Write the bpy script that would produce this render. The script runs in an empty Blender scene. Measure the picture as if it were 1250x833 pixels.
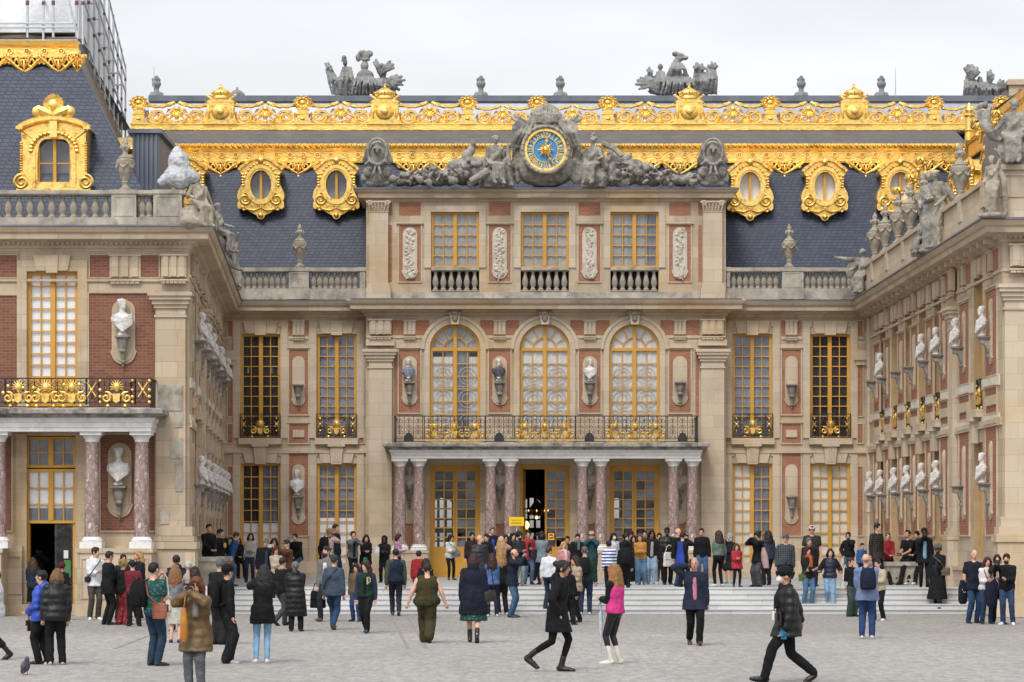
import bpy, math, random
import numpy as np
from mathutils import Vector, Matrix, noise as mnoise
PI = math.pi
rad = math.radians
SC = bpy.context.scene
COL = SC.collection
# ------------------------------------------------------------------ camera, world, sun, exposure
F = 3325.0            # focal length in photo pixels (photo is 1250 x 833)
HZ = 657.0            # photo row of the horizon
EYE = 2.05
cam_d = bpy.data.cameras.new('camera')
cam = bpy.data.objects.new('camera', cam_d)
COL.objects.link(cam)
cam.location = (0, 0, EYE)
cam.rotation_euler = (rad(90), 0, 0)
cam_d.sensor_width = 36.0
cam_d.lens = F / 1250.0 * 36.0
cam_d.shift_y = (HZ - 416.5) / 1250.0
cam_d.clip_start = 1.0
cam_d.clip_end = 6000.0
SC.camera = cam
SUN_EL, SUN_ROT = 52.0, 200.0
world = bpy.data.worlds.new('World')
SC.world = world
world.use_nodes = True
nt = world.node_tree
nt.nodes.clear()
sky = nt.nodes.new('ShaderNodeTexSky')
sky.sky_type = 'NISHITA'
sky.sun_disc = False
sky.sun_elevation = rad(SUN_EL)
sky.sun_rotation = rad(SUN_ROT)
sky.air_density = 1.0
sky.dust_density = 1.2
sky.ozone_density = 1.0
hs = nt.nodes.new('ShaderNodeHueSaturation')       # overcast: the blue is washed out by cloud
hs.inputs['Saturation'].default_value = 0.14
tc = nt.nodes.new('ShaderNodeTexCoord')
mp = nt.nodes.new('ShaderNodeMapping')
mp.inputs['Scale'].default_value = (2.0, 2.0, 7.0)
nz = nt.nodes.new('ShaderNodeTexNoise')
nz.inputs['Scale'].default_value = 2.2
nz.inputs['Detail'].default_value = 4.0
rmp = nt.nodes.new('ShaderNodeMapRange')
rmp.inputs['From Min'].default_value = 0.3
rmp.inputs['From Max'].default_value = 0.7
rmp.inputs['To Min'].default_value = 0.86
rmp.inputs['To Max'].default_value = 1.06
mul = nt.nodes.new('ShaderNodeMix')
mul.data_type = 'RGBA'
mul.blend_type = 'MULTIPLY'
mul.inputs[0].default_value = 1.0
bg = nt.nodes.new('ShaderNodeBackground')
bg.inputs['Strength'].default_value = 0.15
wo = nt.nodes.new('ShaderNodeOutputWorld')
L = nt.links.new
L(sky.outputs[0], hs.inputs['Color'])
L(tc.outputs['Generated'], mp.inputs['Vector'])
L(mp.outputs[0], nz.inputs['Vector'])
L(nz.outputs['Fac'], rmp.inputs['Value'])
L(hs.outputs[0], mul.inputs[6])
L(rmp.outputs[0], mul.inputs[7])
sep = nt.nodes.new('ShaderNodeSeparateXYZ')      # cloud cover is brighter overhead than at the horizon
L(tc.outputs['Generated'], sep.inputs[0])
zen = nt.nodes.new('ShaderNodeMapRange')
zen.inputs['From Min'].default_value = 0.0
zen.inputs['From Max'].default_value = 0.9
zen.inputs['To Min'].default_value = 0.47
zen.inputs['To Max'].default_value = 1.6
L(sep.outputs[2], zen.inputs['Value'])
mul2 = nt.nodes.new('ShaderNodeMix')
mul2.data_type = 'RGBA'
mul2.blend_type = 'MULTIPLY'
mul2.inputs[0].default_value = 1.0
L(mul.outputs[2], mul2.inputs[6])
L(zen.outputs[0], mul2.inputs[7])
L(mul2.outputs[2], bg.inputs['Color'])
L(bg.outputs[0], wo.inputs['Surface'])
sun_d = bpy.data.lights.new('sun', 'SUN')
sun_d.energy = 1.0
sun_d.angle = rad(16)
sun_d.color = (1.0, 0.96, 0.9)
sun = bpy.data.objects.new('sun', sun_d)
COL.objects.link(sun)
sun.location = (-20, -40, 60)
_sd = Vector((-math.sin(rad(20)) * math.cos(rad(SUN_EL)), -math.cos(rad(20)) * math.cos(rad(SUN_EL)), math.sin(rad(SUN_EL))))
sun.rotation_euler = _sd.to_track_quat('Z', 'Y').to_euler()
SC.view_settings.view_transform = 'Standard'
SC.view_settings.look = 'None'
SC.view_settings.gamma = 1.0
SC.view_settings.use_curve_mapping = False
SC.view_settings.exposure = 0.68
SC.render.engine = 'CYCLES'
SC.cycles.max_bounces = 6
SC.cycles.transparent_max_bounces = 12
try:
 SC.cycles.use_denoising = True
except Exception:
 pass
# ------------------------------------------------------------------ materials
def srgb(h):
 h = h.lstrip('#')
 if len(h) == 3: h = ''.join(q * 2 for q in h)
 c = [int(h[i:i + 2], 16) / 255 for i in (0, 2, 4)]
 return tuple(x / 12.92 if x <= 0.04045 else ((x + 0.055) / 1.055) ** 2.4 for x in c)
def newmat(name):
 m = bpy.data.materials.new(name)
 m.use_nodes = True
 t = m.node_tree
 t.nodes.clear()
 o = t.nodes.new('ShaderNodeOutputMaterial')
 b = t.nodes.new('ShaderNodeBsdfPrincipled')
 t.links.new(b.outputs[0], o.inputs[0])
 return m, t, b
def N(t, typ, **kw):
 n = t.nodes.new(typ)
 for k, v in kw.items():
  if k in n.bl_rna.properties:
   setattr(n, k, v)
  else:
   n.inputs[k].default_value = v
 return n
def mixc(t, fac, a, b, mode='MIX'):
 n = t.nodes.new('ShaderNodeMix')
 n.data_type = 'RGBA'
 n.blend_type = mode
 for idx, v in ((0, fac), (6, a), (7, b)):
  if isinstance(v, bpy.types.NodeSocket):
   t.links.new(v, n.inputs[idx])
  elif idx == 0:
   n.inputs[0].default_value = v
  else:
   n.inputs[idx].default_value = (*v[:3], 1)
 return n.outputs[2]
def ramp(t, src, lo, hi, a=0.0, b=1.0):
 n = t.nodes.new('ShaderNodeMapRange')
 n.inputs['From Min'].default_value = lo
 n.inputs['From Max'].default_value = hi
 n.inputs['To Min'].default_value = a
 n.inputs['To Max'].default_value = b
 t.links.new(src, n.inputs['Value'])
 return n.outputs[0]
def coords(t, kind='Object', wallmap=False, scale=(1, 1, 1)):
 tc_ = t.nodes.new('ShaderNodeTexCoord')
 v = tc_.outputs[kind]
 if wallmap:
  s = t.nodes.new('ShaderNodeSeparateXYZ')
  t.links.new(v, s.inputs[0])
  a = t.nodes.new('ShaderNodeMath')
  a.operation = 'ADD'
  t.links.new(s.outputs[0], a.inputs[0])
  t.links.new(s.outputs[1], a.inputs[1])
  c = t.nodes.new('ShaderNodeCombineXYZ')
  t.links.new(a.outputs[0], c.inputs[0])
  t.links.new(s.outputs[2], c.inputs[1])
  v = c.outputs[0]
 if scale != (1, 1, 1):
  m_ = t.nodes.new('ShaderNodeMapping')
  m_.inputs['Scale'].default_value = scale
  t.links.new(v, m_.inputs['Vector'])
  v = m_.outputs[0]
 return v
def noise(t, v, scale, detail=4, rough=0.6):
 n = t.nodes.new('ShaderNodeTexNoise')
 n.inputs['Scale'].default_value = scale
 n.inputs['Detail'].default_value = detail
 n.inputs['Roughness'].default_value = rough
 t.links.new(v, n.inputs['Vector'])
 return n.outputs['Fac']
def bump(t, b, h, strength=0.3, dist=0.02):
 n = t.nodes.new('ShaderNodeBump')
 n.inputs['Strength'].default_value = strength
 n.inputs['Distance'].default_value = dist
 t.links.new(h, n.inputs['Height'])
 t.links.new(n.outputs[0], b.inputs['Normal'])
def brick_mat(name, c1, c2, mortar, w, h, ms, rough=0.85, bias=0.0, stain=0.3, stain_col=(0.1, 0.09, 0.08), ochre=None, floor=False, bstr=0.25, offset=0.5, streak=0.0):
 m, t, b = newmat(name)
 v = coords(t) if floor else coords(t, wallmap=True)
 br = t.nodes.new('ShaderNodeTexBrick')
 br.offset = offset
 br.inputs['Color1'].default_value = (*c1, 1)
 br.inputs['Color2'].default_value = (*c2, 1)
 br.inputs['Mortar'].default_value = (*mortar, 1)
 br.inputs['Scale'].default_value = 1.0
 br.inputs['Mortar Size'].default_value = ms
 br.inputs['Mortar Smooth'].default_value = 0.2
 br.inputs['Bias'].default_value = bias
 br.inputs['Brick Width'].default_value = w
 br.inputs['Row Height'].default_value = h
 if floor:
  wv = noise(t, v, 1.3, 2)
  ad = t.nodes.new('ShaderNodeVectorMath')
  ad.operation = 'ADD'
  cx = t.nodes.new('ShaderNodeCombineXYZ')
  t.links.new(ramp(t, wv, 0, 1, -0.25, 0.25), cx.inputs[0])
  t.links.new(ramp(t, noise(t, v, 0.9, 2), 0, 1, -0.25, 0.25), cx.inputs[1])
  t.links.new(v, ad.inputs[0])
  t.links.new(cx.outputs[0], ad.inputs[1])
  t.links.new(ad.outputs[0], br.inputs['Vector'])
 else:
  t.links.new(v, br.inputs['Vector'])
 ov = coords(t)
 n1 = noise(t, ov, 0.9, 6, 0.65)
 n2 = noise(t, ov, 14.0, 5, 0.7)
 c = mixc(t, ramp(t, n2, 0.3, 0.7, 0.0, 0.35), br.outputs['Color'], tuple(x * 0.72 for x in c1))
 if ochre:
  c = mixc(t, ramp(t, noise(t, ov, 0.45, 3), 0.5, 0.7, 0.0, 0.65), c, ochre)
 c = mixc(t, ramp(t, n1, 0.52, 0.78, 0.0, stain), c, stain_col)
 if streak:
  sv = coords(t, scale=(3.0, 3.0, 0.22))
  c = mixc(t, ramp(t, noise(t, sv, 1.6, 5, 0.7), 0.55, 0.75, 0.0, streak), c, stain_col)
 if name == 'stone_setts':      # the nearer band of the forecourt is laid in a paler stone
  sp = t.nodes.new('ShaderNodeSeparateXYZ')
  t.links.new(coords(t), sp.inputs[0])
  ad2 = t.nodes.new('ShaderNodeMath')
  t.links.new(sp.outputs[1], ad2.inputs[0])
  t.links.new(ramp(t, noise(t, ov, 1.2, 3), 0, 1, -1.0, 1.0), ad2.inputs[1])
  c = mixc(t, ramp(t, ad2.outputs[0], 59.5, 57.5, 0, 0.5), c, (0.46, 0.44, 0.415))
  c = mixc(t, ramp(t, noise(t, coords(t, scale=(5.0, 1.5, 1)), 1.0, 9, .85), .45, .56, .5, 0), c, (0.17, 0.159, 0.146))
  c = mixc(t, ramp(t, noise(t, coords(t, scale=(.35, .08, 1)), 1.0, 5), .42, .62, .0, .32), c, (0.22, 0.205, 0.188))
 t.links.new(c, b.inputs['Base Color'])
 b.inputs['Roughness'].default_value = rough
 b.inputs['Specular IOR Level'].default_value = 0.25
 mx = t.nodes.new('ShaderNodeMath')
 mx.operation = 'ADD'
 t.links.new(ramp(t, br.outputs['Fac'], 0, 1, 1, 0), mx.inputs[0])
 t.links.new(ramp(t, n2, 0, 1, 0, 0.6), mx.inputs[1])
 bump(t, b, mx.outputs[0], bstr, 0.02)
 return m
def noise_mat(name, c1, c2, scale=3.0, rough=0.8, metal=0.0, lo=0.35, hi=0.65, bstr=0.15, spec=0.3, detail=6, sc=(1, 1, 1), stain=None, bscale=None, bdist=0.02):
 m, t, b = newmat(name)
 v = coords(t, scale=sc)
 n = noise(t, v, scale, detail, 0.65)
 c = mixc(t, ramp(t, n, lo, hi), c1, c2)
 if stain:
  c = mixc(t, ramp(t, noise(t, coords(t), stain[1], 5, 0.7), 0.5, 0.66, 0, stain[2]), c, stain[0])
 t.links.new(c, b.inputs['Base Color'])
 b.inputs['Roughness'].default_value = rough
 b.inputs['Metallic'].default_value = metal
 b.inputs['Specular IOR Level'].default_value = spec
 if bstr:
  bump(t, b, noise(t, v, bscale or scale * 4, 4), bstr, bdist)
 return m
M = {}
M['stone'] = brick_mat('limestone', (0.57, 0.46, 0.335), (0.42, 0.335, 0.235), (0.28, 0.23, 0.17), 1.15, 0.42, 0.006, ochre=(0.5, 0.33, 0.15), stain=0.65, stain_col=(0.23, 0.205, 0.175), bias=-0.1, bstr=0.2, streak=0.6)
M['stone_pale'] = brick_mat('pale_limestone', (0.59, 0.49, 0.37), (0.49, 0.4, 0.295), (0.34, 0.28, 0.205), 0.95, 0.42, 0.005, ochre=(0.53, 0.36, 0.17), stain=0.5, stain_col=(0.28, 0.25, 0.21), bias=-0.1, bstr=0.15, streak=0.45)
M['stone_wet'] = noise_mat('stained_limestone', (0.27, 0.245, 0.21), (0.5, 0.45, 0.37), 1.7, 0.9, stain=((0.1, 0.1, 0.09), 1.6, 0.65), sc=(1, 1, 0.7))
M['stone_grey'] = noise_mat('weathered_grey_stone', (0.19, 0.178, 0.16), (0.4, 0.37, 0.32), 2.2, 0.92, stain=((0.045, 0.045, 0.045), 1.7, 0.75), bstr=0.5, bscale=9, bdist=0.06)
M['stone_roof'] = noise_mat('weathered_roof_stone', (0.18, 0.18, 0.182), (0.33, 0.33, 0.322), 1.6, 0.92, stain=((0.05, 0.05, 0.055), 1.2, 0.6), bstr=0.6, bscale=6, bdist=0.08)
M['stone_vase'] = noise_mat('vase_limestone', (0.22, 0.2, 0.165), (0.46, 0.4, 0.31), 2.4, 0.9, stain=((0.08, 0.08, 0.075), 1.9, 0.7), bstr=0.3)
M['brick'] = brick_mat('red_brick', (0.38, 0.17, 0.1), (0.3, 0.12, 0.066), (0.38, 0.26, 0.18), 0.22, 0.075, 0.006, stain=0.25, stain_col=(0.2, 0.12, 0.09), bstr=0.3)
M['brick_dark'] = brick_mat('deep_red_brick', (0.25, 0.108, 0.07), (0.175, 0.07, 0.047), (0.28, 0.185, 0.14), 0.22, 0.075, 0.006, stain=0.3, stain_col=(0.12, 0.06, 0.05), bstr=0.3)
M['slate'] = brick_mat('blue_slate', (0.056, 0.07, 0.108), (0.036, 0.046, 0.074), (0.015, 0.018, 0.027), 0.2, 0.11, 0.011, rough=0.45, stain=0.35, stain_col=(0.06, 0.075, 0.1), bstr=0.6, streak=0.12)
M['slate_grey'] = brick_mat('grey_slate', (0.135, 0.136, 0.145), (0.095, 0.096, 0.104), (0.06, 0.06, 0.066), 0.3, 0.09, 0.01, rough=0.6, stain=0.5, stain_col=(0.19, 0.18, 0.17), bstr=0.5)
M['lead'] = noise_mat('grey_lead_sheet', (0.12, 0.14, 0.18), (0.19, 0.21, 0.25), 1.2, 0.42, metal=0.3, sc=(1, 1, 0.3))
M['zinc'] = noise_mat('pale_zinc', (0.24, 0.27, 0.33), (0.36, 0.39, 0.45), 0.8, 0.4, metal=0.2, sc=(1, 1, 0.3))
M['gold'] = noise_mat('gilding', (1.0, 0.62, 0.14), (1.0, 0.72, 0.24), 3.0, 0.3, metal=0.8, bstr=0.3, spec=0.5, bscale=14, bdist=0.03, stain=((0.34, 0.17, 0.035), 5.0, 0.7))
M['gold_trim'] = noise_mat('gilded_moulding', (0.98, 0.6, 0.13), (1.0, 0.71, 0.23), 2.0, 0.34, metal=0.75, bstr=0.4, spec=0.5, bscale=8, bdist=0.05, stain=((0.4, 0.23, 0.08), 2.4, 0.5), sc=(1, 1, 2.0))
M['ochre'] = noise_mat('ochre_paint', (0.55, 0.285, 0.045), (0.63, 0.335, 0.06), 1.5, 0.5, bstr=0.05)
M['gold_old'] = noise_mat('tarnished_gilding', (0.5, 0.31, 0.07), (0.85, 0.55, 0.15), 9.0, 0.42, metal=0.6, bstr=0.3, bscale=14, stain=((0.12, 0.08, 0.04), 6.0, 0.75))
M['slab'] = noise_mat('blackened_limestone', (0.14, 0.13, 0.12), (0.42, 0.39, 0.34), 2.6, 0.9, stain=((0.04, 0.04, 0.04), 2.2, 0.8))
M['belt'] = noise_mat('white_stone_belt', (0.6, 0.54, 0.45), (0.7, 0.64, 0.55), 2.0, 0.85, stain=((0.36, 0.32, 0.26), 1.3, 0.4))
M['reveal'] = noise_mat('ochre_stone_reveal', (0.37, 0.255, 0.135), (0.47, 0.345, 0.2), 1.4, 0.9, stain=((0.2, 0.15, 0.1), 1.5, 0.5))
M['iron'] = noise_mat('black_wrought_iron', (0.02, 0.02, 0.022), (0.04, 0.04, 0.043), 5, 0.5)
M['iron_brown'] = noise_mat('brown_wrought_iron', (0.06, 0.04, 0.032), (0.12, 0.075, 0.055), 5, 0.6)
M['marble_white'] = noise_mat('white_marble', (0.66, 0.65, 0.63), (0.78, 0.77, 0.75), 3, 0.55, stain=((0.35, 0.33, 0.31), 2.2, 0.3), bstr=0.08)
M['marble_cream'] = noise_mat('aged_marble', (0.5, 0.45, 0.37), (0.6, 0.54, 0.45), 3, 0.6, stain=((0.22, 0.2, 0.17), 2.5, 0.4))
M['bust_stone'] = noise_mat('bust_marble', (0.55, 0.525, 0.49), (0.7, 0.68, 0.65), 7, 0.6, stain=((0.22, 0.21, 0.2), 6.0, 0.5), bstr=0.25)
M['bust_dark'] = noise_mat('dark_bronze_marble', (0.035, 0.035, 0.045), (0.1, 0.095, 0.11), 6, 0.4)
M['bust_blue'] = noise_mat('blue_grey_marble', (0.13, 0.15, 0.2), (0.22, 0.24, 0.3), 6, 0.45)
M['console'] = noise_mat('console_stone', (0.2, 0.185, 0.165), (0.34, 0.31, 0.265), 4, 0.9, stain=((0.07, 0.065, 0.06), 3.0, 0.6))
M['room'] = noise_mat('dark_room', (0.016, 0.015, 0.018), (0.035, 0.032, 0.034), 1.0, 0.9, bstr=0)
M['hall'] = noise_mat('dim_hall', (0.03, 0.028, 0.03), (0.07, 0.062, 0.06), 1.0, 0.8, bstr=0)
M['blind'] = noise_mat('white_blind', (0.82, 0.83, 0.84), (0.9, 0.91, 0.92), 1.5, 0.9, bstr=0)
M['cream_blind'] = noise_mat('cream_blind', (0.7, 0.66, 0.55), (0.8, 0.77, 0.67), 1.5, 0.9, bstr=0)
M['grey_blind'] = noise_mat('grey_curtain', (0.26, 0.26, 0.255), (0.4, 0.39, 0.37), 0.8, 0.9, bstr=0, sc=(2, 1, 0.6))
M['lace'] = noise_mat('lace_curtain', (0.58, 0.565, 0.53), (0.72, 0.7, 0.66), 0.9, 0.9, bstr=0)
M['lace_line'] = noise_mat('lace_pattern', (0.4, 0.38, 0.35), (0.46, 0.44, 0.41), 2, 0.9, bstr=0)
M['sky_tint_blind'] = noise_mat('sky_tinted_curtain', (0.12, 0.14, 0.18), (0.25, 0.27, 0.32), 0.7, 0.9, bstr=0, sc=(0.6, 1, 1.6))  # grey-blue of sky mirrored in the glass, put into the curtain colour
M['dark_curtain'] = noise_mat('dark_curtain', (0.018, 0.018, 0.024), (0.05, 0.048, 0.052), 0.8, 0.9, bstr=0, sc=(2, 1, 1))
M['steel'] = noise_mat('galvanised_steel', (0.45, 0.48, 0.53), (0.6, 0.63, 0.67), 4, 0.45, metal=0.2)
M['red_coupler'] = noise_mat('red_clamp', (0.2, 0.08, 0.08), (0.14, 0.08, 0.08), 4, 0.6)
M['tarp'] = noise_mat('white_sheeting', (0.72, 0.74, 0.77), (0.84, 0.85, 0.87), 0.9, 0.5, bstr=0.5, bscale=1.1, bdist=0.25)
M['wrap'] = noise_mat('plastic_wrap', (0.4, 0.41, 0.43), (0.56, 0.57, 0.59), 3.5, 0.35, bstr=0.9, bscale=5, bdist=0.12)
M['sign_yellow'] = noise_mat('yellow_sign', (0.85, 0.58, 0.01), (0.88, 0.61, 0.015), 2, 0.5, bstr=0)
M['sign_red'] = noise_mat('red_sign', (0.55, 0.03, 0.03), (0.6, 0.04, 0.035), 2, 0.5, bstr=0)
M['clock_blue'] = noise_mat('clock_blue', (0.055, 0.25, 0.5), (0.075, 0.29, 0.55), 2, 0.5, bstr=0)
M['clock_pale'] = noise_mat('clock_pale', (0.55, 0.5, 0.35), (0.62, 0.55, 0.38), 2, 0.5, bstr=0)
M['paving'] = brick_mat('stone_setts', (0.4, 0.377, 0.35), (0.31, 0.292, 0.27), (0.15, 0.141, 0.13), 0.34, 0.24, 0.016, floor=True, stain=0.4, stain_col=(0.25, 0.23, 0.21), bstr=0.6, bias=-0.2)
M['step'] = brick_mat('grey_marble_steps', (0.62, 0.62, 0.615), (0.5, 0.5, 0.495), (0.24, 0.24, 0.24), 1.6, 5.0, 0.006, stain=0.5, stain_col=(0.38, 0.375, 0.37), bstr=0.15, rough=0.6)
M['court'] = brick_mat('court_marble', (0.42, 0.415, 0.41), (0.3, 0.3, 0.3), (0.2, 0.2, 0.2), 1.0, 1.0, 0.008, stain=0.4, stain_col=(0.25, 0.24, 0.23), floor=True, bstr=0.1)
def marble_red():
 m, t, b = newmat('veined_red_marble')
 v = coords(t, scale=(1, 1, 0.45))
 n = t.nodes.new('ShaderNodeTexNoise')
 n.inputs['Scale'].default_value = 7.0
 n.inputs['Detail'].default_value = 7
 n.inputs['Distortion'].default_value = 1.6
 t.links.new(v, n.inputs['Vector'])
 c = mixc(t, ramp(t, n.outputs['Fac'], 0.38, 0.62), (0.215, 0.14, 0.127), (0.35, 0.252, 0.228))
 n2 = t.nodes.new('ShaderNodeTexNoise')
 n2.inputs['Scale'].default_value = 9.0
 n2.inputs['Detail'].default_value = 3
 n2.inputs['Distortion'].default_value = 2.5
 t.links.new(v, n2.inputs['Vector'])
 c = mixc(t, ramp(t, n2.outputs['Fac'], 0.57, 0.66), c, (0.6, 0.52, 0.5))
 t.links.new(c, b.inputs['Base Color'])
 b.inputs['Roughness'].default_value = 0.4
 return m
M['marble_red'] = marble_red()
def glass_mat():
 m = bpy.data.materials.new('window_glass')
 m.use_nodes = True
 t = m.node_tree
 t.nodes.clear()
 o = t.nodes.new('ShaderNodeOutputMaterial')
 tr = N(t, 'ShaderNodeBsdfTransparent')
 tr.inputs[0].default_value = (0.95, 0.96, 0.97, 1)
 gl = N(t, 'ShaderNodeBsdfGlossy')
 gl.inputs['Roughness'].default_value = 0.04
 fr = N(t, 'ShaderNodeLayerWeight')
 pw = N(t, 'ShaderNodeMath', operation='POWER')
 t.links.new(fr.outputs['Facing'], pw.inputs[0])
 pw.inputs[1].default_value = 4.0
 rf_ = ramp(t, pw.outputs[0], 0, 1, 0.07, 0.7)
 nn = noise(t, coords(t), 1.8, 2)
 bp = t.nodes.new('ShaderNodeBump')
 bp.inputs['Strength'].default_value = 0.25
 bp.inputs['Distance'].default_value = 0.05
 t.links.new(nn, bp.inputs['Height'])
 t.links.new(bp.outputs[0], gl.inputs['Normal'])
 mx = N(t, 'ShaderNodeMixShader')
 t.links.new(rf_, mx.inputs[0])
 t.links.new(tr.outputs[0], mx.inputs[1])
 t.links.new(gl.outputs[0], mx.inputs[2])
 t.links.new(mx.outputs[0], o.inputs[0])
 return m
M['glass'] = glass_mat()
def emit_mat(name, col, s):
 m, t, b = newmat(name)
 b.inputs['Base Color'].default_value = (*col, 1)
 b.inputs['Emission Color'].default_value = (*col, 1)
 b.inputs['Emission Strength'].default_value = s
 return m
M['bulb'] = emit_mat('lamp_glow', (1.0, 0.72, 0.35), 1.4)
_cl = {}
def cloth(h, kind='plain'):
 """Fabric of sRGB colour h; kind: plain, puffer, plaid, stripe, denim, floral, leather, knit."""
 k = (h, kind)
 if k in _cl:
  return _cl[k]
 c = srgb(h)
 g_ = sum(c) / 3
 c = tuple((x * .86 + g_ * .14) * (.58 + .3 * g_) for x in c)
 m, t, b = newmat('fabric_' + kind)
 v = coords(t)
 n = noise(t, v, 9.0, 5)
 lo = tuple(x * 0.72 for x in c)
 hi = tuple(min(1, x * 1.2 + 0.004) for x in c)
 col = mixc(t, ramp(t, n, 0.3, 0.7), lo, hi)
 b.inputs['Roughness'].default_value = 0.85
 b.inputs['Specular IOR Level'].default_value = 0.25
 hgt = n
 if kind == 'puffer':
  w = t.nodes.new('ShaderNodeTexWave')
  w.bands_direction = 'Z'
  w.wave_profile = 'SIN'
  w.inputs['Scale'].default_value = 2.6
  w.inputs['Distortion'].default_value = 1.2
  w.inputs['Detail Scale'].default_value = 2.0
  t.links.new(v, w.inputs['Vector'])
  bump(t, b, w.outputs['Fac'], 0.5, 0.02)
  b.inputs['Roughness'].default_value = 0.5
  b.inputs['Specular IOR Level'].default_value = 0.4
 elif kind in ('plaid', 'stripe'):
  def bands(axis, sc_):
   w = t.nodes.new('ShaderNodeTexWave')
   w.bands_direction = axis
   w.inputs['Scale'].default_value = sc_
   t.links.new(v, w.inputs['Vector'])
   return w.outputs['Fac']
  if kind == 'stripe':
   col = mixc(t, ramp(t, bands('Z', 3.6), 0.45, 0.55), col, (0.75, 0.77, 0.8))
  else:
   pale = tuple(min(1, x * 3.2 + 0.03) for x in c)
   col = mixc(t, ramp(t, bands('Z', 5.2), 0.7, 0.9, 0, 0.5), col, pale)
   col = mixc(t, ramp(t, bands('X', 5.2), 0.7, 0.9, 0, 0.5), col, pale)
  bump(t, b, noise(t, v, 7, 3), 0.35, 0.04)
 elif kind == 'floral':
  vo = t.nodes.new('ShaderNodeTexVoronoi')
  vo.inputs['Scale'].default_value = 22
  t.links.new(v, vo.inputs['Vector'])
  col = mixc(t, ramp(t, vo.outputs['Distance'], 0.25, 0.4, 0.7, 0.0), col, tuple(min(1, x * 2.6 + 0.06) for x in c))
  bump(t, b, noise(t, v, 7, 3), 0.3, 0.04)
 elif kind == 'leather':
  b.inputs['Roughness'].default_value = 0.38
  b.inputs['Specular IOR Level'].default_value = 0.5
  bump(t, b, noise(t, v, 8, 3), 0.4, 0.04)
 elif kind == 'denim':
  col = mixc(t, ramp(t, noise(t, coords(t, scale=(1, 1, 0.5)), 4.5, 3), 0.45, 0.7, 0, 0.5), col, tuple(min(1, x * 1.5 + 0.02) for x in c))
  bump(t, b, noise(t, coords(t, scale=(1, 1, 1.6)), 8, 3), 0.45, 0.05)
 else:
  bump(t, b, noise(t, coords(t, scale=(1, 1, 0.7)), 7, 3), 0.5, 0.05)
 t.links.new(col, b.inputs['Base Color'])
 _cl[k] = m
 return m
SKIN = [noise_mat('skin', c, tuple(x * 1.12 for x in c), 8, 0.55, bstr=0, spec=0.35) for c in
  [(0.55, 0.31, 0.22), (0.46, 0.25, 0.165), (0.34, 0.18, 0.11), (0.07, 0.035, 0.022)]]
M['eye'] = noise_mat('eye_dark', (0.02, 0.015, 0.012), (0.03, 0.02, 0.018), 5, 0.4, bstr=0)
M['lip'] = noise_mat('lips', (0.33, 0.1, 0.085), (0.36, 0.12, 0.1), 5, 0.5, bstr=0)
_hr = {}
def hair_mat(h):
 if h not in _hr:
  c = srgb(h)
  _hr[h] = noise_mat('hair', tuple(x * 0.4 for x in c), tuple(min(1, x * 0.85 + 0.002) for x in c), 5, 0.5, sc=(9, 9, 0.8), bstr=0.8, bscale=7, bdist=0.02, spec=0.4)
 return _hr[h]
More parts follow.
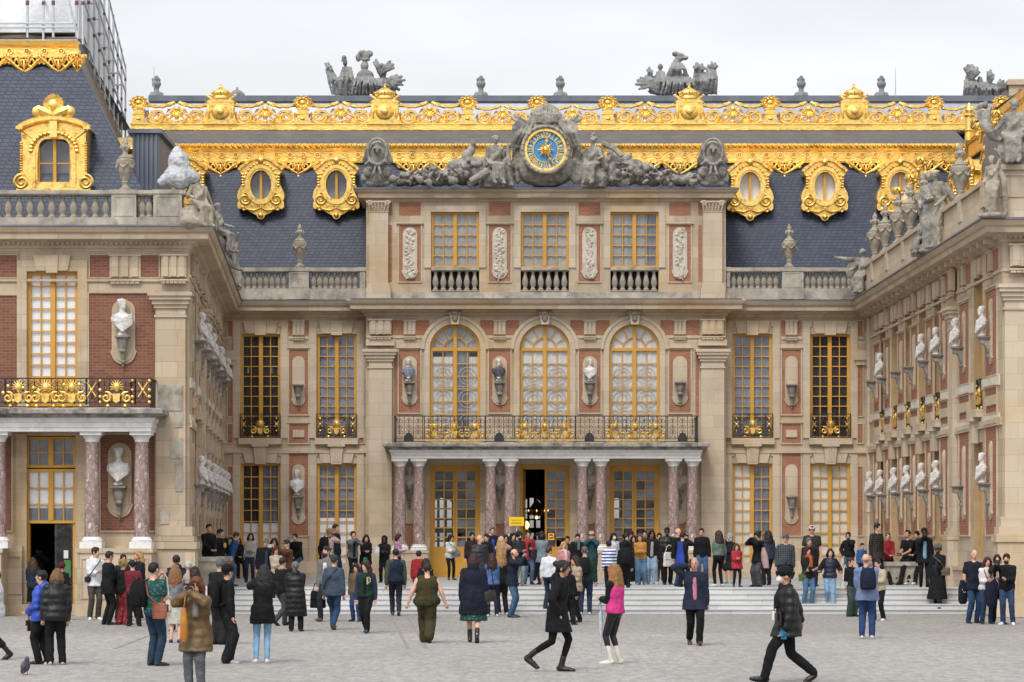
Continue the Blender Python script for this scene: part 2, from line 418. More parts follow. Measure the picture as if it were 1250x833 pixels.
# ------------------------------------------------------------------ mesh helpers
def X(px, d): return (px - 625.0) * d / F
def Z(py, d): return EYE + (HZ - py) * d / F
class MB:
 """Collects shapes and links them as ONE mesh object."""
 def __init__(s, T=None):
  s.v, s.f, s.mi, s.T = [], [], [], T
 def add(s, vs, fs, m=0):
  o = len(s.v)
  if s.T is not None:
   vs = [s.T @ Vector(p) for p in vs]
  s.v.extend(tuple(p) for p in vs)
  s.f.extend(tuple(i + o for i in f) for f in fs)
  s.mi.extend([m] * len(fs))
  return s
 def box(s, x0, x1, y0, y1, z0, z1, m=0):
  if x0 > x1: x0, x1 = x1, x0
  if y0 > y1: y0, y1 = y1, y0
  if z0 > z1: z0, z1 = z1, z0
  v = [(x0, y0, z0), (x1, y0, z0), (x1, y1, z0), (x0, y1, z0), (x0, y0, z1), (x1, y0, z1), (x1, y1, z1), (x0, y1, z1)]
  return s.add(v, [(0, 3, 2, 1), (4, 5, 6, 7), (0, 1, 5, 4), (1, 2, 6, 5), (2, 3, 7, 6), (3, 0, 4, 7)], m)
 def prism(s, poly, y0, y1, m=0):
  """poly: (x, z) list, extruded from y0 (front) to y1."""
  n = len(poly)
  v = [(x, y0, z) for x, z in poly] + [(x, y1, z) for x, z in poly]
  f = [tuple(range(n)), tuple(range(2 * n - 1, n - 1, -1))]
  f += [(i, n + i, n + (i + 1) % n, (i + 1) % n) for i in range(n)]
  return s.add(v, f, m)
 def ring(s, outer, inner, y0, y1, m=0, closed=True):
  n = len(outer)
  v = [(x, y0, z) for x, z in outer] + [(x, y0, z) for x, z in inner] + [(x, y1, z) for x, z in outer] + [(x, y1, z) for x, z in inner]
  f = []
  for i in range(n if closed else n - 1):
   j = (i + 1) % n
   f += [(i, j, n + j, n + i), (2 * n + i, 3 * n + i, 3 * n + j, 2 * n + j), (i, 2 * n + i, 2 * n + j, j), (n + i, n + j, 3 * n + j, 3 * n + i)]
  if not closed:
   f += [(0, n, 3 * n, 2 * n), (n - 1, 3 * n - 1, 4 * n - 1, 2 * n - 1)]
  return s.add(v, f, m)
 def lathe(s, prof, c=(0, 0, 0), n=12, m=0, sx=1.0, sy=1.0):
  k = len(prof)
  v = []
  for r, z in prof:
   for i in range(n):
    a = 2 * PI * i / n
    v.append((c[0] + r * sx * math.cos(a), c[1] + r * sy * math.sin(a), c[2] + z))
  f = [(j * n + i, j * n + (i + 1) % n, (j + 1) * n + (i + 1) % n, (j + 1) * n + i) for j in range(k - 1) for i in range(n)]
  f += [tuple(range(n - 1, -1, -1)), tuple((k - 1) * n + i for i in range(n))]
  return s.add(v, f, m)
 def tube(s, pts, r, n=6, m=0, flat=1.0):
  pts = [Vector(p) for p in pts]
  k = len(pts)
  rs = r if isinstance(r, (list, tuple)) else [r] * k
  v = []
  ref = None
  for i, p in enumerate(pts):
   d = (pts[min(i + 1, k - 1)] - pts[max(i - 1, 0)])
   if d.length < 1e-9: d = Vector((0, 0, 1))
   d.normalize()
   if ref is None:
    ref = Vector((0, 1, 0)) if abs(d.y) < 0.8 else Vector((1, 0, 0))
   a = (ref - d * ref.dot(d))
   if a.length < 1e-6: a = d.orthogonal()
   a.normalize()
   b = d.cross(a)
   ref = a
   for j in range(n):
    t = 2 * PI * (j + 0.5) / n
    v.append(p + (a * math.cos(t) * flat + b * math.sin(t)) * rs[i])
  f = [(i * n + j, i * n + (j + 1) % n, (i + 1) * n + (j + 1) % n, (i + 1) * n + j) for i in range(k - 1) for j in range(n)]
  f += [tuple(range(n - 1, -1, -1)), tuple((k - 1) * n + j for j in range(n))]
  return s.add(v, f, m)
 def ell(s, c, r, n=10, k=7, m=0, R=None):
  c = Vector(c)
  if not isinstance(r, (list, tuple)): r = (r, r, r)
  v = [(0, 0, -r[2])]
  for j in range(1, k):
   ph = -PI / 2 + PI * j / k
   for i in range(n):
    a = 2 * PI * i / n
    v.append((r[0] * math.cos(ph) * math.cos(a), r[1] * math.cos(ph) * math.sin(a), r[2] * math.sin(ph)))
  v.append((0, 0, r[2]))
  v = [c + ((R @ Vector(p)) if R is not None else Vector(p)) for p in v]
  f = [(0, 1 + (i + 1) % n, 1 + i) for i in range(n)]
  for j in range(k - 2):
   f += [(1 + j * n + i, 1 + j * n + (i + 1) % n, 1 + (j + 1) * n + (i + 1) % n, 1 + (j + 1) * n + i) for i in range(n)]
  t = len(v) - 1
  f += [(t, 1 + (k - 2) * n + i, 1 + (k - 2) * n + (i + 1) % n) for i in range(n)]
  return s.add(v, f, m)
 def loft(s, rings, n=14, m=0, R=None):
  """rings: (centre, rx, ry) ellipses stacked in order, capped."""
  v = []
  for c, rx, ry in rings:
   for i in range(n):
    a = 2 * PI * i / n
    p = Vector((rx * math.cos(a), ry * math.sin(a), 0))
    if R is not None: p = R @ p
    v.append(Vector(c) + p)
  k = len(rings)
  f = [(j * n + i, j * n + (i + 1) % n, (j + 1) * n + (i + 1) % n, (j + 1) * n + i) for j in range(k - 1) for i in range(n)]
  f += [tuple(range(n - 1, -1, -1)), tuple((k - 1) * n + i for i in range(n))]
  return s.add(v, f, m)
 def sweep(s, path, prof, m=0):
  """moulding profile (projection, z) swept along a plan path; outward is to the right of travel."""
  pts = [Vector(p) for p in path]
  k, q = len(pts), len(prof)
  v = []
  for i, p in enumerate(pts):
   n1 = n2 = None
   if i > 0:
    d = (p - pts[i - 1]).normalized(); n1 = Vector((d.y, -d.x))
   if i < k - 1:
    d = (pts[i + 1] - p).normalized(); n2 = Vector((d.y, -d.x))
   n1 = n1 or n2; n2 = n2 or n1
   nn = (n1 + n2) / (1 + n1.dot(n2))
   for pr, z in prof:
    v.append((p.x + nn.x * pr, p.y + nn.y * pr, z))
  f = [(i * q + j, (i + 1) * q + j, (i + 1) * q + j + 1, i * q + j + 1) for i in range(k - 1) for j in range(q - 1)]
  f += [tuple(range(q)), tuple((k - 1) * q + j for j in range(q - 1, -1, -1))]
  return s.add(v, f, m)
 def spiral(s, c, r0, r1, a0, turns, y, tr, n=5, m=0, flip=1):
  k = int(16 * abs(turns)) + 2
  pts = []
  for i in range(k):
   t = i / (k - 1)
   a = a0 + 2 * PI * turns * t
   r = r0 + (r1 - r0) * t
   pts.append((c[0] + flip * r * math.cos(a), y, c[1] + r * math.sin(a)))
  return s.tube(pts, [tr * (1 - 0.35 * i / k) for i in range(k)], n, m)
 def piece(s):
  s.cuts = getattr(s, 'cuts', [])
  s.cuts.append((len(s.v), len(s.f)))
  return s
 def build_pieces(s, name, mats, parent, smooth=None, every=None):
  """one part object per piece: cut where piece() was called, or every so many vertices / faces."""
  if every:
   cuts = [(i * every[0], i * every[1]) for i in range(len(s.v) // every[0])]
  else:
   cuts = getattr(s, 'cuts', [(0, 0)])
  cuts = cuts + [(len(s.v), len(s.f))]
  out = []
  for (v0, f0), (v1, f1) in zip(cuts[:-1], cuts[1:]):
   if v1 == v0: continue
   q = MB(); q.v = s.v[v0:v1]; q.f = [tuple(i - v0 for i in f) for f in s.f[f0:f1]]; q.mi = s.mi[f0:f1]
   out.append(q.build(name, mats, parent, smooth))
  return out
 def join(s, o):
  k = len(s.v); c0 = len(s.f)
  if hasattr(o, 'cuts'): s.cuts = getattr(s, 'cuts', []) + [(a + k, b + c0) for a, b in o.cuts]
  s.v += o.v; s.f += [tuple(i + k for i in f) for f in o.f]; s.mi += o.mi
  return s
 def mesh(s, name, mats):
  me = bpy.data.meshes.new(name)
  me.from_pydata(s.v, [], s.f)
  for mm in mats:
   me.materials.append(mm)
  if len(mats) > 1:
   me.polygons.foreach_set('material_index', s.mi)
  return me
 def build(s, name, mats, parent=None, smooth=None):
  if not isinstance(mats, (list, tuple)): mats = [mats]
  me = s.mesh(name, mats)
  me.validate()
  if smooth:
   me.shade_smooth()
   me.set_sharp_from_angle(angle=rad(smooth))
  o = bpy.data.objects.new(name, me)
  COL.objects.link(o)
  if parent is not None: adopt(o, parent)
  return o
WORLD_OF = {}
def wloc(o):
 return WORLD_OF.get(o.name, Vector((0, 0, 0)))
def adopt(o, parent):
 """parent keeps its own place; the child's mesh is in world coordinates."""
 o.parent = parent
 o.location = -wloc(parent)
def thing(name, label, cat, loc=(0, 0, 0), group=None, kind=None, rz=0.0):
 o = bpy.data.objects.new(name, None)
 o.empty_display_size = 0.3
 COL.objects.link(o)
 o.location = loc
 o.rotation_euler = (0, 0, rz)
 tag(o, label, cat, group, kind)
 WORLD_OF[o.name] = Vector(loc)
 return o
def tag(o, label=None, cat=None, group=None, kind=None):
 for k, v in (('label', label), ('category', cat), ('group', group), ('kind', kind)):
  if v: o[k] = v
 return o
def rebase(o, loc):
 """move a mesh object's origin to loc without moving the mesh (top-level single-mesh things)."""
 loc = Vector(loc)
 o.data.transform(Matrix.Translation(-loc))
 o.location = loc
 return o
def dup(o, parent=None, loc=None, rot=None, mat_world=None):
 c = o.copy()
 COL.objects.link(c)
 if parent is not None: c.parent = parent
 if loc is not None: c.location = loc
 if rot is not None: c.rotation_euler = rot
 return c
def local_part(name, mb, mats, parent, loc, rot=(0, 0, 0), smooth=None, parent_world=None):
 """a part whose mesh is modelled round its own origin and then placed at world loc."""
 o = mb.build(name, mats, None, smooth)
 o.parent = parent
 pw = parent_world if parent_world is not None else wloc(parent)
 o.location = Vector(loc) - pw
 o.rotation_euler = rot
 return o
def wall_frame(p0, p1):
 x = Vector((p1[0] - p0[0], p1[1] - p0[1], 0)).normalized()
 y = Vector((-x.y, x.x, 0))
 T = Matrix.Identity(4)
 T.col[0][:3] = x; T.col[1][:3] = y; T.col[3][:3] = (p0[0], p0[1], 0)
 return T
def frame_rot(T):
 return math.atan2(T[1][0], T[0][0])
def wall_sheet(mb, x0, x1, z0, z1, holes, y=0.0, depth=0.35, m=0, mr=None):
 """front sheet with rectangular holes and their reveals, in the wall's own frame."""
 mr = m if mr is None else mr
 xs = sorted({x0, x1, *[h[0] for h in holes], *[h[1] for h in holes]})
 zs = sorted({z0, z1, *[h[2] for h in holes], *[h[3] for h in holes]})
 xs = [x for x in xs if x0 - 1e-6 <= x <= x1 + 1e-6]
 zs = [z for z in zs if z0 - 1e-6 <= z <= z1 + 1e-6]
 for j in range(len(zs) - 1):
  zc = (zs[j] + zs[j + 1]) / 2
  run = None
  for i in range(len(xs)):
   solid = False
   if i < len(xs) - 1:
    xc = (xs[i] + xs[i + 1]) / 2
    solid = not any(h[0] < xc < h[1] and h[2] < zc < h[3] for h in holes)
   if solid and run is None: run = xs[i]
   if not solid and run is not None:
    mb.add([(run, y, zs[j]), (xs[i], y, zs[j]), (xs[i], y, zs[j + 1]), (run, y, zs[j + 1])], [(0, 1, 2, 3)], m)
    run = None
 for a, b, c, d in holes:
  v = [(a, y, c), (b, y, c), (b, y, d), (a, y, d), (a, y + depth, c), (b, y + depth, c), (b, y + depth, d), (a, y + depth, d)]
  mb.add(v, [(0, 4, 5, 1), (1, 5, 6, 2), (2, 6, 7, 3), (3, 7, 4, 0)], mr)
# ---- voxel-remeshed shapes are queued and evaluated together
QUEUE = []
def queue(name, mb, mats, vox, parent=None, loc=(0, 0, 0), rot=(0, 0, 0), scale=1.0, smooth_it=2, post=None, holder=None):
 if not isinstance(mats, (list, tuple)): mats = [mats]
 me = mb.mesh(name, mats)
 o = bpy.data.objects.new(name, me)
 COL.objects.link(o)
 if parent is not None: o.parent = parent
 o.location = loc; o.rotation_euler = rot; o.scale = (scale,) * 3
 r = o.modifiers.new('remesh', 'REMESH')
 r.mode = 'VOXEL'; r.voxel_size = vox; r.use_smooth_shade = True
 if smooth_it:
  sm = o.modifiers.new('smooth', 'SMOOTH'); sm.factor = 0.5; sm.iterations = smooth_it
 QUEUE.append((o, post, mats))
 return o
LATER = []
def flush():
 dg = bpy.context.evaluated_depsgraph_get()
 dg.update()
 res = []
 for o, post, mats in QUEUE:
  me = bpy.data.meshes.new_from_object(o.evaluated_get(dg))
  res.append((o, me, post, mats))
 for o, me, post, mats in res:
  o.modifiers.clear()
  old = o.data
  nm = old.name
  o.data = me
  bpy.data.meshes.remove(old)
  me.name = nm
  if len(me.materials) == 0:
   for mm in mats: me.materials.append(mm)
  if post: post(o, me)
  me.shade_smooth()
 QUEUE.clear()
 for fn in LATER: fn()
 LATER.clear()
def roughen(amp, scale, seed=0.0):
 def fn(o, me):
  n = len(me.vertices)
  co = np.empty(n * 3, 'f'); me.vertices.foreach_get('co', co)
  no = np.empty(n * 3, 'f'); me.vertices.foreach_get('normal', no)
  co = co.reshape(-1, 3); no = no.reshape(-1, 3)
  h = np.array([mnoise.fractal(Vector((p[0] * scale + seed, p[1] * scale, p[2] * scale)), 0.8, 2.0, 3) for p in co], 'f')
  co += no * (h * amp)[:, None]
  me.vertices.foreach_set('co', co.ravel()); me.update()
 return fn
# ------------------------------------------------------------------ reusable architecture (wall-local frame: x along, -y outward, z up)
YF, YA = 95.0, 94.4          # back facade, its projecting centre
PLAT = 0.68                   # upper court level
YL, YR = 72.3, 70.7           # front walls of the two wings
S_ = 1 / 35.0                 # metres per photo pixel on the back facade
ZW1T, ZW1B = Z(408, YF), Z(535, YF)       # first-floor window
ZW0T, ZW0B = Z(566, YF), Z(694, YF)       # ground-floor window
Z_BAND = Z(414, YF)
Z_COR0, Z_COR1 = 9.80, 10.25
CORNICE = [(0, 9.72), (0.05, 9.74), (0.07, 9.84), (0.16, 9.86), (0.2, 9.92), (0.52, 9.94), (0.54, 10.08), (0.6, 10.12), (0.66, 10.22), (0.66, 10.25), (0.0, 10.32)]
def shift(prof, dz=0.0, k=1.0, off=0.0):
 return [(p * k + off, z + dz) for p, z in prof]
PROTO = {}
def arc(cx, cz, rx, rz, a0, a1, n):
 return [(cx + rx * math.cos(a0 + (a1 - a0) * i / (n - 1)), cz + rz * math.sin(a0 + (a1 - a0) * i / (n - 1))) for i in range(n)]
def window(parent, T, x0, x1, z0, z1, cols=4, rows=9, y=0.2, style='dark', arch=False, solid=0.0, rowstyle=None, leaf_gap=True, room=True, see=False):
 """ochre casement: frame mesh with the pane, curtain and dark room as its children."""
 f = MB(T)
 fw, mw = 0.075, 0.016
 xc = (x0 + x1) / 2
 R = (x1 - x0) / 2
 zt = z1 - R if arch else z1
 yb = y + 0.09
 f.box(x0, x0 + fw, y, yb, z0, zt); f.box(x1 - fw, x1, y, yb, z0, zt)
 f.box(x0 + fw, x1 - fw, y, yb, z0, z0 + fw)
 if not arch:
  f.box(x0 + fw, x1 - fw, y, yb, z1 - fw, z1)
 f.box(xc - 0.058, xc + 0.058, y - 0.02, yb - 0.004, z0 + fw, (zt if not arch else z1 - 0.05) - (fw if not arch else 0))
 zb = z0 + fw
 if solid:
  zb = z0 + solid
  for a, b in ((x0 + fw, xc - 0.058), (xc + 0.058, x1 - fw)):
   f.box(a, b, y + 0.02, yb - 0.01, z0 + fw, zb)
   f.box(a + 0.09, b - 0.09, y + 0.008, y + 0.02, z0 + fw + 0.1, zb - 0.1)
 ztop = zt - (fw if not arch else 0.0)
 if arch:
  f.box(x0 + fw, x1 - fw, y - 0.01, yb - 0.002, zt - 0.055, zt + 0.055)
  ztop = zt - 0.055
  n = 25
  f.ring(arc(xc, zt, R, R, 0, PI, n), arc(xc, zt, R - fw, R - fw, 0, PI, n), y, yb, 0, closed=False)
  f.ring(arc(xc, zt, R * 0.5, R * 0.5, 0, PI, n), arc(xc, zt, R * 0.5 - 0.03, R * 0.5 - 0.03, 0, PI, n), y + 0.02, yb - 0.01, 0, closed=False)
  for a in (30, 60, 120, 150):
   c_, s_ = math.cos(rad(a)), math.sin(rad(a))
   f.tube([(xc + R * 0.48 * c_, y + 0.045, zt + R * 0.48 * s_), (xc + (R - 0.04) * c_, y + 0.045, zt + (R - 0.04) * s_)], 0.02, 4)
 half = [(x0 + fw, xc - 0.058), (xc + 0.058, x1 - fw)]
 k = cols // 2
 for a, b in half:
  for i in range(1, k):
   xm = a + (b - a) * i / k
   f.box(xm - mw, xm + mw, y + 0.03, yb - 0.02, zb, ztop)
  for j in range(1, rows):
   zm = zb + (ztop - zb) * j / rows
   f.box(a + .014, b - .014, y + 0.032, yb - 0.022, zm - mw, zm + mw)
  f.box(a, a + 0.014, y + 0.01, yb - 0.012, zb, ztop); f.box(b - 0.014, b, y + 0.01, yb - 0.012, zb, ztop)
 w = f.build('window', M['ochre'], parent)
 WORLD_OF[w.name] = wloc(parent)
 def kid(name, mb, m):
  o = mb.build(name, m); o.parent = w; o.location = -wloc(parent) - Vector(w.location); return o
 p = MB(T)
 yp = y + 0.06
 p.add([(x0, yp, zb - 0.02), (x1, yp, zb - 0.02), (x1, yp, zt), (x0, yp, zt)], [(0, 1, 2, 3)])
 if arch:
  pts = arc(xc, zt, R - 0.03, R - 0.03, 0, PI, 21)
  p.add([(a, yp, b) for a, b in pts], [tuple(range(len(pts)))])
 kid('pane', p, M['glass'])
 cm = {'blind': 'blind', 'grey': 'grey_blind', 'cream': 'cream_blind', 'lace': 'lace', 'blue': 'sky_tint_blind', 'dark': 'dark_curtain'}
 yc = y + 0.1
 segs = rowstyle or [(style, 0, 1, 0, 1)]
 groups = {}
 for st, u0, u1, w0, w1 in segs:
  groups.setdefault(st, []).append((u0, u1, w0, w1))
 for gi, (st, rects) in enumerate(groups.items()):
  if st == 'none': continue
  c = MB(T)
  for u0, u1, w0, w1 in rects:
   a, b = x0 + (x1 - x0) * u0, x0 + (x1 - x0) * u1
   q = (z1 if arch else zt)
   e, g = zb + (q - zb) * w0, zb + (q - zb) * w1
   nn = 17
   vs = []
   for i in range(nn):
    xx = a + (b - a) * i / (nn - 1)
    yy = yc + 0.012 * gi + (0.022 * math.sin(i * 2.3) if st in ('grey', 'blue', 'dark', 'lace') else 0.004 * math.sin(i * 1.3))
    vs += [(xx, yy, e), (xx, yy, g)]
   c.add(vs, [(2 * i, 2 * i + 2, 2 * i + 3, 2 * i + 1) for i in range(nn - 1)])
  kid('curtain', c, M[cm[st]])
  if st == 'lace':
   l = MB(T)
   for a, b in half:
    xm = (a + b) / 2
    for q, (cz, rz_) in enumerate(((0.18, 0.32), (0.46, 0.3), (0.72, 0.3))):
     zc = zb + (ztop - zb) * cz
     for kx in (1.0, 0.6):
      pts = [(xm + 0.3 * kx * math.cos(t), yc - 0.05, zc + rz_ * kx * math.sin(t)) for t in [2 * PI * i / 18 for i in range(19)]]
      l.tube(pts, 0.014, 4)
    for zz in (0.33, 0.6, 0.86):
     zc = zb + (ztop - zb) * zz
     l.tube([(a, yc - 0.05, zc), (b, yc - 0.05, zc)], 0.016, 4)
   kid('curtain_pattern', l, M['lace_line'])
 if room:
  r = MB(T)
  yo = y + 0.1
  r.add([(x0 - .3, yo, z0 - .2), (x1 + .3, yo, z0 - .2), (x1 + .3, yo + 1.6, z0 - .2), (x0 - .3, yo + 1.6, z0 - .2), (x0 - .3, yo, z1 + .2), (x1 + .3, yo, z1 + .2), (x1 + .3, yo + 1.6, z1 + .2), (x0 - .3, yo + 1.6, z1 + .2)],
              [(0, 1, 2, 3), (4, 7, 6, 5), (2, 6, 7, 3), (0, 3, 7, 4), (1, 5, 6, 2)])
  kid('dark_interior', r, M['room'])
 return w
def emblem(mb, x, z, y, k=1.0, m=0, scroll=True):
 """gilded mask over a shield with side scrolls."""
 mb.piece()
 mb.ell((x, y, z + 0.42 * k), (0.1 * k, 0.06 * k, 0.115 * k), 10, 6, m)
 for i in range(10):
  a = rad(-20 + 220 * i / 9)
  mb.tube([(x + 0.1 * k * math.cos(a), y + .01, z + .42 * k + .11 * k * math.sin(a)), (x + 0.18 * k * math.cos(a), y + 0.01, z + 0.42 * k + 0.19 * k * math.sin(a))], [.02 * k, .008 * k], 4, m)
 mb.prism([(x - .1 * k, z + .25 * k), (x + .1 * k, z + .25 * k), (x + .085 * k, z + .06 * k), (x, z), (x - .085 * k, z + .06 * k)], y - .05, y + .01, m)
 if scroll:
  for sgn in (-1, 1):
   mb.spiral((x + sgn * .27 * k, z + .14 * k), .12 * k, .03 * k, rad(120), 1.3, y - 0.01, .032 * k, 5, m, sgn)
   mb.tube([(x + sgn * .1 * k, y, z + .2 * k), (x + sgn * .2 * k, y - .02, z + .28 * k), (x + sgn * .3 * k, y, z + .3 * k)], [.02 * k, .03 * k, .014 * k], 5, m)
def balconet(parent, T, x0, x1, z0, z1, y=-0.1):
 mb = MB(T)
 r = 0.017
 for zz in (z0 + .01, z0 + 0.11, z1 - 0.02): mb.box(x0, x1, y - .014, y + .014, zz - .014, zz + .014)
 w = x1 - x0
 for u in (0, .18, .82, 1): mb.box(x0 + w * u - .014, x0 + w * u + .014, y - .017, y + .011, z0, z1)
 h = z1 - z0
 for u in (.09, .91):
  xm = x0 + w * u
  mb.tube([(xm - .09, y, z0 + .15), (xm + .09, y, z1 - .12)], r, 4); mb.tube([(xm + .09, y, z0 + .15), (xm - .09, y, z1 - .12)], r, 4)
  for q in (.25, .75): mb.spiral((xm, z0 + h * q), .07, .02, 0, 1.0, y, r, 4)
 for sgn in (-1, 1):
  for (du, dz, rr, a0) in ((.13, .72, .12, 0), (.25, .75, .1, 90), (.22, .28, .12, 200), (.1, .9, .06, 30), (.28, .5, .07, 0)):
   mb.spiral((x0 + w * .5 + sgn * w * du, z0 + h * dz), rr, .025, rad(a0), 1.4, y, r, 4, 0, sgn)
 for i in range(12):
  xm = x0 + w * (i + .5) / 12
  mb.spiral((xm, z0 + .06), .035, .015, 0, 1, y, .012, 4)
 rail = mb.build('window_railing', M['iron'], parent)
 g = MB(T)
 emblem(g, (x0 + x1) / 2, z0 + .13, y - .05, h * 1.02)
 for u in (.09, .91):
  xm = x0 + w * u
  g.ell((xm, y - .02, z0 + h * .55), .045, 6, 5)
  g.tube([(xm - .07, y - .02, z0 + h * .45), (xm + .07, y - .02, z0 + h * .68)], .013, 4); g.tube([(xm + .07, y - .02, z0 + h * .45), (xm - .07, y - .02, z0 + h * .68)], .013, 4)
  for q in (.3, .8): g.ell((xm, y - .02, z0 + h * q), .028, 6, 4)
 for u in (.3, .7): g.ell((x0 + w * u, y - .03, z0 + .05), .045, 6, 5)
 o = g.build('gilded_emblem', M['gold']); o.parent = rail; o.location = (0, 0, 0)
 return rail
def niche_plate(mb, xc, z0, z1, w, m=0, y=0.0):
 """tall round-ended stone plate with eared shoulders."""
 r = w / 2
 pts = arc(xc, z1 - r, r, r, 0, PI, 13) + [(xc - r, z0 + r + .08), (xc - r - .04, z0 + r + .02)] + arc(xc, z0 + r * .9, r, r * .9, PI, 2 * PI, 13)[1:-1] + [(xc + r + .04, z0 + r + .02), (xc + r, z0 + r + .08)]
 mb.prism(pts, y - .055, y + .05, m)
 k = .8
 pts2 = [(xc + (a - xc) * k, (z0 + z1) / 2 + (b - (z0 + z1) / 2) * .93) for a, b in pts]
 mb.prism(pts2, y - .075, y - .03, m)
def console_mb(mb, xc, zt, y, k=1.0, m=0):
 """scrolled bracket carrying a bust; zt is its top."""
 mb.piece()
 mb.box(xc - .24 * k, xc + .24 * k, y - .46 * k, y, zt - .05 * k, zt, m)
 mb.box(xc - .2 * k, xc + .2 * k, y - .4 * k, y, zt - .1 * k, zt - .05 * k, m)
 mb.lathe([(.19 * k, 0), (.2 * k, -.08 * k), (.15 * k, -.25 * k), (.11 * k, -.36 * k)], (xc, y - .18 * k, zt - .1 * k), 10, m)
 mb.ell((xc, y - .2 * k, zt - .5 * k), (.13 * k, .13 * k, .09 * k), 8, 6, m)
 mb.lathe([(.1 * k, 0), (.085 * k, -.15 * k), (.04 * k, -.28 * k)], (xc, y - .1 * k, zt - .55 * k), 8, m)
 mb.ell((xc, y - .08 * k, zt - .86 * k), (.07 * k, .07 * k, .08 * k), 8, 6, m)
 mb.ell((xc, y - .05 * k, zt - .98 * k), (.035 * k, .04 * k, .07 * k), 6, 5, m)
def console_side(mb, xc, zt, y, k=1.0, m=0):
 """deeper S-scroll bracket used on the long side walls."""
 mb.piece()
 mb.box(xc - .26 * k, xc + .26 * k, y - .62 * k, y, zt - .06 * k, zt, m)
 mb.box(xc - .21 * k, xc + .21 * k, y - .54 * k, y, zt - .13 * k, zt - .06 * k, m)
 pr = [(-.5, -.13), (-.5, -.27), (-.42, -.36), (-.3, -.38), (-.24, -.5), (-.2, -.68), (-.12, -.8), (-.1, -1.0), (-.03, -1.12), (0, -1.12), (0, -.13)]
 n = len(pr)
 v = [(xc - .14 * k, y + a * k, zt + b * k) for a, b in pr] + [(xc + .14 * k, y + a * k, zt + b * k) for a, b in pr]
 mb.add(v, [tuple(range(n)), tuple(range(2 * n - 1, n - 1, -1))] + [(i, (i + 1) % n, n + (i + 1) % n, n + i) for i in range(n)], m)
 for (a, b, r) in ((-.4, -.25, .12), (-.12, -.92, .07)):
  mb.add([(xc + sx * .17 * k, y + (a + r * math.cos(t)) * k, zt + (b + r * math.sin(t)) * k) for sx in (-1, 1) for t in [2 * PI * i / 10 for i in range(10)]],
               [tuple(range(9, -1, -1)), tuple(range(10, 20))] + [(i, (i + 1) % 10, 10 + (i + 1) % 10, 10 + i) for i in range(10)], m)
def frame_rect(mb, x0, x1, z0, z1, w, y0, y1, m=0):
 mb.box(x0 - w, x0, y0, y1, z0 - w, z1 + w, m); mb.box(x1, x1 + w, y0, y1, z0 - w, z1 + w, m)
 mb.box(x0, x1, y0, y1, z0 - w, z0, m); mb.box(x0, x1, y0, y1, z1, z1 + w, m)
def triglyph(mb, xc, z0, z1, w, y, m=0):
 mb.box(xc - w / 2, xc + w / 2, y - .05, y + .02, z0, z1, m)
 for u in (-.33, 0, .33):
  mb.box(xc + w * u - w * .11, xc + w * u + w * .11, y - .09, y - .05, z0 + .02, z1 - .05, m)
 mb.box(xc - w * .56, xc + w * .56, y - .11, y - .02, z1 - .05, z1, m)
 mb.box(xc - w * .56, xc + w * .56, y - .11, y, z0 - .1, z0 - .06, m)
 for i in range(6):
  mb.box(xc - w * .5 + w * i / 6 + .008, xc - w * .5 + w * (i + 1) / 6 - .008, y - .09, y, z0 - .17, z0 - .1, m)
def voussoir(mb, xc, z0, z1, y, m=0, n=3, k=1.0):
 ws = [(-.52, -.2, -.62, -.23), (-.19, .19, -.22, .22), (.2, .52, .23, .62)]
 for i, (a, b, c, d) in enumerate(ws):
  yy = y - (.1 if i == 1 else .07)
  mb.prism([(xc + a * k, z0 - (.06 if i == 1 else .0)), (xc + b * k, z0 - (.06 if i == 1 else 0)), (xc + d * k, z1), (xc + c * k, z1)], yy, y + .02, m)
def pilaster(mb, xc, w, z0, z1, y, proj=.22, m=0, cap=True, base=True):
 mb.box(xc - w / 2, xc + w / 2, y - proj, y + .05, z0, z1, m)
 if cap:
  for i, (e, a, b) in enumerate(((.05, -.42, -.32), (.1, -.32, -.2), (.16, -.2, -.1), (.2, -.1, 0))):
   mb.box(xc - w / 2 - e, xc + w / 2 + e, y - proj - e, y + .04 - i * .004, z1 + a, z1 + b, m)
  mb.box(xc - w / 2 - .04, xc + w / 2 + .04, y - proj - .04, y + .03, z1 - .66, z1 - .6, m)
 if base:
  for i, (e, a, b) in enumerate(((.17, 0, .14), (.12, .14, .24), (.06, .24, .34))):
   mb.box(xc - w / 2 - e, xc + w / 2 + e, y - proj - e, y + .04 - i * .004, z0 + a, z0 + b, m)
def baluster_proto():
 if 'baluster' not in PROTO:
  b = MB()
  b.lathe([(.085, 0), (.085, .05), (.055, .07), (.05, .11), (.075, .17), (.088, .25), (.075, .34), (.048, .46), (.04, .52), (.052, .54), (.05, .57), (.075, .59), (.075, .63)], (0, 0, 0), 8)
  me = b.mesh('baluster', [M['stone_vase']]); me.shade_smooth(); me.set_sharp_from_angle(angle=rad(50))
  PROTO['baluster'] = me
 return PROTO['baluster']
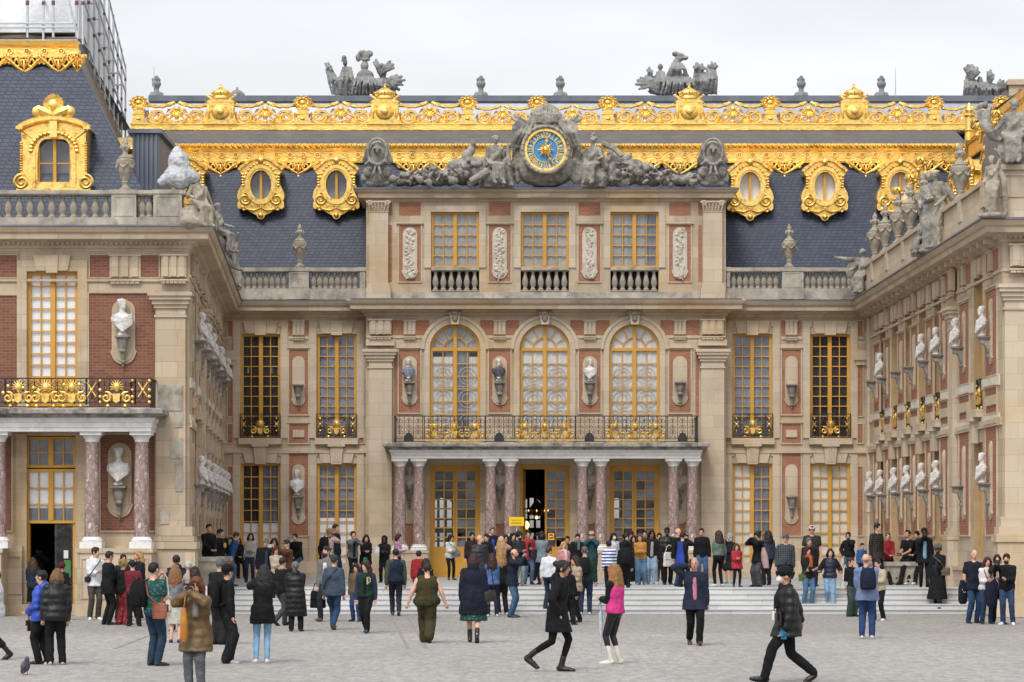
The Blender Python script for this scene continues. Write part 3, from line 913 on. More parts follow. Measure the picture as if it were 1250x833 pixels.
def balustrade(parent, T, spans, x0, x1, z0, y=0.0, depth=.34, zb=.38, h=.63, rail=.13, peds=(), back=None):
 """parapet: plinth, rail and pedestals in one mesh; every baluster a sub-part. spans: (xa, xb, count)."""
 mb = MB(T)
 mb.box(x0, x1, y - .03, y + depth + .03, z0, z0 + zb)
 mb.box(x0, x1, y - .05, y + depth + .05, z0 + zb + h + .002, z0 + zb + h + rail)
 mb.box(x0, x1, y - .02, y + depth + .02, z0 + zb + h - .03, z0 + zb + h + .002)
 for a, b in peds:
  mb.box(a, b, y - .045, y + depth + .045, z0 + .004, z0 + zb + h + .002)
  frame_rect(mb, a + .1, b - .1, z0 + zb + .06, z0 + zb + h - .08, .03, y - .06, y - .04)
  mb.box(a - .03, b + .03, y - .075, y + depth + .075, z0 + zb + h + .004, z0 + zb + h + rail + .012)
  mb.box(a - .03, b + .03, y - .065, y + depth + .065, z0 + .008, z0 + zb + .006)
 o = mb.build('balustrade', M['stone_wet'], parent)
 WORLD_OF[o.name] = wloc(parent)
 pw = wloc(parent)
 for a, b, n in spans:
  for i in range(n):
   p = T @ Vector((a + (b - a) * (i + .5) / n, y + depth / 2, z0 + zb))
   c = bpy.data.objects.new('baluster', baluster_proto())
   COL.objects.link(c); c.parent = o; c.location = p - pw - Vector(o.location)
   c.location = p  # balustrade mesh is in world coordinates
   c.scale = (1.28, 1.28, h / .63)
 return o
def bay_pier(parent, T, xc, st, br, cs, frieze=True, side=False, y=0.0, upper=True, lower=True, w=.66, cz=(None, None)):
 """brick-panelled pier between two windows: panels into br, stone trim into st, consoles into cs."""
 a, b = xc - w / 2, xc + w / 2
 for z0, z1, on in ((Z(506, YF), Z(427, YF), 1), (Z(541, YF), Z(518, YF), 1), (Z(654, YF), Z(553, YF), 1)):
  br.box(a, b, y - .012, y + .03, z0, z1)
  frame_rect(st, a, b, z0, z1, .045, y - .045, y + .02)
  st.box(a - .07, b + .07, y - .085, y + .02, z1 + .045, z1 + .085)
 st.box(xc - (w * .42 if side else .2), xc + (w * .42 if side else .2), y - .06, y + .01, Z(534, YF), Z(525, YF))
 nw = .3 if side else .43
 niche_plate(st, xc, Z(496, YF), Z(435, YF), nw, 0, y)
 niche_plate(st, xc, Z(640, YF), Z(567, YF), nw, 0, y)
 tops = (Z(470, YF), Z(606, YF)) if not side else (Z(470, YF), Z(606, YF) + .0)
 for zt, on in zip(tops, (upper, lower)):
  if on:
   (console_side if side else console_mb)(cs, xc, zt, y - .05, .56 if side else .8)
   if not side:
    st.box(xc - .09, xc + .09, y - .1, y - .05, zt + .02, zt + .62)
 if frieze:
  zz0, zz1 = Z_BAND + .12, Z(391, YF)
  br.box(a - .02, b + .02, y - .012, y + .03, zz0, zz1)
  triglyph(st, xc, zz0, zz1, .42, y)
 return tops
def bay_window(parent, T, xc, st, w=1.36, y=0.0, up='dark', low='dark', upseg=None, lowseg=None, rail=True, full=True):
 """the trim of one window axis on both floors (the two openings are cut by the caller)."""
 a, b = xc - w / 2, xc + w / 2
 window(parent, T, a, b, ZW1B, ZW1T, 4, 10, y + .12, up, rowstyle=upseg)
 window(parent, T, a, b, ZW0B, ZW0T, 4, 9, y + .12, low, rowstyle=lowseg)
 voussoir(st, xc, ZW1T + .02, Z(392, YF), y)
 voussoir(st, xc, ZW0T + .02, Z(553, YF), y)
 for z0, z1 in ((ZW1B, ZW1T), (ZW0B, ZW0T)):
  st.box(a - .26, a - .02, y - .05, y + .02, z0, z1 + .26)
  st.box(b + .02, b + .26, y - .05, y + .02, z0, z1 + .26)
  for sg in (-1, 1):
   q = sorted((xc + sg * .64, xc + sg * (w / 2 + .26)))
   st.box(q[0], q[1], y - .048, y + .02, z1 + .26, z1 + .42)
   st.box(q[0], q[1], y - .075, y + .02, z1 + .42, z1 + .46)
 st.box(a - .06, b + .06, y - .2, y + .02, ZW1B - .22, ZW1B - .005)
 st.box(xc - .3, xc + .3, y - .24, y + .01, ZW1B - .3, ZW1B - .225)
 st.prism([(xc - .17, ZW0T - .03), (xc + .17, ZW0T - .03), (xc + .23, ZW1B - .3), (xc - .23, ZW1B - .3)], y - .17, y - .06)
 for u in (-.09, 0, .09):
  st.box(xc + u - .028, xc + u + .028, y - .195, y - .165, ZW0T + .06, ZW1B - .36)
 if rail:
  balconet(parent, T, a, b, ZW1B, Z(505, YF), y - .1)
# ------------------------------------------------------------------ ground, steps, upper court
g = MB()
g.add([(-700, -20, 0), (700, -20, 0), (700, 1500, 0), (-700, 1500, 0)], [(0, 1, 2, 3)])
tag(g.build('ground', M['paving']), 'worn pale stone setts of the palace forecourt', 'ground', None, 'structure')
dl = MB()
def on_ground(px, py):
 d_ = F * EYE / (py - HZ)
 return X(px, d_), d_
for pa_, pb_ in (((478, 753), (498, 792)), ((497, 753), (521, 792)), ((140, 792), (196, 771)), ((640, 752), (700, 792))):
 (x0_, y0_), (x1_, y1_) = on_ground(*pa_), on_ground(*pb_)
 dl.add([(x0_ - .035, y0_, .004), (x0_ + .035, y0_, .004), (x1_ + .035, y1_, .004), (x1_ - .035, y1_, .004)], [(0, 3, 2, 1)])
tag(dl.build('drain_channels', M['console']), 'narrow dark drain lines let into the forecourt setts', 'ground', None, 'structure')
XLB, XRB = -10.1, 12.43           # inner corners at the back
XLF, XRF = X(231, YL), X(1224, YR)  # front corners of the wings
ST0 = 73.3
up = MB()
up.add([(-14, ST0 + 1.6, PLAT), (16, ST0 + 1.6, PLAT), (16, YF + .3, PLAT), (-14, YF + .3, PLAT)], [(0, 1, 2, 3)])
tag(up.build('court_pavement', M['court']), 'marble floor of the upper court behind the steps', 'pavement', None, 'structure')
sx0, sx1 = XLF + .02, XRF - .02
st_t = thing('stone_steps', 'five wide pale grey marble steps up to the upper court', 'steps', (1.5, ST0, 0))
for i in range(5):
 sm = MB()
 sm.box(sx0, sx1, ST0 + i * .36, ST0 + 1.9 + (0 if i < 4 else .2), PLAT * i / 5 + (.002 if i else 0), PLAT * (i + 1) / 5 - .03 + (.006 if i == 4 else 0))
 sm.box(sx0, sx1, ST0 + i * .36 - .035, ST0 + 1.9 + (0 if i < 4 else .2) - .01, PLAT * (i + 1) / 5 - .03 + (.006 if i == 4 else 0), PLAT * (i + 1) / 5 + (.006 if i == 4 else 0))
 sm.build('step', M['step'], st_t)
# ------------------------------------------------------------------ the palace block at the back
I4 = Matrix.Identity(4)
PB = thing('palace_block', 'brick and stone palace front closing the court, with arched windows, columned porch and clock gable', 'palace', (1.15, YF, PLAT))
TF = Matrix.Translation((0, YF, 0))
TA = Matrix.Translation((0, YA, 0))
xf = lambda p: X(p, YF)
zf = lambda p: Z(p, YF)
xa = lambda p: X(p, YA)
za = lambda p: Z(p, YA)
AX0, AX1 = xa(447), xa(886)
wl = MB(TF)
side_win = [xf(318), xf(411), xf(918.5), xf(1013.5)]
WW = 1.38
holes = []
for c in side_win:
 holes += [(c - WW / 2, c + WW / 2, ZW1B, ZW1T), (c - WW / 2, c + WW / 2, ZW0B, ZW0T)]
wall_sheet(wl, XLB - .3, AX0 + .02, PLAT, 10.3, holes[:4])
wall_sheet(wl, AX1 - .02, XRB + .3, PLAT, 10.3, holes[4:])
cen = [xa(555.5), xa(665), xa(774.5)]
hw = 30.5 * YA / F
awt, awb = za(396), za(539)
dt, db = za(568), PLAT + .02
ath, atb = za(259), za(327)
holes = []
for c in cen:
 holes += [(c - hw, c + hw, db, dt), (c - hw, c + hw, awb, awt), (c - hw + .03, c + hw - .03, za(356), ath)]
wa = MB(TA)
wall_sheet(wa, AX0, AX1, PLAT, za(246) + .2, holes, depth=.36)
wa.add([(AX0, 0, PLAT), (AX0, 7, PLAT), (AX0, 7, 14.2), (AX0, 0, 14.2)], [(0, 3, 2, 1)])
wa.add([(AX1, 0, PLAT), (AX1, 7, PLAT), (AX1, 7, 14.2), (AX1, 0, 14.2)], [(0, 1, 2, 3)])
n = 17
for c in cen:
 for sg in (-1, 1):
  aa = [(c + sg * hw * math.cos(t), awt - hw + hw * math.sin(t)) for t in [PI / 2 * i / (n - 1) for i in range(n)]]
  poly = aa + [(c + sg * hw, awt)]
  wa.add([(p, 0, q) for p, q in poly], [tuple(range(len(poly)))])
  wa.add([(p, 0, q) for p, q in aa] + [(p, .36, q) for p, q in aa], [(i, i + 1, n + i + 1, n + i) for i in range(n - 1)])
wl.v += wa.v
off = len(wl.v) - len(wa.v)
wl.f += [tuple(i + off for i in f_) for f_ in wa.f]
wl.mi += wa.mi
wl.build('wall', M['stone'], PB)
st, br, cs = MB(TF), MB(TF), MB(TF)
sty = {0: ('dark', [('dark', 0, 1, 0, 1), ('blind', .52, .98, 0, .38), ('blue', 0, 1, .62, .7)]), 1: ('blue', None), 2: ('blue', None), 3: ('dark', None)}
for i, c in enumerate(side_win):
 low = [[('blind', 0, 1, 0, .42), ('dark', 0, .5, .42, 1), ('blue', .5, 1, .42, 1)], [('blind', 0, 1, 0, .47), ('blue', 0, 1, .47, 1)],
           [('cream', 0, .5, 0, 1), ('blue', .5, 1, 0, 1)], [('cream', 0, 1, 0, 1)]][i]
 useg = [[('dark', 0, 1, 0, 1), ('grey', .05, .95, .62, .69)], [('blue', 0, 1, 0, 1), ('grey', 0, 1, .84, .9), ('grey', 0, 1, .36, .52)], [('blue', 0, 1, 0, 1)], [('dark', 0, 1, 0, 1)]][i]  # grey bands are reflections in the glass, painted as strips behind the panes
 bay_window(PB, TF, c, st, WW, up='dark', upseg=useg, lowseg=low)
for c, lo in ((xf(364.5), True), (xf(966), True)):
 bay_pier(PB, TF, c, st, br, cs, lower=lo)
for px in (281, 441, 889, 1050):
 c = xf(px)
 for z0, z1 in ((zf(508), zf(440)), (zf(541), zf(518)), (zf(654), zf(570)), (zf(411), zf(392))):
  br.box(c - .085, c + .085, -.012, .03, z0, z1)
  frame_rect(st, c - .085, c + .085, z0, z1, .035, -.04, .02)
for px in (275, 1056):
 st.box(xf(px) - .4, xf(px) + .4, -.16, .02, zf(440), zf(428)); st.box(xf(px) - .34, xf(px) + .34, -.1, .02, zf(446), zf(440))
for a, b in ((XLB, AX0), (AX1, XRB)):
 st.box(a, b, -.09, .02, zf(553.5), zf(550.5)); st.box(a, b, -.05, .02, zf(550.5), zf(547))
for a, b in ((XLB, xf(447)), (xf(886), XRB)):
 st.box(a, b, -.62, .02, PLAT, PLAT + .2); st.box(a, b, -.36, .02, PLAT + .2, PLAT + .5)
stA, brA = MB(TA), MB(TA)
for px in (464.5, 869.5):
 pilaster(stA, xa(px), .8, PLAT + .95, za(427), 0, .2)
 stA.box(xa(px) - .6, xa(px) + .6, -.42, .02, PLAT, PLAT + .95)
 triglyph(stA, xa(px), Z_BAND + .1, za(390), .76, -.12)
 stA.box(xa(px) - .5, xa(px) + .5, -.16, .02, Z_BAND - .28, Z_BAND - .06)
for px in (500, 610, 720, 830):
 c = xa(px)
 brA.box(c - .37, c + .37, -.012, .03, za(504), za(427)); frame_rect(stA, c - .37, c + .37, za(504), za(427), .045, -.045, .02)
 stA.box(c - .46, c + .46, -.09, .02, za(427) + .045, za(427) + .09)
 niche_plate(stA, c, za(495), za(435), .5, 0, 0)
 console_mb(cs, c, za(467), .55 - 1.2, .8) if False else None
 brA.box(c - .68, c + .68, -.012, .03, Z_BAND + .1, za(391))
 triglyph(stA, c, Z_BAND + .1, za(391), .42, 0)
 brA.box(c - .2, c + .2, -.012, .03, PLAT + 1.0, za(600))
 niche_plate(stA, c, za(640), za(560), .42, 0, 0)
csA = MB(TA)
for px in (500, 610, 720, 830):
 console_mb(csA, xa(px), za(467), -.05, .8)
 console_mb(csA, xa(px), za(597), -.05, .72)
 if px == 830: stA.box(xa(px) - .09, xa(px) + .09, -.1, -.05, za(466), za(447))
for px in (483.5, 851):
 c = xa(px)
 for z0, z1 in ((za(508), za(434)),):
  brA.box(c - .06, c + .06, -.012, .03, z0, z1)
edges = [AX0] + [q for c in cen for q in (c - hw - .31, c + hw + .31)] + [AX1]
for a_, b_ in zip(edges[::2], edges[1::2]): stA.box(a_, b_, -.04, .02, Z_BAND - .02, Z_BAND + .05)
edges = [XLB] + [q for c in side_win[:2] for q in (c - WW / 2 - .3, c + WW / 2 + .3)] + [AX0, AX1] + [q for c in side_win[2:] for q in (c - WW / 2 - .3, c + WW / 2 + .3)] + [XRB]
for a_, b_ in zip(edges[::2], edges[1::2]):
 if b_ > a_: st.box(a_, b_, -.037, .02, Z_BAND - .02, Z_BAND + .05)
for c in cen:
 zc = awt - hw
 n = 25
 stA.ring(arc(c, zc, hw + .2, hw + .2, 0, PI, n), arc(c, zc, hw + .012, hw + .012, 0, PI, n), -.055, .02, 0, closed=False)
 stA.ring(arc(c, zc, hw + .31, hw + .31, 0, PI, n), arc(c, zc, hw + .2, hw + .2, 0, PI, n), -.1, .02, 0, closed=False)
 for sg in (-1, 1):
  stA.box(c + sg * (hw + .012), c + sg * (hw + .2), -.055, .02, awb, zc - .003)
 stA.prism([(c - .13, awt - .02), (c + .13, awt - .02), (c + .2, awt + .42), (c - .2, awt + .42)], -.24, .02)
 csA.piece(); csA.ell((c, -.24, awt + .2), (.11, .09, .15), 8, 6)
 for sg in (-1, 1): csA.spiral((c + sg * .17, awt + .36), .09, .03, 0, 1.2, -.24, .035, 5, 0, sg)
for px in (462.5, 869.5):
 pilaster(stA, xa(px), .66, za(352), za(246), 0, .2, cap=False, base=False)
 stA.box(xa(px) - .42, xa(px) + .42, -.3, .02, za(368), za(352)); stA.box(xa(px) - .38, xa(px) + .38, -.26, .02, za(352), za(347))
 cc = xa(px)
 for i, (e, a, b) in enumerate(((.02, 260, 258.5), (.05, 250, 248.5), (.1, 248.5, 246.5))):
  stA.box(cc - .33 - e, cc + .33 + e, -.2 - e, .018, za(a), za(b))
 for k in range(7):
  csx = cc - .3 + .1 * k
  stA.tube([(csx, -.22, za(258)), (csx + (k - 3) * .012, -.26, za(253)), (csx + (k - 3) * .02, -.31, za(250.5))], [.035, .045, .03], 5)
 for sg in (-1, 1): stA.spiral((cc + sg * .3, za(249.5)), .09, .02, 0, 1.4, -.3, .035, 5, 0, sg)
rel = MB(TA)
for px in (500.5, 610, 719.5, 830):
 c = xa(px)
 brA.box(c - .375, c + .375, -.012, .03, za(344), za(275)); frame_rect(stA, c - .375, c + .375, za(344), za(275), .04, -.04, .02)
 stA.box(c - .47, c + .47, -.1, .02, za(275) + .04, za(275) + .09)
 brA.box(c - .375, c + .375, -.012, .03, za(263), za(247.5))
 rel.piece()
 niche_plate(rel, c, za(341), za(278), .5, 0, 0)
 rng = random.Random(px)
 for k in range(26):          # carved trophies of the relief
  zz = za(338) + (za(282) - za(338)) * k / 25
  rel.ell((c + rng.uniform(-.13, .13), -.08, zz), (rng.uniform(.04, .1), .05, rng.uniform(.04, .1)), 6, 5)
  if k % 3 == 0:
   a = rng.uniform(.4, 2.7)
   rel.tube([(c - .16 * math.cos(a), -.1, zz - .16 * math.sin(a)), (c + .16 * math.cos(a), -.1, zz + .16 * math.sin(a))], .02, 5)
  if k % 5 == 0: rel.spiral((c + rng.uniform(-.1, .1), zz), .09, .02, rng.uniform(0, 6), 1.3, -.09, .025, 5)
for px in (476.5, 854.5):
 brA.box(xa(px) - .06, xa(px) + .06, -.012, .03, za(344), za(275)); brA.box(xa(px) - .06, xa(px) + .06, -.012, .03, za(263), za(247.5))
for c in cen:
 for sg in (-1, 1):
  q = sorted((c + sg * (hw - .03), c + sg * (hw + .2)))
  stA.box(q[0], q[1], -.05, .02, za(327), ath + .22)
 stA.box(c - hw + .03, c + hw - .03, -.052, .02, ath + .002, ath + .22)
wp = MB(TA); wp.box(AX0 - .02, AX1 + .02, -.06, .02, za(370), za(357)); wp.build('stained_plinth', M['stone_wet'], PB)
st.join(stA).build('stone_trim', M['stone_pale'], PB)
br.join(brA).build_pieces('brick_panel', M['brick'], PB, every=(8, 6))
cs.join(csA).build_pieces('console', M['console'], PB, 40)
rel.build_pieces('carved_relief', M['marble_cream'], PB, smooth=50)
for i, c in enumerate(cen):
 seg = [[('lace', .0, .45, 0, .72), ('blue', .3, .78, 0, .76), ('lace', .78, 1, 0, .72), ('grey', 0, 1, .76, 1)], [('lace', 0, 1, 0, 1)], [('lace', 0, 1, 0, 1)]][i]
 window(PB, TA, c - hw, c + hw, awb, awt, 4, 7, .1, 'lace', arch=True, rowstyle=seg)
 a_, b_ = c - hw + .03, c + hw - .03
 window(PB, TA, a_, b_, atb, ath, 4, 5, .09, 'grey', rowstyle=[('grey', 0, 1, 0, 1)] if i < 2 else [('grey', 0, .72, 0, 1), ('blue', .7, 1, 0, 1)])
 balustrade(PB, TA, [(a_ + .02, b_ - .02, 6)], a_ + .003, b_ - .003, za(356), y=-.02, depth=.2, zb=.03, h=za(330) - za(356) - .03, rail=.1)
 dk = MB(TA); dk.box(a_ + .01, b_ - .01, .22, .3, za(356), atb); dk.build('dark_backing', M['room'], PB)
def door_leaf(mb, x0, x1, z0, z1, y, rows, solid, m=0, cols=2):
 fw = .07
 mb.box(x0, x0 + fw, y, y + .07, z0, z1, m); mb.box(x1 - fw, x1, y, y + .07, z0, z1, m)
 mb.box(x0 + fw, x1 - fw, y, y + .07, z0, z0 + solid, m); mb.box(x0 + fw, x1 - fw, y, y + .07, z1 - fw, z1, m)
 mb.box(x0 + fw + .07, x1 - fw - .07, y - .012, y, z0 + .16, z0 + solid - .1, m)
 for j in range(1, rows):
  zz = z0 + solid + (z1 - fw - z0 - solid) * j / rows
  mb.box(x0 + fw, x1 - fw, y + .02, y + .055, zz - .02, zz + .02, m)
 for i in range(1, cols):
  xx = x0 + fw + (x1 - x0 - 2 * fw) * i / cols
  mb.box(xx - .02, xx + .02, y + .018, y + .053, z0 + solid, z1 - fw, m)
for i, c in enumerate(cen):
 x0, x1 = c - hw, c + hw
 fr = MB(TA)
 for a_, b_ in ((x0, x0 + .1), (x1 - .1, x1)): fr.box(a_, b_, .18, .3, db, dt)
 fr.box(x0 + .1, x1 - .1, .18, .3, dt - .14, dt)
 fo = fr.build('door_frame', M['ochre'], PB)
 WORLD_OF[fo.name] = Vector((0, 0, 0))
 for sg in (0, 1):
  a_, b_ = (x0 + .1, c - .005) if sg == 0 else (c + .005, x1 - .1)
  if i == 1 and sg == 0:
   lf = MB(TA @ Matrix.Translation((a_, .24, 0)) @ Matrix.Rotation(rad(82), 4, 'Z'))
   door_leaf(lf, 0, b_ - a_, db, dt - .14, 0, 8, 1.05)
  else:
   lf = MB(TA); door_leaf(lf, a_, b_, db, dt - .14, .2, 8, 1.05)
  lo = lf.build('door', M['ochre'], PB)
  pn = MB(TA)
  if not (i == 1 and sg == 0):
   pn.add([(a_ + .05, .24, db + 1.05), (b_ - .05, .24, db + 1.05), (b_ - .05, .24, dt - .2), (a_ + .05, .24, dt - .2)], [(0, 1, 2, 3)])
   po = pn.build('pane', M['glass']); po.parent = lo; po.location = (0, 0, 0)
   if not (i == 0 and sg == 0):
    cu = MB(TA)
    z0_ = db + 1.05
    hh = dt - .2 - z0_
    rng = random.Random(i * 7 + sg)
    for r_ in range(8):
     for q_ in range(2):
      if rng.random() < (.55 if i == 0 else .85 if i == 1 else .7):
       ux = a_ + .07 + (b_ - a_ - .14) * q_ / 2
       if i == 2 and sg == 0 and r_ > 2 and r_ < 6 and q_ == 0: continue
       cu.add([(ux, .3, z0_ + hh * r_ / 8), (ux + (b_ - a_ - .14) / 2, .3, z0_ + hh * r_ / 8), (ux + (b_ - a_ - .14) / 2, .3, z0_ + hh * (r_ + 1) / 8), (ux, .3, z0_ + hh * (r_ + 1) / 8)], [(0, 1, 2, 3)])
    co = cu.build('curtain', M['sky_tint_blind']); co.parent = lo; co.location = (0, 0, 0)
HY = 11.0
hx0, hx1 = xa(515), xa(815)
hl = MB(TA)
zt_ = dt + .35
hl.add([(hx0, .34, PLAT - .01), (hx1, .34, PLAT - .01), (hx1, HY, PLAT - .01), (hx0, HY, PLAT - .01)], [(0, 1, 2, 3)])
hl.add([(hx0, .34, zt_), (hx1, .34, zt_), (hx1, HY, zt_), (hx0, HY, zt_)], [(0, 3, 2, 1)])
hl.add([(hx0, .34, PLAT - .01), (hx0, HY, PLAT - .01), (hx0, HY, zt_), (hx0, .34, zt_)], [(0, 1, 2, 3)])
hl.add([(hx1, .34, PLAT - .01), (hx1, HY, PLAT - .01), (hx1, HY, zt_), (hx1, .34, zt_)], [(0, 3, 2, 1)])
YH = YA + HY
xh = lambda p: X(p, YH)
zh = lambda p: Z(p, YH)
wins = [(xh(526), xh(553)), (xh(637), xh(661)), (xh(748), xh(757.5))]
hh_ = [(a_, b_, zh(674), zh(608)) for a_, b_ in wins]
wall_sheet(hl, hx0, hx1, PLAT, zt_, hh_, y=HY, depth=.3)
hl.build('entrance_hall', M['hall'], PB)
hb = MB(TA)
for a_, b_, c_, d_ in hh_:
 w_ = b_ - a_
 nb = 3 if w_ > .7 else 1
 hb.box(a_, a_ + .05, HY + .05, HY + .12, c_, d_); hb.box(b_ - .05, b_, HY + .05, HY + .12, c_, d_)
 for k in range(1, nb): hb.box(a_ + w_ * k / nb - .05, a_ + w_ * k / nb + .05, HY + .05, HY + .12, c_, d_)
 for k in range(1, 5): hb.box(a_, b_, HY + .06, HY + .11, c_ + (d_ - c_) * k / 5 - (.1 if k == 2 else .03), c_ + (d_ - c_) * k / 5 + (.1 if k == 2 else .03))
 for sg in (0, 1):
  xx, s2 = (a_, 1) if sg == 0 else (b_, -1)
  r_ = w_ / 2
  hb.prism([(xx, d_), (xx + s2 * r_, d_)] + [(xx + s2 * (r_ - r_ * math.sin(t)), d_ - r_ * .8 + r_ * .8 * math.cos(t)) for t in [PI / 2 * i / 6 for i in range(1, 7)]], HY + .02, HY + .14)
hb.build('rear_window_bars', M['room'], PB)
YC = 93.1
xc_ = lambda p: X(p, YC - .2)
zc_ = lambda p: Z(p, YC - .2)
colx = [488.5, 511.5, 599, 622.5, 711, 733.5, 822, 845.5]
zb0, zb1 = zc_(671), zc_(560)
proto_col = None
for px in colx:
 c = X(px, YC)
 mb = MB()
 mb.lathe([(.205, .14), (.205, .2), (.2, .25), (.198, 1.0), (.19, 1.8), (.172, zb1 - zb0 - .3), (.18, zb1 - zb0 - .28), (.165, zb1 - zb0 - .25)], (0, 0, 0), 20)
 if proto_col is None:
  co = local_part('column', mb, M['marble_red'], PB, (c, YC, zb0), smooth=40)
  wm = MB(); bm_ = MB()
  bm_.box(-.28, .28, -.28, .28, -.02, .05); bm_.lathe([(.27, .05), (.285, .08), (.27, .11), (.23, .13), (.24, .15), (.215, .17)], (0, 0, 0), 20)
  H_ = zb1 - zb0; cbase = bm_.build('column_base', M['marble_white'], None, 40); cbase.parent = co
  wm.lathe([(.185, H_ - .26), (.19, H_ - .2), (.24, H_ - .12), (.27, H_ - .09)], (0, 0, 0), 20)
  wm.box(-.28, .28, -.28, .28, H_ - .088, H_)
  cap = wm.build('capital', M['marble_white'], None, 40); cap.parent = co
  proto_col = co
 else:
  co = dup(proto_col, PB, (c, YC, zb0) - wloc(PB) if False else Vector((c, YC, zb0)) - wloc(PB))
  dup(cap, co); dup(cbase, co)
for k in range(4):
 pm = MB(); a_, b_ = X(colx[2 * k], YC) - .31, X(colx[2 * k + 1], YC) + .31
 pm.box(a_, b_, YC - .31, YC + .31, PLAT, zb0 - .02); pm.box(a_ - .05, b_ + .05, YC - .36, YC + .36, PLAT - .002, PLAT + .22); pm.box(a_ - .03, b_ + .03, YC - .34, YC + .34, zb0 - .12, zb0 - .025)
 pm.build('column_pedestal', M['stone'], PB)
en = MB()
ex0, ex1 = xc_(478), xc_(855)
ze0 = zb1 + .003
epath = [(ex0, YA + .1), (ex0, YC - .3), (ex1, YC - .3), (ex1, YA + .1)]
en.sweep(epath, [(-.35, ze0), (0, ze0), (0, ze0 + .1), (.025, ze0 + .105), (.025, ze0 + .2), (.06, ze0 + .22), (.06, ze0 + .26), (.1, ze0 + .29), (-.35, ze0 + .29)])
en.box(ex0 + .1, ex1 - .1, YC - .2, YA + .05, ze0 + .2, ze0 + .28)
en.build('porch_entablature', M['marble_white'], PB)
bs = MB()
bs.sweep(epath, [(-.3, ze0 + .295), (.1, ze0 + .295), (.13, ze0 + .36), (.3, ze0 + .4), (.3, ze0 + .5), (.24, ze0 + .53), (-.3, ze0 + .53)])
bs.box(ex0 + .1, ex1 - .1, YC - .25, YA + .05, ze0 + .3, ze0 + .52)
bs.build('balcony_slab', M['slab'], PB)
ZR0 = ze0 + .53
ZR1 = zc_(508)
def iron_panel(mb, x0, x1, z0, z1, y, seed=0):
 w, h = x1 - x0, z1 - z0
 for u in (0, 1): mb.box(x0 + w * u - .016, x0 + w * u + .016, y - .016, y + .016, z0, z1)
 k = max(1, round(w / .3))
 for i in range(k):
  xm = x0 + w * (i + .5) / k
  for q, rr in ((.3, .1), (.52, .08), (.76, .1)):
   for sg in (-1, 1): mb.spiral((xm + sg * .075, z0 + h * q), rr * .8, .02, rad(90), 1.2, y, .014, 4, 0, sg)
  mb.tube([(xm, y, z0 + .12), (xm, y, z1 - .04)], .012, 4)
  if i: mb.box(x0 + w * i / k - .012, x0 + w * i / k + .012, y - .012, y + .012, z0, z1)
 for i in range(k * 2):
  xm = x0 + w * (i + .5) / (k * 2)
  mb.box(xm - .05, xm + .05, y - .008, y + .008, z0 + .05, z0 + .062); mb.spiral((xm, z0 + .08), .035, .012, 0, 1, y, .01, 4)
def rail_bars(mb, x0, x1, z0, z1, y):
 mb.box(x0, x1, y - .025, y + .025, z1 - .03, z1); mb.box(x0, x1, y - .018, y + .018, z0 + .03, z0 + .055); mb.box(x0, x1, y - .015, y + .015, z0 + .13, z0 + .15)
rl = MB()
yr_ = YC - .42
rx0, rx1 = X(481.5, yr_), X(852, yr_)
rail_bars(rl, rx0, rx1, ZR0, ZR1, yr_)
for xx in (rx0, rx1):
 rl.box(xx - .02, xx + .02, yr_ - .02, YA - .02, ZR1 - .034, ZR1 - .004); rl.box(xx - .015, xx + .015, yr_, YA - .02, ZR0 + .03, ZR0 + .052)
 for k in range(7): rl.box(xx - .012, xx + .012, yr_ + (YA - yr_) * k / 7 - .012, yr_ + (YA - yr_) * k / 7 + .012, ZR0, ZR1)
pan = [(482, 516, 0), (518, 592, 1), (592.5, 626, 0), (628, 702, 1), (703, 736, 0), (738, 813, 1), (815, 851.5, 0)]
gl = MB()
ib = MB()
for a_, b_, gold in pan:
 p0, p1 = X(a_, yr_), X(b_, yr_)
 if gold:
  iron_panel(rl, p0, p1, ZR0 + .12, ZR1, yr_)
  for k in range(3):
   emblem(gl, p0 + (p1 - p0) * (.17 + .33 * k), ZR0 + .16, yr_ - .03, .92, 0 if (a_ + k * 37) % 3 else 0)
  for k in range(14):
   gl.ell((p0 + (p1 - p0) * (k + .5) / 14, yr_ - .02, ZR0 + .42 + .2 * math.sin(k * 2.1)), (.04, .03, .05), 6, 4)
  gl.box(p0 + .05, p1 - .05, yr_ - .02, yr_ + .03, ZR0 + .04, ZR0 + .11)
 else:
  ib.piece(); iron_panel(ib, p0, p1, ZR0 + .12, ZR1, yr_)
  xm = (p0 + p1) / 2
  rl.prism(arc(xm, ZR0 + .05, .17, .3, 0, PI, 11), yr_ - .03, yr_ + .01)
ro = rl.build('balcony_railing', M['iron'], PB)
for nm, mb_, mm in (('gilded_emblem', gl, 'gold_old'), ('scroll_panel', ib, 'iron_brown')):
 for o_ in mb_.build_pieces(nm, M[mm], None):
  o_.parent = ro; o_.location = (0, 0, 0)
co_ = MB()
co_.sweep([(XLB + .02, YF), (AX0, YF)], shift(CORNICE, 0.0))
co_.sweep([(AX1, YF), (XRB - .02, YF)], shift(CORNICE, 0.0))
co_.sweep([(AX0, YF + .2), (AX0, YA), (AX1, YA), (AX1, YF + .2)], shift(CORNICE, 0.012))
zz = za(246)
co_.sweep([(AX0, YA + 6), (AX0, YA), (AX1, YA), (AX1, YA + 6)], [(0, zz - .03), (.06, zz), (.08, zz + .07), (.26, zz + .1), (.28, zz + .25), (.36, zz + .3), (.4, zz + .38), (0, zz + .4)])
co_.build('cornice', M['stone'], PB)
tp = MB()
tp.sweep([(AX0, YA + 6), (AX0, YA), (AX1, YA), (AX1, YA + 6)], [(-.6, zz + .37), (.43, zz + .382), (.43, zz + .43), (-.6, zz + .52)])
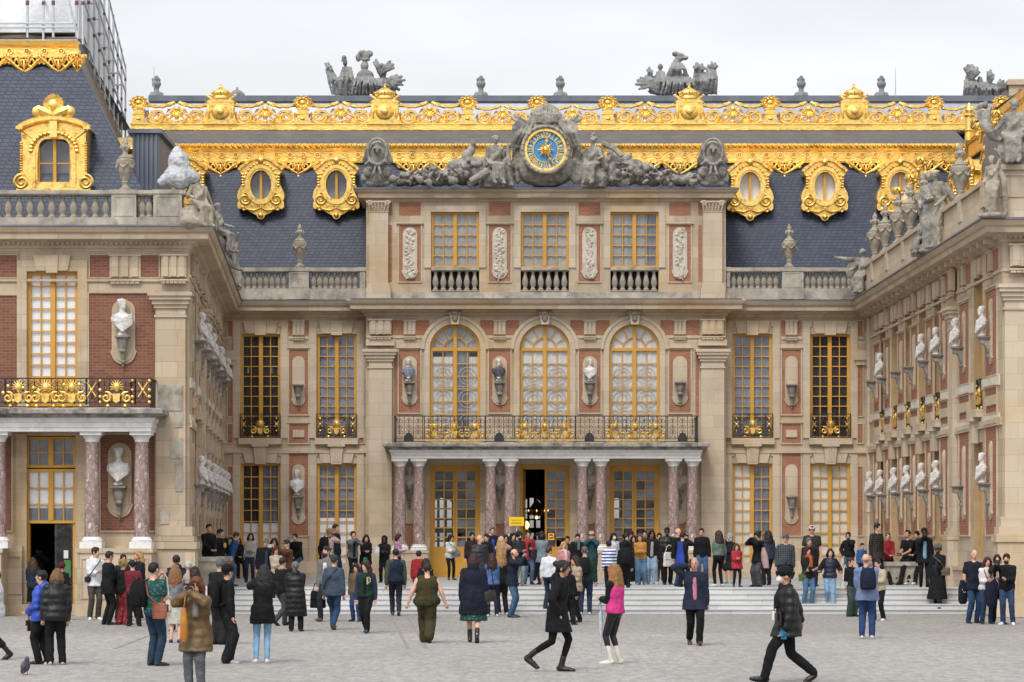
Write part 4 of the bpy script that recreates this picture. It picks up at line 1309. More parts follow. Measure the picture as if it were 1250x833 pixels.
for a_, b_ in ((XLB + .02, AX0 - .6), (AX1 + .6, XRB - .02)): tp.box(a_, b_, YF - .68, YF + .4, 10.255, 10.29)
tp.box(AX0 - .5, AX1 + .5, YA - .68, YA + .1, 10.27, 10.305)
tp.box(AX0, AX1, YA + .0, YA + 6, zz + .3, zz + .47)
tp.build('lead_flashing', M['lead'], PB)
ZP0 = 10.33
balustrade(PB, TF, [(xf(293), xf(351), 8), (xf(380), xf(438), 8)], XLB + .1, AX0 - .02, ZP0, y=-.42, zb=.38, h=.6, rail=.13, peds=[(xf(283) - .1, xf(292)), (xf(354), xf(378)), (xf(440), AX0 - .03)])
balustrade(PB, TF, [(xf(891), xf(950), 8), (xf(981), xf(1047), 9)], AX1 + .02, XRB - .1, ZP0, y=-.42, zb=.38, h=.6, rail=.13, peds=[(AX1 + .03, xf(890)), (xf(953), xf(979)), (xf(1048), XRB - .12)])
YS0, YS1, YG, YT = YF + .75, YF + 3.0, YF + 3.0, YF + 6.2
zs0, zs1 = 10.4, Z(197, YS1)
zg0, zg1 = Z(197, YG), Z(180, YG)
zu0, zu1 = Z(179.5, YG), Z(158.5, YT)
RX0, RX1 = XLB - 4, XRB + 4
rf = MB()
rf.add([(RX0, YS0, zs0), (RX1, YS0, zs0), (RX1, YS1, zs1), (RX0, YS1, zs1)], [(0, 1, 2, 3)])
rf.build('roof', M['slate'], PB)
ug = MB()
ug.add([(RX0, YG - .2, zu0), (RX1, YG - .2, zu0), (RX1, YT, zu1), (RX0, YT, zu1)], [(0, 1, 2, 3)])
ug.add([(RX0, YG - .2, zu0 - .06), (RX1, YG - .2, zu0 - .06), (RX1, YG - .2, zu0), (RX0, YG - .2, zu0)], [(0, 1, 2, 3)])
ug.build('upper_roof_slope', M['slate_grey'], PB)
bk = MB()
zr_ = Z(121, YT + 1.2)
bk.add([(X(182, YT + .6), YT + .6, zu1), (RX1 + 6, YT + .6, zu1), (RX1 + 6, YT + 1.1, zr_ - .1), (X(182, YT + 1.1), YT + 1.1, zr_ - .1)], [(0, 1, 2, 3)])
bk.build('zinc_slope', M['zinc'], PB)
rd = MB(); rd.box(X(182, YT + 1.2), RX1 + 6, YT + 1.0, YT + 3.2, zr_ - .12, zr_ + .1)
rd.box(RX0, RX1 + 6, YT + 4.9, YT + 5.1, 5.6, zr_ - .2); rd.box(RX0, xa(505), YT + 4.9, YT + 5.1, 0.1, 5.6); rd.box(xa(825), RX1 + 6, YT + 4.9, YT + 5.1, 0.1, 5.6); rd.box(RX0, RX1 + 6, YT + 3.1, YT + 5.1, zr_ - .21, zr_ - .13)
rd.build('ridge', M['lead'], PB)
gc = MB()
gc.sweep([(RX0, YG), (RX1, YG)], [(-.3, zg0 - .07), (.13, zg0 - .07), (.15, zg0), (.1, zg0 + .03), (.1, zg0 + .33), (.15, zg0 + .36), (.15, zg0 + .4), (.19, zg0 + .44), (.22, zg0 + .6), (-.3, zg0 + .62)])
gco = gc.build('gilded_cornice', M['gold_trim'], PB)
ro_ = MB()
for i in range(60):
 px = 205 + i * 16.6
 if 575 < px < 745: continue
 c = X(px, YG)
 ro_.lathe([(.1, 0), (.11, .02), (.06, .03), (.03, .05)], (0, 0, 0), 10) if False else None
 ro_.piece(); ro_.ring(arc(c, zg0 + .2, .11, .11, 0, 2 * PI, 13)[:-1], arc(c, zg0 + .2, .07, .07, 0, 2 * PI, 13)[:-1], YG - .16, YG - .09)
 ro_.ell((c, YG - .12, zg0 + .2), (.045, .05, .045), 6, 5)
rr_ = MB(); k = int((RX1 - RX0) / .2)
for i in range(k):
 x_ = RX0 + .2 * i
 rr_.tube([(x_, YG - .2, zg0 + .58), (x_ + .12, YG - .31, zg0 + .53), (x_ + .24, YG - .22, zg0 + .44)], [.035, .07, .035], 6)
for o_ in ro_.build_pieces('rosette', M['gold_trim'], None) + [rr_.build('twisted_roll', M['gold_trim'])]: o_.parent = gco; o_.location = (0, 0, 0)
def pendant_mesh():
 p = MB()
 for sg in (-1, 1):
  p.spiral((sg * .3, -.16), .17, .05, rad(100), 1.3, 0, .05, 5, 0, sg)
  p.spiral((sg * .62, -.1), .13, .04, rad(60), 1.2, 0, .045, 5, 0, sg)
  p.tube([(sg * .8, 0, 0), (sg * .55, -.02, -.14), (sg * .3, 0, -.3), (0, 0, -.42)], [.05, .055, .05, .03], 5)
  p.tube([(sg * .04, 0, -.05), (sg * .14, -.03, -.15), (sg * .06, 0, -.3)], [.03, .05, .02], 5)
 p.box(-.85, .85, -.02, .04, -.03, .06)
 p.ell((0, -.02, -.22), (.06, .05, .16), 6, 6); p.ell((0, 0, -.52), (.07, .06, .07), 6, 5); p.ell((0, 0, -.63), (.035, .03, .05), 6, 5)
 return p
pend = None
for px in (226, 270, 365, 505, 548, 785, 830, 957, 1056, 1128, 1160):
 loc = Vector((X(px, YG), YG - .2, zg0 - .06))
 if pend is None: pend = local_part('gilded_pendant', pendant_mesh(), M['gold'], gco, loc, smooth=50, parent_world=Vector((0, 0, 0)))
 else: dup(pend, gco, loc)
for o_ in gco.children:
 if o_.name.startswith('gilded_pendant'): o_.scale = (.84, 1, 1.0)
ZC0 = Z(158.5, YT)
cr = MB()
cr.box(X(159, YT), RX1 + 3, YT - .22, YT + .1, zu1 - .05, ZC0 + .04); cr.box(X(160, YT), RX1 + 3, YT - .15, YT + .06, ZC0 + .04, ZC0 + .17); cr.box(X(159.5, YT), RX1 + 3, YT - .18, YT + .08, ZC0 + .17, ZC0 + .22)
cro = cr.build('roof_cresting', M['gold_trim'], PB)
def scroll_panel():
 p = MB()
 for sg in (-1, 1):
  p.spiral((sg * .82, .3), .3, .05, rad(160), 1.9, 0, .075, 6, 0, sg)
  p.tube([(sg * .98, 0, .58), (sg * .6, 0, .56), (sg * .42, 0, .36), (sg * .22, 0, .52), (sg * .06, 0, .82)], [.05, .075, .06, .06, .04], 6)
  p.tube([(sg * .75, 0, .02), (sg * .5, -.02, .1), (sg * .3, 0, .25)], [.03, .06, .03], 6)
  p.tube([(sg * .55, 0, .04), (sg * .35, -.03, .08), (sg * .15, 0, .02)], [.03, .06, .03], 6)
  pts = [(sg * (.1 + 1.1 * t), -.02, .98 - .62 * t * (1 - t) - .06 * t) for t in [i / 12 for i in range(13)]]
  p.tube(pts, [.07 + .02 * ((i * 7) % 3) for i in range(13)], 6)
  p.ell((sg * .13, -.03, .95), (.09, .07, .1), 6, 5)
  p.tube([(sg * .05, -.02, .4), (sg * .22, -.05, .3), (sg * .34, -.02, .14)], [.03, .06, .02], 5)
 for sg in (-1, 1):
  for (x_, z_, a_) in ((.34, .2, 40), (.5, .3, 80), (.6, .12, 20), (1.08, .1, 70), (1.12, .4, 110), (.3, .6, 130), (.2, .1, 10)):
   c_, s_ = .15 * math.cos(rad(a_)), .15 * math.sin(rad(a_)); p.tube([(sg * (x_ - c_), 0, z_ - s_), (sg * x_, -.05, z_ + .03), (sg * (x_ + c_), 0, z_ + s_)], [.02, .055, .012], 5)
 for i in range(7):
  a_ = rad(15 + 25 * i); p.tube([(0, -.03, .3), (.2 * math.cos(a_), -.07, .36 + .2 * math.sin(a_)), (.33 * math.cos(a_), -.03, .36 + .3 * math.sin(a_))], [.03, .05, .014], 5)
 p.ell((0, -.04, .36), (.1, .08, .2), 8, 6); p.ell((0, -.03, .68), (.12, .08, .14), 8, 6); p.ell((0, -.05, .1), (.1, .07, .1), 8, 5)
 return p
def crown_pedestal():
 p = MB()
 p.prism([(-.66, -.06), (.66, -.06), (.56, .12), (.52, .4), (.5, .95), (-.5, .95), (-.52, .4), (-.56, .12)], -.2, .15)
 p.prism([(-.56, .95), (.56, .95), (.4, 1.08), (-.4, 1.08)], -.22, .16)
 p.ell((0, -.2, .48), (.34, .1, .36), 14, 8); p.ell((0, -.3, .52), (.15, .08, .18), 10, 7)
 for i in range(11):
  a = rad(-10 + 200 * i / 10); p.tube([(.14 * math.cos(a), -.27, .54 + .16 * math.sin(a)), (.3 * math.cos(a), -.27, .54 + .3 * math.sin(a))], [.03, .012], 4)
 for sg in (-1, 1):
  p.tube([(sg * .44, -.22, .75), (sg * .46, -.24, .5), (sg * .42, -.22, .2)], [.05, .07, .03], 6)
  p.tube([(0, 0, 1.06), (sg * .3, 0, 1.12), (sg * .52, 0, 1.3)], [.08, .07, .05], 6); p.ell((sg * .52, 0, 1.3), .07, 6, 5)
 p.lathe([(.3, 1.1), (.34, 1.18), (.3, 1.24), (.3, 1.3), (.36, 1.4), (.3, 1.52), (.1, 1.6), (.05, 1.62)], (0, 0, 0), 14, sy=.7)
 for i in range(8):
  a = 2 * PI * i / 8; p.tube([(.3 * math.cos(a), .21 * math.sin(a), 1.28), (.38 * math.cos(a), .26 * math.sin(a), 1.42), (.05 * math.cos(a), .03 * math.sin(a), 1.64)], .03, 5)
 p.ell((0, 0, 1.68), .055, 8, 6); p.box(-.018, .018, -.018, .018, 1.7, 1.86); p.box(-.06, .06, -.015, .015, 1.77, 1.81)
 return p
def flower_pedestal():
 p = MB()
 p.prism([(-.3, -.06), (.3, -.06), (.24, .1), (.2, .3), (.18, .66), (-.18, .66), (-.2, .3), (-.24, .1)], -.16, .12)
 p.box(-.23, .23, -.18, .14, .4, .46); p.box(-.22, .22, -.18, .14, .62, .69); p.ell((0, -.16, .2), (.1, .05, .08), 8, 5)
 p.ell((0, 0, .95), (.2, .17, .2), 10, 8)
 for i in range(11):
  a = 2 * PI * i / 11
  p.tube([(.12 * math.cos(a), -.08, .95 + .12 * math.sin(a)), (.28 * math.cos(a), -.14, .95 + .27 * math.sin(a)), (.38 * math.cos(a), -.05, .95 + .34 * math.sin(a))], [.06, .08, .025], 5)
  p.ell((.2 * math.cos(a + .3), -.14, .95 + .2 * math.sin(a + .3)), .05, 5, 4)
 return p
units = {}
def put_unit(kind, mk, mat_, parent, loc, name, rz=0, pw=Vector((0, 0, 0)), k=1.0):
 if kind not in units:
  units[kind] = local_part(name, mk(), M[mat_], parent, loc, (0, 0, rz), 50, pw)
  units[kind].scale = (k,) * 3
  return units[kind]
 o = dup(units[kind], parent, Vector(loc) - pw, (0, 0, rz)); o.scale = (k,) * 3
 return o
zc1 = ZC0 + .22
ped_x = [(170, 0), (270, 1), (370, 0), (470, 1), (571, 0), (656, 0), (742, 0), (841, 1), (940, 0), (1042, 1), (1140, 0), (1222, 0)]
for px, big in ped_x:
 put_unit('crown' if big else 'flower', crown_pedestal if big else flower_pedestal, 'gold', cro, (X(px, YT), YT - .05, zc1), 'crowned_shield' if big else 'flower_pedestal')
for (a_, b1), (b_, b2) in zip(ped_x[:-1], ped_x[1:]):
 m_ = (a_ + b_) / 2 + (4 if b1 and not b2 else -4 if b2 and not b1 else 0)
 put_unit('scroll', scroll_panel, 'gold', cro, (X(m_, YT), YT, zc1), 'scroll_panel', k=min(1.0, (b_ - a_) / 100 + .0))
for o_ in cro.children: o_.scale.z *= .8
def dormer_outline():
 r_ = []
 half_ = [(0, -1.13), (.1, -1.08), (.16, -.97), (.3, -.9), (.5, -.78), (.78, -.74), (.84, -.68), (.84, -.52), (.8, -.46), (.86, -.3), (.82, -.1), (.7, .12), (.64, .3), (.64, .52), (.74, .56), (.78, .66), (.74, .74), (.58, .84), (.44, .98), (.26, 1.06), (0, 1.1)]
 return half_ + [(-a, b) for a, b in reversed(half_[1:-1])]
def dormer_parts(T):
 s = MB(T)
 ol = dormer_outline()
 n = len(ol)
 inner = []
 for a, b in ol:
  t = math.atan2(b - .12, a)
  inner.append((.40 * math.cos(t), .12 + .56 * math.sin(t)))
 s.ring(ol, inner, -.22, .9)
 n2 = 32
 s.ring(arc(0, .12, .56, .72, 0, 2 * PI, n2 + 1)[:-1], arc(0, .12, .45, .6, 0, 2 * PI, n2 + 1)[:-1], -.32, -.1)
 s.ring(arc(0, .12, .46, .61, 0, 2 * PI, n2 + 1)[:-1], arc(0, .12, .38, .53, 0, 2 * PI, n2 + 1)[:-1], -.27, 0)
 hood = [(x, z) for x, z in ol if z > .6]
 hs_ = sorted(hood)
 for (a, b), (c, d) in zip(hs_[:-1], hs_[1:]): s.tube([(a, -.26, b), (c, -.26, d)], .07, 6)
 for i in range(13):
  a = rad(20 + 140 * i / 12); s.ell((.62 * math.cos(a), -.28, .12 + .78 * math.sin(a)), .05, 6, 5)
 for sg in (-1, 1):
  s.spiral((sg * .57, -.4), .23, .04, rad(90), 1.8, -.27, .05, 5, 0, sg)
  for k in range(5): s.ell((sg * (.66 - .005 * k), -.26, .5 - .1 * k), (.06, .07, .045), 6, 5)
  s.spiral((sg * .62, -.74), .09, .03, 0, 1.2, -.24, .035, 5, 0, sg)
  s.tube([(sg * .5, -.24, -.76), (sg * .25, -.3, -.82), (0, -.26, -.72)], [.03, .05, .03], 5)
 s.ell((0, -.3, 1.0), (.11, .08, .12), 8, 6); s.ell((0, -.28, -.98), (.1, .09, .1), 8, 6); s.ell((0, -.24, -.66), (.1, .06, .06), 8, 5)
 for k in range(5): s.tube([(-.12 + .06 * k, -.3, -.62), (-.12 + .06 * k, -.3, -.72)], .014, 4)
 fr = MB(T); fr.box(-.045, .045, -.14, -.02, -.42, .66)
 pn = MB(T); pts = arc(0, .12, .41, .57, 0, 2 * PI, 25)[:-1]; pn.add([(a, -.03, b) for a, b in pts], [tuple(range(24))])
 cu = MB(T); pts = arc(0, .12, .45, .6, 0, 2 * PI, 25)[:-1]; cu.add([(a, .12, b) for a, b in pts], [tuple(range(24))])
 return s, fr, pn, cu
def dormer(parent, loc, rz, curtain, k=1.0, pw=None):
 key = 'dormer_' + curtain
 pw = wloc(parent) if pw is None else pw
 if key not in PROTO:
  s, fr, pn, cu = dormer_parts(None)
  o = s.build('oval_dormer', M['gold'], None, 45)
  ks = [fr.build('mullion', M['ochre']), pn.build('pane', M['glass']), cu.build('curtain', M[curtain])]
  PROTO[key] = (o, ks)
  for q in ks: q.parent = o
 else:
  o0, k0 = PROTO[key]
  o = dup(o0)
  for q in k0: dup(q, o)
 o.parent = parent
 o.location = Vector(loc) - pw; o.rotation_euler = (0, 0, rz); o.scale = (k,) * 3
 return o
for px, cu in ((319, 'sky_tint_blind'), (411, 'sky_tint_blind'), (915, 'blind'), (1006, 'blind'), (1098, 'blind'), (227, 'sky_tint_blind')):
 zz_ = Z(231 + (2 if px > 800 else 0), YS0 + 1.3)
 dormer(PB, (X(px, YS0 + 1.3), YS0 + 1.3, zz_), 0, cu, .98)
dp = MB()
for px in (268, 1061.5):
 dp.piece()
 c = X(px, YF - .25)
 dp.tube([(c, YF - .25, 9.7), (c, YF - .25, PLAT + .35)], .1, 10)
 for z_ in (3, 5.3, 7.6): dp.tube([(c, YF - .25, z_ - .06), (c, YF - .25, z_ + .06)], .125, 10)
 dp.tube([(c, YF - .25, PLAT + .7), (c, YF - .3, PLAT + .3), (c, YF - .55, PLAT + .1)], [.12, .15, .15], 10)
dp.build_pieces('drainpipe', M['stone_pale'], PB, 40)
# ------------------------------------------------------------------ the two wings
def put_panel(br, st, a, b, z0, z1, y=0.0, w=.045):
 br.box(a, b, y - .012, y + .03, z0, z1)
 frame_rect(st, a, b, z0, z1, w, y - .045, y + .02)
def side_wall(parent, T, Lw, wins, piers, pils, brickm):
 """inner court wall of a wing. wins/piers/pils: distances along the wall from its start."""
 wb = MB(T); st_, br_, cs_, bl_ = MB(T), MB(T), MB(T), MB(T)
 w = 1.3
 hs_ = []
 for u in wins: hs_ += [(u - w / 2, u + w / 2, ZW1B, ZW1T), (u - w / 2, u + w / 2, 1.5, ZW0T)]
 wall_sheet(wb, 0, Lw, 0, 10.3, hs_, depth=.34, mr=1)
 wb.build('wall', [M['stone'], M['reveal']], parent)
 for i, u in enumerate(wins):
  a, b = u - w / 2, u + w / 2
  window(parent, T, a, b, ZW1B, ZW1T, 4, 10, .2, 'cream')
  window(parent, T, a, b, 1.5, ZW0T, 4, 9, .2, 'cream')
  balconet(parent, T, a, b, ZW1B, Z(505, YF), .075)
  for z0, z1 in ((ZW1B, ZW1T), (1.5, ZW0T)):
   for sg in ((-1, 1) if brickm is not M['brick'] else ()):
    q = sorted((u + sg * (w / 2 + .01), u + sg * (w / 2 + .13)))
    st_.box(q[0], q[1], -.03, .02, z0, z1 + .22)
  voussoir(st_, u, ZW1T + .02, Z(392, YF), 0)
  st_.prism([(u - .15, ZW0T - .03), (u + .15, ZW0T - .03), (u + .2, ZW1B - .3), (u - .2, ZW1B - .3)], -.2, -.02)
  st_.box(a - .06, b + .06, -.2, .02, ZW1B - .22, ZW1B - .005); st_.box(u - .28, u + .28, -.28, .01, ZW1B - .32, ZW1B - .225)
 tops = []
 for u, (lo, hi) in piers:
  bay_pier(parent, T, u, st_, br_, cs_, side=True, upper=hi != 2, lower=lo != 2, w=(1.36 if u < 17 else 1.6) if brickm is M['brick'] else .86)
 for u in pils:
  pilaster(st_, u, .62, 2.0, Z(427, YF), 0, .14)
  st_.box(u - .45, u + .45, -.3, .02, .05, 2.0)
  triglyph(st_, u, Z_BAND + .1, Z(390, YF), .6, -.08)
 for z0, z1, p in ((5.0, 5.2, .07), (Z_BAND - .02, Z_BAND + .05, .04), (5.62 - .56, 5.62 - .5, .03)):
  st_.box(.02, Lw - .02, -p, .02, z0, z1)
 for (za_, zb_) in ((Z(517, YF), Z(507.5, YF)), (Z(552, YF), Z(542.5, YF))):
  ed = [.05] + [q for u in sorted(wins) for q in (u - w / 2 - .02, u + w / 2 + .02)] + [Lw - .35]
  for a, b in zip(ed[::2], ed[1::2]): bl_.box(a, b, -.035, .02, za_, zb_)
 bl_.build_pieces('stone_belt', M['belt'], parent, every=(8, 6))
 st_.box(.02, Lw - .02, -.12, .02, .02, 1.15); st_.box(.02, Lw - .02, -.16, .02, 1.15, 1.25)
 st_.build('stone_trim', M['stone_pale'], parent)
 br_.build_pieces('brick_panel', brickm, parent, every=(8, 6))
 cs_.build_pieces('console', M['console'], parent, 40)
def hip_roof(parent, corner, inner_end, side, z0=10.5, z1=15.3, back=2.7, out=34.0):
 """mansard of a wing: front slope and inner-court slope meeting at a hip. side=-1 left wing, +1 right wing."""
 cx, cy = corner; ex, ey = inner_end
 s = side
 q = .9
 f0 = (cx + s * q, cy + q); f1 = (cx + s * (q + back), cy + q + back)
 e0 = (ex + s * q, ey + 3); e1 = (ex + s * (q + back), ey + 3)
 o0 = (cx + s * out, cy + q); o1 = (cx + s * out, cy + q + back)
 mb = MB()
 v = [(f0[0], f0[1], z0), (o0[0], o0[1], z0), (o1[0], o1[1], z1), (f1[0], f1[1], z1), (e0[0], e0[1], z0), (e1[0], e1[1], z1)]
 mb.add(v, [(0, 1, 2, 3), (4, 0, 3, 5)])
 mb.build('roof', M['slate'], parent)
 tp_ = MB(); tp_.add([(f1[0], f1[1], z1 + .72), (o1[0], o1[1], z1 + .72), (o1[0], ey + 3, z1 + 1.3), (e1[0], e1[1], z1 + 1.3)], [(0, 1, 2, 3)])
 tp_.build('upper_roof_slope', M['slate_grey'], parent)
 return f0, f1, e0, e1
LW = thing('palace_wing', 'left palace wing with columned doorway, gilded balcony and scaffolding on its roof', 'palace wing', (XLF, YL, 0))
TL = Matrix.Translation((0, YL, 0))
xl = lambda p: X(p, YL)
zl = lambda p: Z(p, YL)
LX0 = XLF - 36.0
ww = (xl(33), xl(95)); dwr = (xl(30), xl(92))
far_w = (ww[0] - 4.1, ww[1] - 4.1)
holes = [(ww[0], ww[1], zl(505), zl(332)), (dwr[0], dwr[1], .12, zl(532)), (far_w[0], far_w[1], zl(505), zl(332)), (far_w[0], far_w[1], .9, zl(532))]
wb = MB(TL)
wall_sheet(wb, LX0, XLF, 0, 10.3, holes, depth=.4)
wb.build('wall', M['stone'], LW)
st, br, cs = MB(TL), MB(TL), MB(TL)
window(LW, TL, ww[0], ww[1], zl(505), zl(332), 4, 9, .1, 'blind', solid=1.0)
window(LW, TL, far_w[0], far_w[1], zl(505), zl(332), 4, 9, .1, 'blind', solid=1.0)
window(LW, TL, far_w[0], far_w[1], .9, zl(532), 4, 9, .22, 'blue')
window(LW, TL, dwr[0], dwr[1], zl(571), zl(533), 4, 2, .16, 'blue', rowstyle=[('blue', 0, 1, 0, 1), ('grey', 0, 1, .3, 1)])
window(LW, TL, dwr[0], dwr[1], zl(639), zl(572.5), 4, 3, .16, 'blind', rowstyle=[('blind', 0, 1, .24, 1), ('blue', 0, 1, 0, .24)], room=False)
dj = MB(TL)
dj.box(dwr[0], dwr[0] + .1, .2, .38, .12, zl(639.5)); dj.box(dwr[1] - .1, dwr[1], .2, .38, .12, zl(639.5))
dj.build('door_frame', M['ochre'], LW)
dr_ = MB(TL)
y0, y1 = .385, 5.0
a, b, c, d = dwr[0] - .5, dwr[1] + .5, .1, zl(571)
dr_.add([(a, y0, c), (b, y0, c), (b, y1, c), (a, y1, c), (a, y0, d), (b, y0, d), (b, y1, d), (a, y1, d)], [(0, 1, 2, 3), (4, 7, 6, 5), (2, 6, 7, 3), (0, 3, 7, 4), (1, 5, 6, 2)])
dr_.build('dark_interior', M['hall'], LW)
gd = MB(TL)
xg0, xg1 = xl(66), xl(84)
gd.add([(xg0, .42, .2), (xg1, .42, .2), (xg1, .42, zl(640)), (xg0, .42, zl(640))], [(0, 1, 2, 3)])
gd.box(xg0 - .05, xg0, .4, .46, .14, zl(640)); gd.box(xg1, xg1 + .05, .4, .46, .14, zl(640))
gdo = gd.build('glass_door', M['glass'], LW)
ps = MB(TL); ps.box(xl(75), xl(83), .43, .437, zl(705), zl(684)); po = ps.build('green_poster', noise_mat('green_poster', (.05, .22, .05), (.07, .27, .06), 2, .6, bstr=0)); po.parent = gdo; po.location = (0, 0, 0)
ps = MB(TL); ps.box(xl(74.5), xl(80), .428, .435, zl(682), zl(672)); po = ps.build('notice', M['blind']); po.parent = gdo; po.location = (0, 0, 0)
for w_ in (ww, far_w):
 for sg in (0, 1):
  a, b = (w_[0] - .26, w_[0] - .003) if sg == 0 else (w_[1] + .003, w_[1] + .26)
  st.box(a, b, -.06, .02, zl(508), zl(318))
 st.box(w_[0] - .003, w_[1] + .003, -.055, .02, zl(331.5), zl(318))
 voussoir(st, (w_[0] + w_[1]) / 2, zl(331), zl(312), -.05, k=.8)
 for sg in (0, 1):
  a, b = (w_[0] - .28, w_[0] - .003) if sg == 0 else (w_[1] + .003, w_[1] + .28)
  st.box(a, b, -.05, .02, .05, zl(530))
put_panel(br, st, xl(109), xl(189.5), zl(497), zl(359))
put_panel(br, st, xl(-32), xl(21), zl(497), zl(361))
put_panel(br, st, xl(-140), xl(-110), zl(497), zl(361))
for a, b in ((110, 134), (172, 194), (-30, 21)): put_panel(br, st, xl(a), xl(b), zl(339), zl(312), w=.03)
triglyph(st, xl(153), zl(339), zl(311), .78, 0); triglyph(st, xl(213), zl(339), zl(311), .66, -.1)
st.box(LX0, XLF - .02, -.05, .02, zl(344), zl(341)); st.box(xl(109), xl(190), -.07, .02, zl(358), zl(355))
niche_plate(st, xl(151), zl(445), zl(366), .62)
console_mb(cs, xl(151), zl(411), -.06, .78)
niche_plate(st, xl(146.5), zl(632), zl(541), .62)
console_mb(cs, xl(146.5), zl(594), -.06, .85)
put_panel(br, st, xl(123), xl(189), zl(648), zl(531)); put_panel(br, st, xl(-8), xl(14), zl(648), zl(531)); put_panel(br, st, xl(-30), xl(-9.5), zl(648), zl(531))
pilaster(st, (xl(191.5) + XLF) / 2 - .04, XLF - xl(191.5) - .08, 2.35, zl(358), 0, .2, base=False)
xb0, xb1 = xl(190), XLF
for i, (e, a, b) in enumerate(((.0, 0, 1.75), (.05, 1.75, 1.95), (-.03, 1.95, 2.1), (-.08, 2.1, 2.35))):
 st.box(xb0 - .05 - e, xb1 + .2 + e, -.4 - e, .3, a + .01, b)
st.box(LX0, xb0 - .1, -.3, .02, 0, .3); st.box(xl(93), xb0 - .1, -.24, .02, .3, 1.83)
st.box(LX0, xl(29), -.24, .02, .3, 1.83)
for a, b in ((97, 120), (126, 158), (163, 186), (-6, 27)): frame_rect(st, xl(a), xl(b), .6, 1.55, .03, -.29, -.235)
st.build('stone_trim', M['stone'], LW)
br.build_pieces('brick_panel', M['brick_dark'], LW, every=(8, 6))
cs.build_pieces('console', M['console'], LW, 40)
rp = MB(TL)
for (a, b, c, d) in ((192, 229, 502, 470), (211, 229, 522, 503), (192, 208, 522, 503), (207, 229, 560, 535), (213, 229, 600, 561), (194, 212, 640, 622)):
 rp.box(xl(a) + .05, xl(b) - .1, -.224, -.1, zl(c), zl(d) - .01)
rp.build_pieces('stained_block', M['stone_wet'], LW, every=(8, 6))
YPC = YL - .85
xp = lambda p: X(p, YPC)
ye0 = Z(527, YPC - .35)
zb0 = Z(664, YPC)
first = None
for px in (-1.5, 112.5, 173, -88):
 mb = MB(); H_ = ye0 - zb0
 mb.lathe([(.205, .17), (.205, .25), (.2, 1.0), (.19, 1.8), (.172, H_ - .3), (.18, H_ - .28), (.165, H_ - .25)], (0, 0, 0), 20)
 if first is None:
  first = local_part('column', mb, M['marble_red'], LW, (xp(px), YPC, zb0), smooth=40)
  bm_ = MB(); bm_.box(-.29, .29, -.29, .29, -.12, .05); bm_.lathe([(.27, .05), (.285, .09), (.25, .13), (.24, .15), (.215, .18)], (0, 0, 0), 20)
  cbase = bm_.build('column_base', M['marble_white'], None, 40); cbase.parent = first; wm = MB(); wm.lathe([(.185, H_ - .26), (.19, H_ - .2), (.24, H_ - .12), (.27, H_ - .09)], (0, 0, 0), 20); wm.box(-.28, .28, -.28, .28, H_ - .088, H_)
  cap = wm.build('capital', M['marble_white'], None, 40); cap.parent = first
 else:
  q = dup(first, LW, Vector((xp(px), YPC, zb0)) - wloc(LW)); dup(cap, q); dup(cbase, q)
for a, b in ((-110, 4.5), (97, 187)):
 pm = MB(); a, b = xp(a), xp(b)
 pm.box(a, b, YPC - .36, YL, 0, zb0 - .12); pm.box(a - .05, b + .05, YPC - .42, YL, .002, .3); pm.box(a - .04, b + .04, YPC - .4, YL, zb0 - .24, zb0 - .125)
 for k in range(2):
  w_ = (b - a) / 2; frame_rect(pm, a + w_ * k + .12, a + w_ * (k + 1) - .12, .5, zb0 - .4, .035, YPC - .385, YPC - .355)
 pm.build('column_pedestal', M['stone'], LW)
en = MB()
ep = [(LX0 + 2, YL + .02), (LX0 + 2, YPC - .33), (X(184, YPC - .33), YPC - .33), (X(184, YPC - .33), YL + .02)]
ye0 += .003
en.sweep(ep, [(-.35, ye0), (0, ye0), (0, ye0 + .1), (.025, ye0 + .105), (.025, ye0 + .22), (.06, ye0 + .25), (.09, ye0 + .3), (.09, ye0 + .36), (-.35, ye0 + .36)])
en.box(LX0 + 2.1, X(182, YPC), YPC - .2, YL + .02, ye0 + .2, ye0 + .33)
for i in range(120):
 x_ = X(186, YPC) - .06 * i
 en.box(x_ - .035, x_ - .005, YPC - .45, YPC - .41, ye0 + .3, ye0 + .355)
en.build('porch_entablature', M['marble_white'], LW)
bs = MB()
bs.sweep(ep, [(-.3, ye0 + .365), (.12, ye0 + .365), (.15, ye0 + .42), (.34, ye0 + .46), (.34, ye0 + .56), (.27, ye0 + .6), (-.3, ye0 + .6)])
bs.box(LX0 + 2.1, X(182, YPC), YPC - .25, YL + .02, ye0 + .37, ye0 + .59)
bs.build('balcony_slab', M['slab'], LW)
ZR0 = ye0 + .6
YRL = YPC - .42
ZR1 = Z(461.5, YRL)
xq = lambda p: X(p, YRL)
rl, gl = MB(), MB()
rail_bars(rl, xq(-150), xq(184), ZR0, ZR1, YRL)
for a, b in ((-146, 6), (106, 120), (160, 165), (165.5, 183)):
 iron_panel(rl, xq(a), xq(b), ZR0 + .1, ZR1, YRL)
iron_panel(rl, xq(7), xq(105), ZR0 + .1, ZR1, YRL); iron_panel(rl, xq(121), xq(160), ZR0 + .1, ZR1, YRL)
xx = xq(184)
rl.box(xx - .02, xx + .02, YRL, YL - .02, ZR1 - .034, ZR1 - .004)
for k in range(5): rl.box(xx - .012, xx + .012, YRL + .22 * k - .012, YRL + .22 * k + .012, ZR0, ZR1)
for px in (22.5, 56, 88, 142.5, -30, -62): emblem(gl, xq(px), ZR0 + .13, YRL - .03, 1.0)
gl.piece()
for px in (112, 174.5):
 for sg in (-1, 1): gl.tube([(xq(px) - sg * .12, YRL - .03, ZR0 + .3), (xq(px) + sg * .12, YRL - .03, ZR1 - .12)], .02, 4)
 gl.ell((xq(px), YRL - .03, (ZR0 + ZR1) / 2 + .08), .05, 6, 5)
